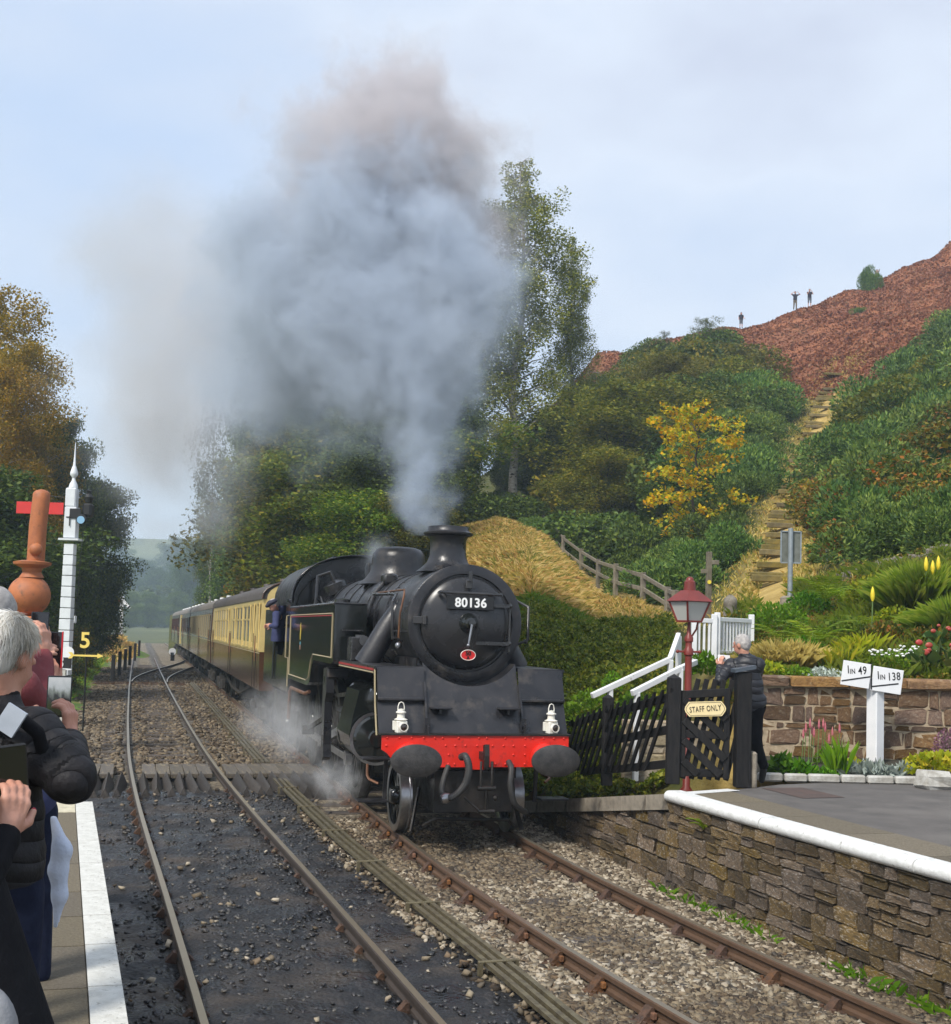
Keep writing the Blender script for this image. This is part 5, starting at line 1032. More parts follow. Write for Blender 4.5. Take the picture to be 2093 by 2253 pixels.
def tree_shape(seed, H, R_, base, nl, shape, rise=0.35, trunk_r=0.16, wob=0.25, droop=0.0, sub=5, lean=(0, 0)):
    r = random.Random(seed); mb = MB(); pts = []; k = 9
    for i in range(k + 1):
        t = i / k; pts.append(Vector((lean[0] * H * t + r.uniform(-wob, wob) * t, lean[1] * H * t + r.uniform(-wob, wob) * t, H * 0.97 * t)))
    pts[0] = Vector((0, 0, -0.4)); mb.tube(pts, [trunk_r * (1.25 if i == 0 else 1) * (1 - i / (k + 0.3)) ** 0.85 + 0.012 for i in range(k + 1)], 8)
    cl = []; az = r.uniform(0, 6)
    for i in range(nl):
        t = (i + r.random()) / nl; h = base + (1 - base) * t; j = min(int(h * k), k - 1); p0 = pts[j].lerp(pts[j + 1], h * k - j); az += 2.4 + r.uniform(-.5, .5)
        ln = R_ * shape(t) * r.uniform(0.65, 1.12); d = Vector((math.cos(az), math.sin(az), rise + r.uniform(-.25, .35)))
        q = [p0]; 
        for s_ in range(4): d = d + Vector((r.uniform(-.25, .25), r.uniform(-.25, .25), r.uniform(-.15, .15) - droop * s_ * 0.3)); q.append(q[-1] + d.normalized() * ln / 4)
        mb.tube(q, [max(0.012, trunk_r * 0.34 * (1 - t * 0.6)) * (1 - 0.22 * a) for a in range(5)], 5)
        for s_ in range(sub):
            f = r.uniform(0.3, 1.05) * 4; a = min(int(f), 3); c = q[a].lerp(q[a + 1], f - a); o = Vector((r.uniform(-1, 1), r.uniform(-1, 1), r.uniform(-.7, .7))) * ln * 0.24
            cl.append((c + o, ln))
    cl.append((pts[-1], R_ * 0.3)); return mb, cl
def crown_points(cl, n, seed, sig, droop=0.0):
    r = np.random.default_rng(seed); C = np.array([c for c, l in cl]); S_ = np.array([max(0.25, min(1.0, l / 2.5)) for c, l in cl]); w = S_ ** 1.5; i = r.choice(len(C), n, p=w / w.sum())
    g = r.normal(size=(n, 3)); g /= np.linalg.norm(g, axis=1)[:, None]; g *= (r.random(n) ** .42)[:, None] * np.array([1.75, 1.75, 1.15]); P = C[i] + g * (sig * S_[i])[:, None]
    if droop: P[:, 2] -= np.abs(r.normal(size=n)) * droop
    return P
m_bark = M('bark', (0.045, 0.036, 0.027), (0.085, 0.07, 0.055), 5, 0.95, bump=1, bscale=12, stretch=(1, 1, .3))
m_birch = M('birch_bark', (0.40, 0.38, 0.33), (0.20, 0.18, 0.15), 3, 0.85, bump=.5, bscale=12, c3=(0.03, 0.028, 0.025), c3lo=.56, c3hi=.62, c3scale=4, stretch=(1, 1, 1.6))
lf_birch = LEAF('birch_leaves', [(0.065, 0.095, 0.014), (0.12, 0.16, 0.023), (0.19, 0.225, 0.034), (0.32, 0.32, 0.06)], 0.35)
lf_dark = LEAF('sycamore_leaves', [(0.030, 0.055, 0.011), (0.055, 0.095, 0.018), (0.09, 0.14, 0.026), (0.16, 0.20, 0.04)], 0.3)
lf_green = LEAF('hazel_leaves', [(0.05, 0.09, 0.012), (0.095, 0.15, 0.02), (0.16, 0.22, 0.03), (0.32, 0.29, 0.04)], 0.38)
lf_olive = LEAF('hawthorn_leaves', [(0.065, 0.088, 0.014), (0.125, 0.15, 0.022), (0.20, 0.205, 0.03), (0.32, 0.27, 0.042)], 0.38)
lf_gold = LEAF('golden_birch_leaves', [(0.13, 0.10, 0.015), (0.24, 0.165, 0.025), (0.33, 0.21, 0.035), (0.17, 0.16, 0.028)], 0.38)
lf_yellow = LEAF('yellow_maple_leaves', [(0.62, 0.30, 0.03), (0.70, 0.43, 0.03), (0.66, 0.50, 0.05), (0.42, 0.42, 0.05), (0.20, 0.30, 0.04)], 0.4, ov=0)
lf_gorse = LEAF('gorse_sprays', [(0.030, 0.066, 0.016), (0.065, 0.12, 0.028), (0.11, 0.18, 0.04), (0.20, 0.26, 0.06)], 0.2)
lf_bram = LEAF('bramble_leaves', [(0.045, 0.07, 0.013), (0.085, 0.12, 0.02), (0.16, 0.17, 0.03), (0.28, 0.20, 0.035), (0.28, 0.11, 0.03)], 0.3)
lf_hedge = LEAF('hedge_leaves', [(0.045, 0.078, 0.010), (0.09, 0.14, 0.016), (0.15, 0.20, 0.025), (0.28, 0.28, 0.045)], 0.3)
lf_pale = LEAF('pale_birch_leaves', [(0.06, 0.075, 0.03), (0.10, 0.115, 0.045), (0.14, 0.15, 0.06)], 0.35)
TM = {}
def tree_kind(key, seed, H, R_, base, nl, shape, nleaf, leaf, mat, bark, sig=0.55, droop=0.0, aspect=0.6, **kw):
    mb, cl = tree_shape(seed, H, R_, base, nl, shape, droop=droop, **kw)
    t = mb.build('trunk', bark, smooth=60, fix=False); P = crown_points(cl, nleaf, seed, sig, droop)
    c = leaf_mesh('crown', P, leaf, seed, aspect); c.materials.append(mat); TM[key] = (t.data, c, H); bpy.data.objects.remove(t)
def plant(key, name, label, cat, X, Y, z, height, rz=None, wide=1.0, group=None, crown_mat=None):
    tr, c, H = TM[key]; s = height / H
    o = thing(name, label, cat, (X, Y, z), RNG.uniform(0, 6.28) if rz is None else rz, group); o.scale = (s * wide, s * wide, s)
    link('trunk', tr, None, o); cc = link('crown', c, None, o)
    if crown_mat:
        cc.material_slots[0].link = 'OBJECT'; cc.material_slots[0].material = crown_mat
    return o
oval = lambda t: math.sin(math.pi * (0.12 + 0.83 * t)) ** 0.7
cone = lambda t: (1 - t) ** 0.75 + 0.12
spire = lambda t: min(1, 0.55 + t * 1.2) * (1 - t) ** 0.55 + 0.08
tree_kind('birchA', 3, 21, 4.1, 0.18, 70, spire, 42000, 0.15, lf_birch, m_birch, 0.40, 0.55, rise=0.75, trunk_r=0.24, wob=0.5)
tree_kind('birchB', 8, 20, 4.6, 0.25, 60, oval, 46000, 0.16, lf_birch, m_birch, 0.45, 0.55, rise=0.7, trunk_r=0.26, wob=0.7, lean=(-0.07, 0))
tree_kind('leafA', 14, 16, 5.2, 0.10, 66, oval, 52000, 0.25, lf_dark, m_bark, 0.75, 0.1, rise=0.5, trunk_r=0.35)
tree_kind('leafB', 22, 10, 4.0, 0.04, 60, oval, 44000, 0.20, lf_green, m_bark, 0.6, 0.1, rise=0.6, trunk_r=0.2)
tree_kind('scrubA', 31, 6, 2.9, 0.02, 54, oval, 28000, 0.135, lf_olive, m_bark, 0.42, 0.05, rise=0.6, trunk_r=0.12)
tree_kind('scrubB', 35, 5, 2.8, 0.02, 50, oval, 22000, 0.14, lf_bram, m_bark, 0.42, 0.05, rise=0.4, trunk_r=0.08)
tree_kind('goldA', 41, 18, 4.6, 0.15, 64, oval, 46000, 0.17, lf_gold, m_birch, 0.6, 0.3, rise=0.6, trunk_r=0.22)
tree_kind('maple', 47, 4.8, 2.3, 0.08, 30, lambda t: (1 - t) ** 0.6 * (0.6 + t) + 0.1, 3600, 0.125, lf_yellow, m_bark, 0.24, 0.05, 0.85, rise=0.55, trunk_r=0.05, sub=6)
tree_kind('wispy', 52, 7, 2.2, 0.25, 36, oval, 5200, 0.12, lf_pale, m_birch, 0.4, 0.2, rise=0.9, trunk_r=0.07)
# ------------------------------------------------------------------ trees beside the line (right of the train) and on the left
def tree_at(key, name, label, u, v_top, Y, z=None, wide=1.0, group=None, cat='tree', cm=None, rz=None):
    p = at(u, v_top, Y); zz = hz(p.x, Y) if z is None else z
    return plant(key, name, label, cat, p.x, Y, zz - 0.1, p.z - zz, rz, wide, group, cm)
G = 'trees on the bank beside the train'
tree_at('birchA', 'birch_tree', 'tallest slender birch, right of the smoke, airy with a pointed top', 1015, 285, 70, None, 1.08, G, rz=0.4)
tree_at('birchB', 'birch_tree', 'birch half hidden in smoke with a pale leaning trunk, beside the tallest birch', 905, 330, 72, None, 0.8, G, rz=0.0)
tree_at('birchA', 'birch_tree', 'lower birch just right of the tallest birch, its crown reaching over the path', 1118, 445, 74, None, 0.72, G, rz=2.2)
tree_at('birchB', 'birch_tree', 'tall birch wrapped in blue smoke above the middle of the train', 650, 350, 78, None, 0.8, G, rz=2.6)
tree_at('birchA', 'birch_tree', 'tall birch behind the densest smoke, between its two smoky neighbours', 775, 340, 80, None, 0.9, G, rz=4.1)
tree_at('leafA', 'broadleaf_tree', 'dark broad tree behind the smoke over the second coach', 565, 560, 82, None, 0.62, G)
tree_at('leafA', 'broadleaf_tree', 'dark round tree behind the chimney smoke', 845, 640, 62, None, 0.9, G)
tree_at('leafB', 'broadleaf_tree', 'bushy green tree with bright yellow green leaves above the engine dome', 655, 840, 54, None, 1.3, G)
tree_at('leafB', 'broadleaf_tree', 'dark green bushy tree between the dome and the chimney', 755, 830, 50, None, 1.2, G, cm=lf_dark)
tree_at('scrubA', 'hawthorn_tree', 'yellowing hawthorn just left of the chimney', 810, 965, 45, None, 1.3, G)
tree_at('scrubA', 'hawthorn_tree', 'olive brown hawthorn over the first coach', 578, 850, 60, None, 1.1, G)
tree_at('leafB', 'broadleaf_tree', 'green bushy tree above the first coach roof', 628, 930, 56, None, 1.0, G)
tree_at('leafB', 'broadleaf_tree', 'green tree low behind the cab roof', 700, 960, 46, None, 1.4, G)
tree_at('leafA', 'broadleaf_tree', 'dull green tree over the second coach with smoke at its top', 505, 790, 84, None, 0.6, G)
tree_at('wispy', 'birch_tree', 'grey wispy birch standing at the left end of the tree belt', 424, 785, 100, None, 0.42, G)
tree_at('leafB', 'broadleaf_tree', 'dark tree over the third coach', 475, 930, 92, None, 0.6, G, cm=lf_dark)
tree_at('leafB', 'broadleaf_tree', 'hazy tree above the tail of the train', 422, 1010, 108, None, 0.5, G, cm=lf_dark)
tree_at('wispy', 'birch_tree', 'thin birch beside the hazy tree at the tail of the train', 402, 930, 112, None, 0.4, G)
tree_at('leafA', 'broadleaf_tree', 'dark tree under the birches, left of the golden mound', 880, 760, 66, None, 1.0, G)
tree_at('scrubB', 'bramble_bush', 'orange leaved bush low beside the second coach roof', 545, 1075, 60, None, .9, G, 'bush')
tree_at('leafB', 'broadleaf_tree', 'dense dark tree below the lower birch, beside the post fence', 1075, 800, 72, None, 1.1, G, cm=lf_dark)
tree_at('leafA', 'broadleaf_tree', 'dark tree right of the birches, over the far end of the fence', 1150, 790, 80, None, 0.9, G)
tree_at('leafA', 'broadleaf_tree', 'deep green tree low in the belt under the two smoky birches', 690, 600, 70, None, .9, G)
tree_at('leafB', 'broadleaf_tree', 'green tree under the densest smoke, left of the chimney', 790, 720, 60, None, 1.3, G)
tree_at('leafA', 'broadleaf_tree', 'dark tree filling the gap behind the tallest birch trunk', 985, 830, 90, None, .9, G); tree_at('leafB', 'broadleaf_tree', 'low dark tree behind the top of the golden mound', 1030, 900, 84, None, 1.2, G, cm=lf_dark)
GL = 'trees left of the line'
zl = lambda u, Y: float(lb(np.array([at(u, 1200, Y).x]), np.array([float(Y)]))[0])
def ltree(key, name, label, u, vt, Y, wide=1.0, cm=None, cat='tree'): return tree_at(key, name, label, u, vt, Y, zl(u, Y), wide, GL, cat, cm)
ltree('goldA', 'birch_tree', 'tall birch with thin golden brown leaves at the left edge', -15, 545, 58, 0.85)
ltree('goldA', 'birch_tree', 'lower golden brown birch in front of the tall one, behind the water crane', 10, 700, 50, 0.85)
ltree('leafA', 'sycamore_tree', 'dark green sycamore behind the white signal post', 120, 810, 56, 0.6)
ltree('leafA', 'sycamore_tree', 'dark sycamore with a long branch reaching right over the verge', 192, 930, 64, 0.75)
ltree('leafB', 'broadleaf_tree', 'dark undergrowth tree behind the orange water crane', 40, 1010, 42, 1.0, lf_dark)
ltree('leafB', 'broadleaf_tree', 'green undergrowth tree right of the signal post foot', 140, 1095, 64, 0.7, lf_dark)
ltree('leafB', 'broadleaf_tree', 'dark bush tree behind the distant signal', 160, 1110, 90, 0.6, lf_dark)
ltree('goldA', 'birch_tree', 'dense golden birch behind the red signal arm', 52, 655, 53, .75)
ltree('leafB', 'broadleaf_tree', 'green tree left of the crowd', -60, 900, 40, 1.3, lf_dark)
ltree('scrubB', 'bramble_bush', 'bramble bush at the foot of the white signal', 112, 1215, 42, 1.0, None, 'bush')
GV = 'hazy trees far down the valley'
HAZY = ['hazy tree at the left end of the row', 'hazy tree behind the distant signal', 'hazy blue tree above the far track', 'hazy tree left of the far track bend', 'hazy tree over the far track bend', 'hazy tree just above the last coach roof', 'low hazy bush left of the far track', 'low hazy bush at the far track bend', 'low hazy tree right of the distant signal', 'low hazy tree beside the last coach', 'faintest blue tree on the left', 'faintest blue tree on the right', 'hazy tree behind the tail coach']
k = 0
for u, vt, Y, w, key in [(215, 1085, 361, 1.2, 'leafA'), (245, 1100, 437, 1.2, 'leafA'), (275, 1085, 570, 1.5, 'leafA'), (305, 1105, 456, 1.3, 'leafB'), (335, 1110, 494, 1.3, 'leafA'), (360, 1085, 408, 1.4, 'leafA'), (290, 1150, 332, 1.3, 'leafB'), (322, 1160, 361, 1.3, 'leafB'), (255, 1150, 304, 1.2, 'leafB'), (345, 1150, 323, 1.3, 'leafB'), (232, 1060, 684, 1.6, 'leafA'), (350, 1045, 627, 1.6, 'leafA'), (380, 1060, 342, 1.3, 'leafA')]:
    p = at(u, vt, Y); tree_kind_ = ['broad', 'bushy', 'low', 'round'][k % 4]; k += 1
    z0 = float(far(np.array([p.x]), np.array([float(Y)]))[0])
    plant(key, 'broadleaf_tree', HAZY[k - 1] + ' in the valley beyond the train', 'tree', p.x, Y, z0 - 0.3, p.z - z0, None, w * .75, GV, lf_dark)
# far wood on the valley floor, one mass
r = np.random.default_rng(5); n = 60000; fy = 380 + 260 * r.random(n); fx = fy * (-0.40 + 0.24 * r.random(n)); cz_ = far(fx, fy) + (6 + 9 * fbm(fx * .06, fy * .06, 3, 2)) * (0.3 + 0.7 * r.random(n))
wood = link('far_wood', leaf_mesh('far_wood', np.stack([fx, fy, cz_], -1), 2.2, 4, 0.8), lf_dark); tag(wood, kind='stuff')

# ------------------------------------------------------------------ scrub, gorse and brambles on the hillside
def bush_points(n, seed, rx, rz_, lumps=9):
    r = np.random.default_rng(seed); C = np.clip(r.normal(size=(lumps, 3)), -1.5, 1.5) * np.array([rx * .42, rx * .42, rz_ * .28]); C[:, 2] = np.abs(C[:, 2]) + rz_ * 0.35 - .25 * np.hypot(C[:, 0], C[:, 1]); i = r.integers(0, lumps, n); d = r.normal(size=(n, 3)); d /= np.linalg.norm(d, axis=1)[:, None]
    rad = (0.55 + 0.5 * r.random(n) ** 0.4) * rx * 0.42; P = C[i] + d * rad[:, None] * np.array([1, 1, 0.85]); P[:, 2] = np.abs(P[:, 2]); return P, d
def gorse_mesh(name, seed, n=11000):
    P, d = bush_points(n, seed, 1.5, 1.5, 11); r = np.random.default_rng(seed); q = d * 0.8 + r.normal(size=d.shape) * 0.5; q[:, 2] += 0.45; q /= np.linalg.norm(q, axis=1)[:, None]
    w = np.cross(q, r.normal(size=d.shape)); w /= np.linalg.norm(w, axis=1)[:, None]; s = (0.07 + 0.09 * r.random(n))[:, None]
    v = np.stack([P - w * s * .13, P + w * s * .13, P + q * s + w * s * .02], 1); v = np.stack([P - w * s * .2, P + q * s * .5 - w * s * .16, P + q * s, P + q * s * .4 + w * s * .2], 1)
    me = npmesh(name, v.reshape(-1, 3), np.arange(4 * n).reshape(-1, 4)); me.materials.append(lf_gorse); return me
def bramble_mesh(name, seed, mat, n=9000, size=0.085):
    P, d = bush_points(n, seed, 1.5, 1.2, 13); me = leaf_mesh(name, P, size, seed, .75); me.materials.append(mat); return me
GM = [gorse_mesh('gorse', s) for s in (1, 2, 3)]; BM = [bramble_mesh('bramble', s, lf_bram) for s in (4, 5)]; OM = [bramble_mesh('hawthorn', s, lf_olive, 9000, .09) for s in (6, 7)]; DM = [bramble_mesh('dark_shrub', s, lf_dark, 9000, .10) for s in (8, 9)]
def bush(kind, u, v, Y, size, label, group, tall=1.0):
    ms = {'gorse': GM, 'bramble': BM, 'hawthorn': OM, 'shrub': DM}[kind]; p = at(u, v, Y); z = hz(p.x, Y)
    o = link({'gorse': 'gorse_bush', 'bramble': 'bramble_bush', 'hawthorn': 'hawthorn_bush', 'shrub': 'dark_shrub'}[kind], RNG.choice(ms), None); o.location = (p.x, Y, z - 0.25 * size); o.rotation_euler = (0, 0, RNG.uniform(0, 6.28)); o.scale = (size, size, size * tall)
    tag(o, label, 'bush', group); return o
def gv(u, Y):
    p = at(u, 1200, Y); z = hz(p.x, Y); q = at(u, 0, Y).z; w = at(u, 1000, Y).z; return 1000 * (q - z) / (q - w)
stepu = lambda Y: float(np.interp(Y, [24, 30, 45, 60, 75, 85], [1500, 1500, 1535, 1575, 1615, 1640]))
def field(kind, n, u0, u1, y0, y1, s0, s1, label, group, seed, clear=26, tall=1.0, cond=None):
    r = random.Random(seed); placed = []; tries = 0
    while len(placed) < n and tries < n * 60:
        tries += 1; u = r.uniform(u0, u1); Y = r.uniform(y0, y1); s = r.uniform(s0, s1)
        if abs(u - stepu(Y)) < clear + s * 1.5 * 2318 / Y: continue
        if cond and not cond(u, Y): continue
        if any(abs(u - a) < (s + c) * 0.72 * 2318 / Y and abs(Y - b) < (s + c) * 0.8 for a, b, c in placed): continue
        placed.append((u, Y, s))
        fy_, fx_ = (Y - y0) / (y1 - y0), (u - u0) / (u1 - u0)
        w = ('lowest row', 'second row', 'third row', 'fourth row', 'top row')[min(4, int(fy_ * 5))] + ', ' + ('far left', 'left', 'left of centre', 'centre', 'right of centre', 'right', 'far right')[min(6, int(fx_ * 7))]
        sz = ('very small', 'small', 'middling', 'large', 'very large')[min(4, int((s - s0) / (s1 - s0 + 1e-6) * 5))]
        tf = r.uniform(.8, 1.2); bush(kind, u, 1000, Y, s, sz + (' tall ' if tf > 1 else ' squat ') + label + ', ' + w, group, tall * tf)
field('gorse', 46, 1640, 1960, 48, 84, 1.5, 2.6, 'gorse right of the hill steps', 'gorse thicket right of the steps', 1, clear=34, cond=lambda u, Y: gv(u, Y) > max(660, 820 - 0.74 * (u - 1650)))
field('gorse', 34, 1430, 1600, 50, 88, 1.1, 2.1, 'gorse left of the hill steps', 'gorse left of the steps', 2, clear=34, cond=lambda u, Y: gv(u, Y) > 800 + max(0, u - 1480) * .25)
field('hawthorn', 12, 1660, 1940, 50, 78, 1.3, 2.0, 'yellowish bush in the gorse thicket', 'bushes in the gorse thicket', 15, cond=lambda u, Y: gv(u, Y) > max(700, 850 - 0.72 * (u - 1650)))
field('bramble', 34, 1600, 1930, 29, 50, 1.1, 1.9, 'rusty bramble right of the lower steps', 'brambles right of the steps', 3, tall=.9)
field('gorse', 12, 1700, 1930, 26, 40, 0.9, 1.4, 'gorse above the garden', 'gorse above the garden', 4)
field('hawthorn', 26, 1165, 1440, 60, 92, 1.6, 2.8, 'hawthorn bush behind the yellow maple', 'hawthorns on the slope', 5, cond=lambda u, Y: gv(u, Y) > 735)
field('shrub', 26, 1120, 1440, 50, 84, 1.5, 2.6, 'dark shrub behind the path fence', 'dark shrubs behind the path', 6, cond=lambda u, Y: gv(u, Y) > 790)
field('gorse', 20, 1235, 1500, 36, 50, 0.9, 1.6, 'gorse below the yellow maple', 'gorse below the maple', 7, clear=20)
field('gorse', 14, 1370, 1480, 46, 66, 1.2, 2.0, 'gorse right of the yellow maple', 'gorse right of the maple', 8)
field('gorse', 4, 1030, 1120, 52, 60, .4, .6, 'gorse clump in the post fence', 'gorse in the fence', 9)
field('shrub', 10, 1180, 1420, 84, 98, 1.6, 2.4, 'dark bush below the skyline', 'bushes near the skyline', 10, cond=lambda u, Y: gv(u, Y) > 680 + max(0, u - 1300) * .1)
field('shrub', 12, 890, 1000, 58, 72, 1.2, 2.2, 'dark shrub under the birches', 'shrubs under the birches', 12)
bush('gorse', 1690, 545, 108, .75, 'lone dark gorse bush on the heather skyline', None, 2.3); bush('gorse', 1668, 590, 100, .5, 'small green bush alone in the heather', None)
tree_at('maple', 'maple_tree', 'young maple tree with bright yellow autumn leaves', 1352, 775, 45, None, .9)
tree_at('wispy', 'birch_tree', 'thin pale birch on the skyline left of the first hiker', 1375, 615, 94, None, 1.7, 'thin birches on the skyline'); tree_at('wispy', 'birch_tree', 'sparse twiggy birch on the skyline, left of the pale one', 1290, 640, 96, None, 1.1, 'thin birches on the skyline')
tree_at('leafB', 'broadleaf_tree', 'round green tree on the slope below the first hiker', 1400, 690, 84, None, 1.0, None, 'tree', lf_dark)
tree_at('scrubA', 'hawthorn_tree', 'large yellow green hawthorn left of the yellow maple', 1215, 750, 66, None, 1.5, None); tree_at('scrubA', 'hawthorn_tree', 'olive hawthorn above the yellow maple', 1310, 690, 76, None, 1.4, None)
tree_at('scrubA', 'hawthorn_tree', 'brownish hawthorn between the birches and the yellow maple', 1180, 880, 60, None, 1.5, None)
# heather: clumps nobody could count
r = np.random.default_rng(9); n = 130000; Yh = 66 + 58 * r.random(n); ah = 0.04 + (0.47 - 0.04) * r.random(n); Xh = ah * Yh; Uh = (ah * F + PW / 2) / K; hm = np.clip((Yh - (82 - 10 * np.clip((Uh - 1400) / 300, 0, 1.6))) / 6 + (fbm(Xh * .15, Yh * .15, 5, 3) - .5) * 3, 0, 1); k = hm > r.random(n) * .6; Xh, Yh = Xh[k], Yh[k]
lump = fbm(Xh * .7, Yh * .7, 77, 2); Zh = hill_base(Xh, Yh) + (lump - .3) * 0.35 * r.random(len(Xh)) ** 1.5
hm_ = leaf_mesh('heather', np.stack([Xh, Yh, Zh], -1), 0.24, 3, .7, tilt=.5); ho = link('heather', hm_, LEAF('heather_sprigs', [(0.17, 0.062, 0.034), (0.27, 0.10, 0.048), (0.35, 0.145, 0.066), (0.34, 0.19, 0.10)], .15, big=.25, bigscale=.25)); tag(ho, kind='stuff')
# tufts of dry grass: blades as thin triangles
def blades(name, X, Y, Z, h, seed, mat, lean=0.5, wid=0.03, wind=(0.2, 0)):
    r = np.random.default_rng(seed); n = len(X); hh = h * (0.5 + 0.9 * r.random(n)); az = r.random(n) * 6.283; ln = lean * (r.random(n) ** 1.0)
    d = np.stack([np.cos(az) * ln + wind[0], np.sin(az) * ln + wind[1], np.ones(n)], -1); d /= np.linalg.norm(d, axis=1)[:, None]; P = np.stack([X, Y, Z - 0.03], -1); wv = np.stack([-np.sin(az + .7), np.cos(az + .7), 0 * az], -1) * (wid * (0.6 + .8 * r.random(n)))[:, None]
    mid = P + d * hh[:, None] * .6; tip = P + d * hh[:, None] * .95 + np.stack([np.cos(az), np.sin(az), -0.5 * np.ones(n)], -1) * (hh * ln * .5)[:, None]
    v = np.stack([P - wv, P + wv, mid + wv * .6, tip], 1); o = link(name, npmesh(name, v.reshape(-1, 3), np.arange(4 * n).reshape(-1, 4)), mat); return o
m_dry = LEAF('dry_grass_blades', [(0.15, 0.17, 0.03), (0.34, 0.28, 0.07), (0.56, 0.42, 0.13), (0.72, 0.57, 0.24), (0.46, 0.27, 0.09), (0.28, 0.26, 0.06)], .3, big=.3, bigscale=.22)
m_gr = LEAF('green_grass_blades', [(0.07, 0.13, 0.015), (0.11, 0.20, 0.02), (0.17, 0.26, 0.03), (0.27, 0.25, 0.06)], .35, big=.2, bigscale=.3)
r = np.random.default_rng(19); n = 190000; Yg = 20 + 42 * r.random(n) ** 1.3; ug = 880 + 450 * r.random(n); ag = (ug * K - PW / 2 + .0294 * 0) / F; Xg = ag * Yg; Zg = hill_base(Xg, Yg); k = (Zg > .9) & (Yg > 24.6) & ((r.random(n) < fbm(Xg * .8, Yg * .8, 6, 3) * 1.5)) & (ug < np.interp(Yg, [20, 29.5, 31, 34.5, 38, 42, 46, 51, 57, 60, 65, 71], [1330, 1312, 1290, 1240, 1185, 1150, 1116, 1080, 1056, 1040, 1022, 1005]) - 6 - 26 * fbm(Xg * 1.1, Yg * .9, 8, 2) * 28 / Yg); Xg, Yg, Zg = Xg[k], Yg[k], Zg[k]
gk = fbm(Xg * .35, Yg * .35, 91, 3) + np.clip((27 - Yg) * .05, -.1, .2) > .60; tag(blades('green_tussocks', Xg[gk], Yg[gk], Zg[gk], .26, 8, m_gr, 1.0, .009, (.05, 0)), kind='stuff'); Xg, Yg, Zg = Xg[~gk], Yg[~gk], Zg[~gk]
tag(blades('dry_grass', Xg, Yg, Zg, (.20 + .20 * fbm(Xg * .6, Yg * .6, 61, 3)) * np.sqrt(28 / Yg), 3, m_dry, 1.2, .007, (.12, -.05)), kind='stuff')
r = np.random.default_rng(23); n = 26000; Yg = 24 + 62 * r.random(n); su = np.interp(Yg, [24, 30, 45, 60, 75, 85], [1500, 1500, 1535, 1575, 1615, 1640]); ug = su + r.normal(size=n) * (2318 / Yg * 0.95); k = np.abs(ug - su) > 2318 / Yg * .28; ag = (ug * K - PW / 2) / F; Xg = (ag * Yg)[k]; Yg = Yg[k]; tag(blades('path_grass', Xg, Yg, hill_base(Xg, Yg), .17, 4, m_dry, .8, .014), kind='stuff')
r = np.random.default_rng(29); n = 60000; Yg = 32 + 75 * r.random(n) ** 1.2; dg = 0.3 + 9 * r.random(n); Xg = trackx(Yg) - 6.1 - dg; Zg = lb(Xg, Yg); k = fbm(Xg * .3, Yg * .3, 2, 2) > .2
tag(blades('verge_grass', Xg[k], Yg[k], Zg[k], .28, 5, m_gr, .7, .035), kind='stuff')
r = np.random.default_rng(30); n = 9000; Yg = 98 + 7 * r.normal(size=n); Xg = trackx(Yg) - 5.2 + 1.9 * r.normal(size=n); k = (Xg < trackx(Yg) - 4.6); tag(blades('mound_grass', Xg[k], Yg[k], lb(Xg[k], Yg[k]), .5, 6, m_dry, .8, .06), kind='stuff')
# clipped creeping hedge on the bank behind the engine
r = np.random.default_rng(33); n = 60000; uh = 985 + 335 * r.random(n); Yh = 17.3 + 8.6 * r.random(n); ah = (uh * K - PW / 2) / F; Xh = ah * Yh; top = hill_base(Xh, Yh); lum = fbm(Xh * 2.2, Yh * 2.2, 3, 3); Zh = np.maximum(top, .2) + (lum * .55) * r.random(n) ** .4; edge = np.clip((25.4 - Yh + (fbm(Xh, Yh, 44, 2) - .5) * 3) / 1.5, 0, 1) * np.clip((1318 - uh) / 20, 0, 1) ; k = r.random(n) < edge
P = np.stack([Xh, Yh, Zh], -1)[k]; c = P.mean(0); hd = link('hedge', leaf_mesh('hedge', P - np.array([c[0], c[1], 0]), .075, 4, .65, tilt=.35), lf_hedge); hd.location = (c[0], c[1], 0); tag(hd, 'low dense green hedge spreading on the bank behind the engine', 'hedge')
# the haze of damp air and drifting smoke
hb = MB().box((-140, 478, 55.5), (1340, 1104, 115)).build('haze', None, fix=True); tag(hb, kind='stuff')
hm = bpy.data.materials.new('haze_air'); hm.use_nodes = True; nt = hm.node_tree; nt.nodes.remove(nt.nodes['Principled BSDF']); pv = nt.nodes.new('ShaderNodeVolumePrincipled'); pv.inputs['Density'].default_value = 0.0008; pv.inputs['Color'].default_value = (0.70, 0.86, 1.0, 1); pv.inputs['Anisotropy'].default_value = 0.1
nt.links.new(pv.outputs[0], nt.nodes['Material Output'].inputs['Volume']); hb.data.materials.append(hm)
# ------------------------------------------------------------------ right side: garden wall, fences, gate, lamp, signs
m_wood_b = M('black_tarred_wood', (0.007, 0.007, 0.008), (0.018, 0.016, 0.015), 5, 0.6, spec=.25, bump=0.35, bscale=30, stretch=(6, 6, 1), var=0.2)
m_greywood = M('weathered_wood', (0.22, 0.19, 0.135), (0.13, 0.11, 0.08), 5, 0.9, bump=0.5, bscale=25, var=0.15, c3=(0.15, 0.15, 0.06), c3lo=.55, c3hi=.7)
m_redpaint = M('maroon_lamp_paint', (0.20, 0.028, 0.018), (0.15, 0.022, 0.015), 6, 0.4)
m_cream_s = M('cream_sign', (0.80, 0.66, 0.36), (0.74, 0.60, 0.32), 5, 0.5)
m_ink = M('black_lettering', (0.008, 0.008, 0.008), rough=0.5)
m_galv = M('galvanised_steel', (0.36, 0.40, 0.42), (0.26, 0.29, 0.30), 8, 0.5, 0.5)
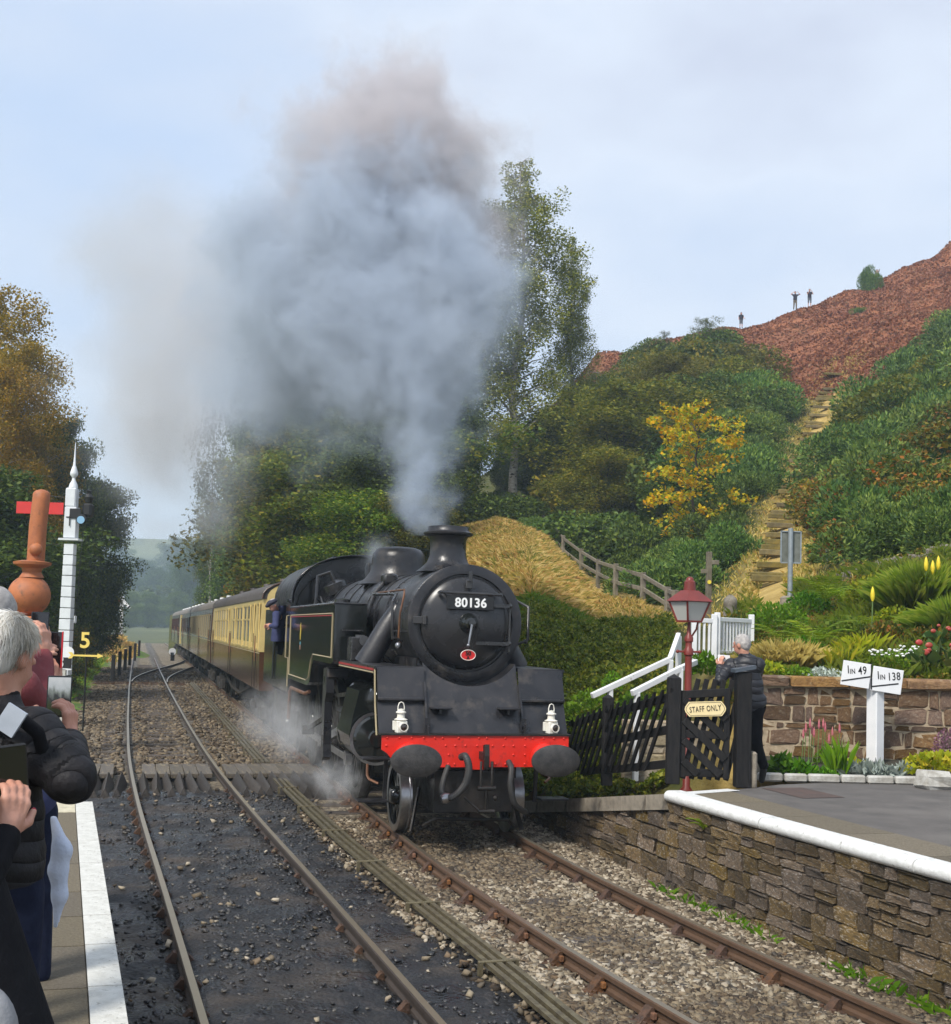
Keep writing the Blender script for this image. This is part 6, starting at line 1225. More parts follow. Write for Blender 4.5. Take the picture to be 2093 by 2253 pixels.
m_lamp_glass = GLASS('lantern_glass', (0.50, 0.50, 0.46), 0.35)
m_white2 = M('white_gloss_paint', (0.78, 0.79, 0.80), (0.68, 0.69, 0.69), 5, 0.5, c3=(0.35, 0.30, 0.24), c3lo=.66, c3hi=.74, c3scale=9)
WY = 16.6; wx0, wx1 = at(1440, 1400, WY).x, at(2010, 1400, WY).x
gw = thing('retaining_wall', 'brown sandstone garden wall behind the right platform with pale mortar', 'wall', (wx0, WY, 0.9))
MB().box(((wx1 - wx0) / 2, 0.182, 0.55), (wx1 - wx0, 0.30, 1.10)).build('mortar_core', m_mortar, gw)
stone_wall(gw, lambda s, h: (Vector((wx0 + s, WY + 0.02, 0.88 + h)), 0.0), wx1 - wx0, 1.08, 0.08, 0.27, 0.10, 0.46, m_stone, 21, depth=0.14, limit=280, gap=.026)
x = wx0 - 0.1
while x < wx1:
    l = RNG.uniform(.5, .9); mb = MB().box((0, 0, 0), (l - .012, 0.42, 0.14), 0, 0.02); mb.v = [(a + RNG.uniform(-.008, .008), b + RNG.uniform(-.02, .02), c + RNG.uniform(-.012, .012)) for a, b, c in mb.v]
    o = mb.build('cap_stone', m_stone, gw); o.location = (x + l / 2 - wx0, 0.14, 1.14); x += l
bed_ = MB().grid([[(gp(1476, 1518, .9).x, 14.55, .93), (9.5, 14.75, .93)], [(wx0 - .3, WY, 1.0), (9.5, WY, 1.0)]]).build('flower_bed', m_soil, fix=False); tag(bed_, kind='structure')
m_kerb = M('pale_kerb', (0.50, 0.49, 0.45), (0.30, 0.28, 0.24), 9, 0.8, bump=.5)
kb = thing('bed_edging', 'low pale edging stones along the flower bed on the right platform', 'kerb', (3.5, 14.5, .9)); x = 3.46
while x < 8.5:
    l = RNG.uniform(.28, .5); o = MB().box((0, 0, 0), (l - .02, .10, .10), 0, .02).build('edging_stone', m_kerb, kb); o.location = (x + l / 2 - 3.5, 0.04 * (x - 3.5) + RNG.uniform(-.015, .015), .05); o.rotation_euler = (0, 0, .04 + RNG.uniform(-.03, .03)); x += l
p = gp(1815, 1530, .92); ws = MB().box((0, 0, .10), (.36, .30, .22), .15, .05); ws.v = [(a + RNG.uniform(-.03, .03), b + RNG.uniform(-.03, .03), c + RNG.uniform(-.02, .02)) for a, b, c in ws.v]
o = ws.build('white_stone', m_kerb); o.location = (p.x, p.y, .9); tag(o, 'white painted boulder at the right end of the bed edging', 'stone')
# picket fence down the ramp, with leaning pickets
def posts_line(a, b): return (Vector(b) - Vector(a)).length
fz = lambda y: PZ - (max(0, y - RT)) * 0.158
A0, A1, A2 = Vector((2.36, 13.98, .90)), Vector((1.93, 16.9, .50)), Vector((1.42, 20.0, 0.02))
pf = thing('picket_fence', 'black picket fence with leaning pickets running down beside the platform ramp', 'fence', A0)
def post(pt, h, w=0.15, name='fence_post', parent=pf):
    mb = MB().box((0, 0, h / 2), (w, w, h), 0, .008); mb.add([(-w / 2, -w / 2, h), (w / 2, -w / 2, h), (w / 2, w / 2, h), (-w / 2, w / 2, h), (0, 0, h + .05)], [(0, 1, 4), (1, 2, 4), (2, 3, 4), (3, 0, 4)])
    o = mb.build(name, m_wood_b, parent); o.location = Vector(pt) - Vector(parent.location); return o
post(A0, 1.22); post(A1, 1.22); post(A2, 1.25)
for P0_, P1_ in ((A0, A1), (A1, A2)):
    d = (P1_ - P0_); l = math.hypot(d.x, d.y); dn = Vector((d.x, d.y, 0)) / l; nrm = Vector((-dn.y, dn.x, 0)); nrm = nrm if nrm.x < 0 else -nrm
    for h in (0.22, 0.62, 1.0):
        o = MB().bar(P0_ + dn * .08 + Vector((0, 0, h)), P1_ - dn * .08 + Vector((0, 0, h)), .05, .10, ch=.006).build('fence_rail', m_wood_b, origin=P0_); par(o, pf)
    n = int(l / 0.30)
    for i in range(n):
        t = (i + .35) / n; b = P0_ + d * t + nrm * 0.05; lean = -dn * 1.15
        a_ = b + Vector((0, 0, .10)) - lean * .45; c_ = b + Vector((0, 0, 1.16)) + lean * .45
        if P0_ is A0 and (c_ - A0).dot(dn) < -.1: continue
        y = (c_ - a_).normalized(); xx = y.cross(nrm).normalized(); w = .036
        mb = MB().prism([(-w, 0.05), (0, -.02), (w, 0.05), (w, (c_ - a_).length - .05), (0, (c_ - a_).length + .02), (-w, (c_ - a_).length - .05)], a_, xx, y, nrm, -.012, .012)
        par(mb.build('picket', m_wood_b, origin=b), pf)
# the gate
GP0, GP1 = Vector((2.36, 13.98, .9)), Vector((3.10, 13.86, .9))
gt = thing('gate', 'black wooden platform gate with diagonal slats carrying the cream staff sign', 'gate', GP0)
gd = (GP1 - GP0); gl = gd.length; gdn = gd / gl; gn = Vector((gdn.y, -gdn.x, 0))
loc = lambda s, h, n=0.0: GP0 + gdn * s + gn * n + Vector((0, 0, h))
def gbar(name, s0, h0, s1, h1, w, t, n): par(MB().bar(loc(s0, h0, n), loc(s1, h1, n), t, w, upv=tuple(gn.cross((loc(s1, h1) - loc(s0, h0)).normalized())), ch=.005).build(name, m_wood_b, origin=GP0), gt)
for h in (.14, .58, 1.03): gbar('gate_rail', .09, h, gl - .10, h + (.05 if h > 1 else 0), .09, .045, 0)
gbar('gate_stile', .11, .08, .11, 1.08, .07, .05, 0.0); gbar('gate_stile', gl - .14, .08, gl - .14, 1.1, .07, .05, 0.0)
for k in range(5):
    a, b = (.12, .98 - k * .235), (gl - .15, .98 - k * .235 - .44)
    if b[1] < .12: f = (a[1] - .12) / (a[1] - b[1]); b = (a[0] + (b[0] - a[0]) * f, .12)
    if a[1] < .16: continue
    gbar('gate_slat', a[0], a[1], b[0], b[1], .085, .02, .036)
gbar('gate_slat', .40, .98, gl - .15, .76, .085, .02, .036)
for k in range(7):
    s0 = .02 + k * .098; gbar('gate_picket', s0, .06, s0 + .26, 1.22, .06, .018, -.04)
gp_ = thing('gate_post', 'thick black gate post with a slanted cap, beside the leaning man', 'post', (3.13, 13.82, .9)); w = .17
MB().box((0, 0, .66), (w, w * 1.1, 1.32), 0, .01).build('post_shaft', m_wood_b, gp_); MB().prism([(-.12, 1.31), (.12, 1.36), (.12, 1.40), (-.12, 1.35)], (0, 0, 0), (1, 0, 0), (0, 0, 1), (0, 1, 0), -.12, .12).build('post_cap', M('cap_lead', (0.06, 0.075, 0.095), rough=.4, bump=.2), gp_)
o = MB().box((.13, .02, .2), (.07, .16, .42), 0, .02).build('post_foot', m_conc, gp_)
sg = thing('staff_sign', 'cream sign with black border reading STAFF ONLY, hung on the gate', 'sign', loc(.36, .88, .062), math.atan2(gdn.y, gdn.x) + 0.0)
def plate(hw, hh, c): 
    return [(-hw - .03, 0), (-hw - .022, c), (-hw + .01, hh - .012), (-hw + .02, hh), (hw - .02, hh), (hw - .01, hh - .012), (hw + .022, c), (hw + .03, 0), (hw + .022, -c), (hw - .01, -hh + .012), (hw - .02, -hh), (-hw + .02, -hh), (-hw + .01, -hh + .012), (-hw - .022, -c)]
MB().prism(plate(.205, .085, .03), (0, 0, 0), (1, 0, 0), (0, 0, 1), (0, -1, 0), 0, .016).build('sign_plate', m_cream_s, sg)
bt = [(x * .93, -.018, z * .86) for x, z in plate(.205, .085, .03)]; MB().tube(bt + bt[:1], .0022, 4).build('sign_border', m_ink, sg)
o = link('sign_lettering', text_mesh('STAFF ONLY', .092, .002, .0008, 1.15, .62), m_ink, sg); o.rotation_euler = (R(90), R(-3.5), 0); o.location = (0, -.0185, 0)
sg.rotation_euler = (0, R(-3.5), sg.rotation_euler[2])
# steps with white handrails and balustrade
def rails(name, label, pts, posts, r=.036):
    t = thing(name, label, 'handrail', pts[0]); P = [Vector(p) for p in pts]
    for a, b in zip(P[:-1], P[1:]): par(MB().bar(a, b, r * 2, r * 2.4, ch=.008).build('rail', m_white2, origin=pts[0]), t)
    for q, zb in posts: par(MB().box((q.x, q.y, (q.z + zb) / 2), (.075, .075, q.z - zb), .3, .008).build('rail_post', m_white2, origin=q), t)
    return t
rails('handrail', 'long white handrail climbing from behind the fence to the steps', [at(1150, 1352, 18.0), at(1302, 1281, 18.6), at(1319, 1233, 19.1)], [(at(1186, 1336, 18.15), .5), (at(1303, 1282, 18.6), .8), (at(1319, 1236, 19.1), 1.7)])
rails('handrail', 'shorter white handrail running behind the red lamp post', [at(1228, 1347, 17.4), at(1322, 1299, 17.9), at(1352, 1286, 18.4)], [(at(1238, 1344, 17.45), .5), (at(1322, 1300, 17.9), .8)])
def balustrade(label, a, b, zt, zb, step=.115):
    t = thing('balustrade', label, 'railing', a, 0, 'white balustrades at the top of the steps'); d = Vector((b.x - a.x, b.y - a.y, 0)); l = d.length; dn = d / l
    A, B = Vector((a.x, a.y, 0)), Vector((b.x, b.y, 0))
    for z, w in ((zt, .07), (zb + .06, .05)): par(MB().bar(A + Vector((0, 0, z)), B + Vector((0, 0, z)), .06, w, ch=.006).build('rail', m_white2, origin=a), t)
    for q in (A, B): par(MB().box((q.x, q.y, (zt + zb) / 2 + .03), (.09, .09, zt - zb + .16), 0, .008).build('newel_post', m_white2, origin=q), t)
    n = int(l / step)
    for i in range(1, n): q = A + dn * l * i / n; par(MB().box((q.x, q.y, (zt + zb) / 2), (.035, .035, zt - zb - .02)).build('baluster', m_white2, origin=q), t)
b0, b1, b2 = at(1349, 1205, 19.2), at(1388, 1205, 19.35), at(1460, 1208, 20.2)
balustrade('short white balustrade right behind the red lamp', b0, b1, b0.z, b0.z - .66, .085); balustrade('longer white balustrade running back behind the leaning man', b1 + Vector((.06, .06, 0)), b2, b0.z + .03, b0.z - .56, .095)
st = thing('stair_wall', 'pale stone stair wall seen through the picket fence', 'wall', (1.9, 17.6, .1)); sx0, sx1 = at(1216, 1400, 17.6).x, at(1400, 1400, 17.6).x
MB().box(((sx0 + sx1) / 2 - 1.9, .25, .65), (sx1 - sx0, .4, 1.2)).build('mortar_core', m_mortar, st)
m_palestone = M('pale_sandstone', (0.42, 0.36, 0.26), (0.28, 0.22, 0.14), 7, 0.9, bump=.8, var=.3, c3=(.13, .10, .06), c3lo=.55, c3hi=.7)
stone_wall(st, lambda s, h: (Vector((sx0 + s, 17.62, .15 + h)), 0.0), sx1 - sx0, 1.18, .13, .22, .2, .5, m_palestone, 31, limit=60)
# gas lamp
LY = 16.2; lb_ = at(1334, 1500, LY); zt = lambda v: at(1334, v, LY).z; lt = thing('lamp_post', 'maroon gas lamp post with a white glazed lantern behind the gate', 'lamp post', (lb_.x, LY, .3))
z0 = .3; L_ = lambda v: zt(v) - z0
MB().lathe([(.09, 0), (.09, .25), (.05, .3), (.047, L_(1275)), (.065, L_(1272)), (.065, L_(1262)), (.045, L_(1258)), (.045, L_(1248)), (.06, L_(1246)), (.06, L_(1238)), (.03, L_(1232)), (.022, L_(1212)), (.022, L_(1205))], n=16).build('lamp_column', m_redpaint, lt, 40)
MB().tube([(-.15, 0, L_(1266)), (.15, 0, L_(1266))], .016, 6).ball((-.15, 0, L_(1266)), .024).ball((.15, 0, L_(1266)), .024).build('ladder_bar', m_redpaint, lt, 60)
MB().tube([(.02, 0, L_(1240)), (.10, 0, L_(1222)), (.14, 0, L_(1190)), (.15, 0, L_(1170))], .014, 6).build('gas_pipe', m_redpaint, lt, 60)
zb, ze = L_(1207), L_(1168); hb_, he = .115, .195
sq = lambda h, z: [(-h, -h, z), (h, -h, z), (h, h, z), (-h, h, z)]
ln = MB().add(sq(.225, ze) + sq(.085, L_(1147)) , [(0, 1, 5, 4), (1, 2, 6, 5), (2, 3, 7, 6), (3, 0, 4, 7), (0, 3, 2, 1)]); ln.lathe([(.085, L_(1147)), (.075, L_(1130)), (.055, L_(1128)), (.05, L_(1124)), (.03, L_(1121)), (0, L_(1120))], n=16); ln.build('lantern_roof', m_redpaint, lt, 35).rotation_euler = (0, 0, .5)
fr = MB()
for (a, b) in zip(sq(hb_, zb), sq(he, ze)): fr.bar(a, b, .022, .022, upv=(.3, .9, .1))
for k in range(4): fr.bar(sq(hb_, zb)[k], sq(hb_, zb)[(k + 1) % 4], .025, .025); fr.bar(sq(he, ze)[k], sq(he, ze)[(k + 1) % 4], .025, .02)
fr.build('lantern_frame', m_redpaint, lt).rotation_euler = (0, 0, .5)
for k in range(4):
    a, b = sq(hb_ * .97, zb + .005), sq(he * .97, ze - .005); o = MB().add([a[k], a[(k + 1) % 4], b[(k + 1) % 4], b[k]], [(0, 1, 2, 3)]).build('lantern_pane', m_lamp_glass, lt); o.rotation_euler = (0, 0, .5)
# gradient post
GY = 16.15; g0 = at(1703, 1478, GY); gz = lambda v: at(1703, v, GY).z
gpst = thing('gradient_post', 'white gradient post with two sloping boards, 1 IN 49 and 1 IN 138', 'signpost', (g0.x, GY, .9))
MB().box((0, .06, (gz(1318) - .9) / 2), (.17, .17, gz(1318) - .9), .6, .012).build('post_shaft', m_white, gpst)
ang = R(-7.5)
for s, tx, x0, x1, dz in ((-1, '49', -.395, -.012, .0), (1, '138', .012, .42, -.012)):
    b = MB().box(((x0 + x1) / 2, -.06, 0), (x1 - x0, .025, .33), 0, .004).build('sign_board', m_white, gpst); b.location = (-.10, 0, gz(1318) - .9 + .02 + dz); b.rotation_euler = (0, -ang, .0)
    xm = (x0 + x1) / 2
    for t_, q, sz, up_ in (('1', x0 + .075, .15, .01), ('IN', x0 + .135, .095, -.004), (tx, x0 + (.265 if s < 0 else .285), .15, .026)):
        o = link('board_lettering', text_mesh(t_, sz, .002, .001, 1.1, .74), m_ink, b); o.rotation_euler = (R(90), R(-12), 0); o.location = (q, -.0745, .035 + up_)
    MB().bar((x0 + .005, -.0745, -.115), (x1 - (.005 if s < 0 else .05), -.0745, .0 if s < 0 else -.02), .004, .018).build('gradient_line', m_ink, b)
MB().box((-.10, -.075, gz(1318) - .9 + .02), (.016, .008, .33)).build('centre_line', m_ink, gpst)
# road sign seen from behind, footpath post, carved stone
sp_ = at(1535, 1160, 24); k = thing('road_sign', 'grey back of a square road sign on a galvanised pole above the garden', 'sign', (sp_.x, 24, sp_.z - .1)); z_ = lambda v: at(1535, v, 24).z - sp_.z + .1
MB().tube([(0, 0, 0), (0, 0, z_(1026))], .05, 10).build('sign_pole', m_galv, k, 60); MB().box((.02, -.0 + .07, (z_(1032) + z_(1093)) / 2), (.40, .03, z_(1032) - z_(1093)), 0, .01).build('sign_back', M('sign_grey', (.17, .18, .16), (.10, .11, .09), 6, .7), k)
fb = MB(); hz_, wz = (z_(1032) - z_(1093)) / 2, .20; cz = (z_(1032) + z_(1093)) / 2
for s in (-1, 1): fb.box((.02 + s * wz, .05, cz), (.025, .03, hz_ * 2)); fb.box((.02, .05, cz + s * hz_), (.40, .03, .025))
fb.build('sign_frame', m_galv, k); MB().lathe([(.2, -.1), (.2, .08), (.14, .12), (0, .13)], n=12).build('concrete_foot', m_conc, k, 40)
q = at(1376, 1197, 27); k = thing('footpath_post', 'grey wooden footpath post with two small arms and a yellow disc', 'signpost', (q.x, 27, q.z - .2)); z_ = lambda v: at(1376, v, 27).z - q.z + .2
MB().box((0, 0, z_(1072) / 2), (.11, .11, z_(1072)), .3, .01).build('post_shaft', m_greywood, k); MB().box((.12, 0, z_(1092)), (.24, .03, .10), .3, .006).build('direction_arm', m_greywood, k); MB().box((-.10, 0, z_(1110)), (.16, .03, .10), -.4, .006).build('direction_arm', m_greywood, k); MB().lathe([(.045, 0), (.045, .01)], (0, -.075, z_(1131)), (0, -1, 0), 14).build('waymark_disc', M('waymark_yellow', (.75, .58, .05)), k)
q = at(1419, 1208, 25); mb = MB().lathe([(.16, 0), (.17, .15), (.14, .26), (.13, .42), (.15, .48), (.12, .58), (.05, .66), (0, .67)], n=12); mb.v = [(a + RNG.uniform(-.02, .02), b + RNG.uniform(-.02, .02), c) for a, b, c in mb.v]; o = mb.build('carved_stone', M('lichen_stone', (.30, .27, .22), (.14, .12, .09), 7, .9, bump=1), None, 60); o.location = (q.x, 25, q.z - .1); tag(o, 'short weathered carved stone standing on the path edge', 'stone')
q = at(1607, 1105, 30); o = MB().tube([(0, 0, -.2), (0, 0, .5)], .04, 8).build('marker_post', m_galv); o.location = (q.x, 30, q.z); tag(o, 'thin grey marker post among the brambles', 'post')
# post and rail fence up the path
FP = [(1312, 1146, 1212, 29.5), (1298, 1140, 1203, 31), (1250, 1112, 1170, 34.5), (1197, 1095, 1160, 38), (1163, 1086, 1138, 42), (1130, 1066, 1120, 46), (1095, 1040, 1092, 51), (1072, 1012, 1060, 57), (1056, 1000, 1046, 60), (1040, 988, 1024, 65), (1024, 974, 1004, 71)]
pr_ = thing('post_and_rail_fence', 'weathered timber post and rail fence climbing beside the dry grass mound', 'fence', at(1298, 1203, 31)); tops = []
for u, vt, vb, Y in FP:
    a, b = at(u, vt, Y), at(u, vb, Y); par(MB().box((0, 0, 0), (.14, .12, a.z - b.z + .5), .4, .012).build('fence_post', m_greywood, origin=(0, 0, 0)), pr_); o = pr_.children[-1]; o.location = Vector((a.x, Y, (a.z + b.z) / 2 - .25)) - pr_.location; tops.append((a, b))
for (a, b), (c, d) in zip(tops[:-1], tops[1:]):
    for f in (.12, .56):
        p, q = a.lerp(b, f), c.lerp(d, f); par(MB().bar(p, q, .05, .12, ch=.01).build('fence_rail', m_greywood, origin=p), pr_)
# rubble edging stones above the garden, hill steps
rb_ = thing('rubble_edging', 'row of lichened rubble stones edging the top of the garden at the right', 'stone edging', at(1750, 1095, 25.5)); us = unit_stones(5, 77)
ms_ = M('lichen_stone', (.3, .27, .22))
for me in us: me.materials.append(ms_)
for i in range(22):
    u = 1640 + i * 12 + RNG.uniform(-4, 4); v = 1128 - i * 3.4 + RNG.uniform(-7, 7); o = bpy.data.objects.new('stone', us[i % 5]); COL.objects.link(o); o.parent = rb_; o.location = at(u, v, 25.5 + RNG.uniform(-.3, .3)) - rb_.location; s = RNG.uniform(.16, .32); o.scale = (s * 1.3, s, s * .9); o.rotation_euler = (RNG.uniform(-.3, .3), RNG.uniform(-.3, .3), RNG.uniform(0, 3))
hs = thing('hill_steps', 'long flight of earth steps with timber risers climbing the hillside', 'steps', (at(1500, 1150, 30).x, 30, 4.0)); Y = 28.5
while Y < 80:
    u = stepu(Y); X = at(u, 1000, Y).x; z = max(hz(X + d_, Y) for d_ in (-.5, 0, .5)); wd = 1.0 + (Y - 30) * .011
    o = MB().box((0, 0, -.02), (wd + RNG.uniform(-.15, .15), .09, .17), 0, .02).add([(-wd / 2, .05, .055), (wd / 2, .05, .055), (wd / 2, .6, .06), (-wd / 2, .6, .06)], [(0, 1, 2, 3)]).build('step', M('step_timber', (.11, .09, .035), (.22, .165, .055), 4, .95, bump=.8, bscale=14, var=.25), hs); o.location = Vector((X + RNG.uniform(-.08, .08), Y, z)) - hs.location; o.rotation_euler = (0, RNG.uniform(-.03, .03), RNG.uniform(-.06, .06)); Y += 1.15 + Y * .008
# ------------------------------------------------------------------ garden plants
m_fern = LEAF('fern_fronds', [(.11, .19, .02), (.18, .28, .028), (.28, .36, .04)], .4); m_fresh = LEAF('fresh_leaves', [(.06, .15, .015), (.10, .22, .022), (.17, .30, .035)], .35); m_lime = LEAF('lime_leaves', [(.16, .22, .02), (.28, .33, .035), (.42, .38, .05)], .35)
m_silver = LEAF('silver_leaves', [(.26, .31, .26), (.36, .41, .36), (.46, .50, .45)], .15); m_tawny = LEAF('tawny_blades', [(.22, .16, .05), (.36, .27, .09), (.48, .38, .15)], .3); m_reed = LEAF('grass_fountain', [(.10, .17, .02), (.17, .25, .03), (.28, .32, .06)], .4)
m_bergen = LEAF('bergenia_leaves', [(.05, .11, .03), (.08, .15, .04), (.14, .17, .05)], .2); m_redleaf = M('red_leaf', (.42, .035, .035), (.30, .06, .03), 9, .45); m_wfl = M('white_petals', (.80, .80, .76)); m_yel = M('poker_yellow', (.80, .66, .03), (.70, .50, .02), 20, .5); m_pink = M('pink_spikes', (.50, .16, .16), (.42, .10, .14), 20, .6); m_stem = M('stem', (.12, .19, .05)); m_purple = LEAF('purple_sprigs', [(.12, .06, .09), (.20, .10, .13), (.28, .16, .17)], .2)
def fern(name, label, P_, size, group=None, n=13):
    r = random.Random(int(P_[0] * 1000)); o_ = thing('fern', label, 'fern', P_, 0, group)
    for i in range(n):
        az = i * 2.4 + r.uniform(-.3, .3); L0 = size * r.uniform(.7, 1.1); el = r.uniform(.9, 1.35); pts = []; p = Vector((0, 0, 0)); e = el
        for k in range(12): pts.append(p.copy()); p = p + Vector((math.cos(az) * math.cos(e), math.sin(az) * math.cos(e), math.sin(e))) * L0 / 12; e -= .13
        vs, fs = [], []
        sd_ = Vector((-math.sin(az), math.cos(az), 0))
        for k in range(1, 12):
            w = L0 * .20 * math.sin(math.pi * (k + 1.2) / 14); t = (pts[k] - pts[k - 1]).normalized()
            for s in (-1, 1):
                b = pts[k]; tip = b + sd_ * s * w + t * w * .35 + Vector((0, 0, -w * .15)); n0 = len(vs); vs += [b - t * L0 * .028, tip, b + t * L0 * .028 + sd_ * s * w * .3]; fs.append((n0, n0 + 1, n0 + 2))
        mb = MB().add(vs, fs); mb.tube(pts, .006, 3, False); mb.build('frond', m_fern, o_, fix=False)
    return o_
def tuft(name, label, cat, P_, h, n, mat, lean, wid=.008, spread=.12, seed=1, group=None, extra=None):
    r = np.random.default_rng(seed); a = r.random(n) * 6.283; d = spread * np.sqrt(r.random(n)); o_ = thing(name, label, cat, P_, 0, group); b = blades('blade_clump', d * np.cos(a), d * np.sin(a), np.zeros(n), h, seed, mat, lean, wid, (0, 0)); b.parent = o_; b['kind'] = 'stuff'; return o_
def clump(name, label, cat, P_, rad, h, n, leaf, mat, aspect=.5, seed=1, group=None, tilt=.6):
    r = np.random.default_rng(seed); d = r.normal(size=(n, 3)); d[:, 2] = np.abs(d[:, 2]); d /= np.linalg.norm(d, axis=1)[:, None]; P = d * np.array([rad, rad, h]) * (.45 + .55 * r.random(n) ** .5)[:, None]
    o_ = thing(name, label, cat, P_, 0, group); me = leaf_mesh('foliage', P, leaf, seed, aspect, tilt=tilt); link('foliage', me, mat, o_); return o_
def flowers(o_, n, rad, h, size, mat, seed, name='flower'):
    r = random.Random(seed); mb = MB()
    for i in range(n): a, d = r.uniform(0, 6.28), rad * math.sqrt(r.random()); mb.ball((d * math.cos(a), d * math.sin(a), h * r.uniform(.75, 1.1)), size * r.uniform(.7, 1.2), 6, 4, (1, 1, .6))
    b = mb.build(name + '_heads', mat, o_, fix=False); b['kind'] = 'stuff'
def gpos(u, v, Y): p = at(u, v, Y); return (p.x, Y, max(p.z, hz(p.x, Y) - .05) if Y > 17 else p.z)
# in the bed on the platform
clump('leafy_plant', 'bright green broad leaved plant beside the man\'s raised foot', 'plant', gpos(1518, 1512, 15.0), .16, .32, 120, .15, m_fresh, .45, 1); clump('leafy_plant', 'fresh green foxglove rosette at the front of the bed, second from the man', 'plant', gpos(1553, 1514, 14.9), .22, .22, 170, .14, m_fresh, .4, 2)
pk = tuft('iris_clump', 'upright iris leaves in the bed left of the gradient post', 'plant', gpos(1628, 1508, 15.2), .45, 90, m_fresh, .35, .012, .10, 3)
pk = clump('pink_flower', 'pink flower spikes against the wall left of the gradient post', 'plant', gpos(1600, 1500, 16.0), .22, .3, 200, .07, m_fresh, .5, 4); r = random.Random(3)
for i in range(11):
    x, y, h = r.uniform(-.28, .28), r.uniform(-.1, .1), r.uniform(.38, .62); MB().tube([(x, y, .1), (x + .02, y, h)], .006, 4).build('flower_stem', m_stem, pk); o = MB().lathe([(.004, 0), (.016, .04), (.012, .10), (0, .15)], (x + .02, y, h - .02), n=7).build('flower_spike', m_pink, pk)
clump('silver_plant', 'silver grey lamb\'s ear spreading at the foot of the gradient post', 'plant', gpos(1695, 1512, 15.1), .42, .20, 330, .15, m_silver, .36, 5, tilt=.4); clump('silver_plant', 'small silver leaved plant right of the gradient post', 'plant', gpos(1758, 1505, 15.4), .20, .16, 110, .12, m_silver, .36, 6)
clump('leafy_plant', 'yellow green cranesbill at the right end of the bed', 'plant', gpos(1822, 1502, 15.3), .46, .28, 520, .09, m_lime, .8, 7); clump('leafy_plant', 'low mixed green plant between the foxglove and the iris', 'plant', gpos(1590, 1512, 15.0), .28, .14, 260, .07, m_fresh, .6, 8); clump('leafy_plant', 'low yellowish green plant behind the silver lamb\'s ear', 'plant', gpos(1660, 1500, 15.6), .25, .18, 200, .06, m_lime, .6, 19)
clump('purple_shrub', 'hazy purple shrub against the wall at the right edge', 'shrub', gpos(1845, 1470, 15.9), .24, .40, 500, .04, m_purple, .5, 9)
# on the wall top and the slope above
fern('fern', 'yellow green fern in the middle of the garden slope, above the wall', gpos(1580, 1262, 18.6), .85); fern('fern', 'fern beside the sign pole, left of the others', gpos(1520, 1260, 19.5), .75); fern('fern', 'tall fern at the top of the garden below the road sign', gpos(1605, 1170, 21.8), .95); fern('fern', 'small fern growing in the grass right of the tall one', gpos(1640, 1180, 22.4), .8); fern('fern', 'fern low on the slope left of the pokers', gpos(1690, 1235, 20.0), .7)
tuft('grass_fountain', 'large fountain of fine green grass in the upper garden', 'grass', gpos(1775, 1200, 20.6), .85, 3200, m_reed, .8, .0024, .28, 11); tuft('grass_fountain', 'arching green grass behind the red leaved bergenia', 'grass', gpos(1835, 1235, 19.4), .6, 1500, m_reed, 1.1, .003, .22, 12)
tuft('tawny_grass', 'straw coloured grass tuft behind the leaning man', 'grass', gpos(1495, 1300, 18.2), .44, 1100, m_tawny, .9, .0028, .25, 13); tuft('tawny_grass', 'pale brown grass tuft left of the fern', 'grass', gpos(1540, 1300, 18.0), .42, 700, m_tawny, .9, .0035, .2, 14)
tuft('sword_leaves', 'yellow green sword leaves above the wall, left of the gradient boards', 'plant', gpos(1620, 1300, 17.8), .36, 170, m_lime, .6, .009, .22, 15); tuft('sword_leaves', 'sword leaves in the centre of the garden slope', 'plant', gpos(1665, 1275, 18.4), .38, 190, m_lime, .6, .009, .25, 16)
k = 0
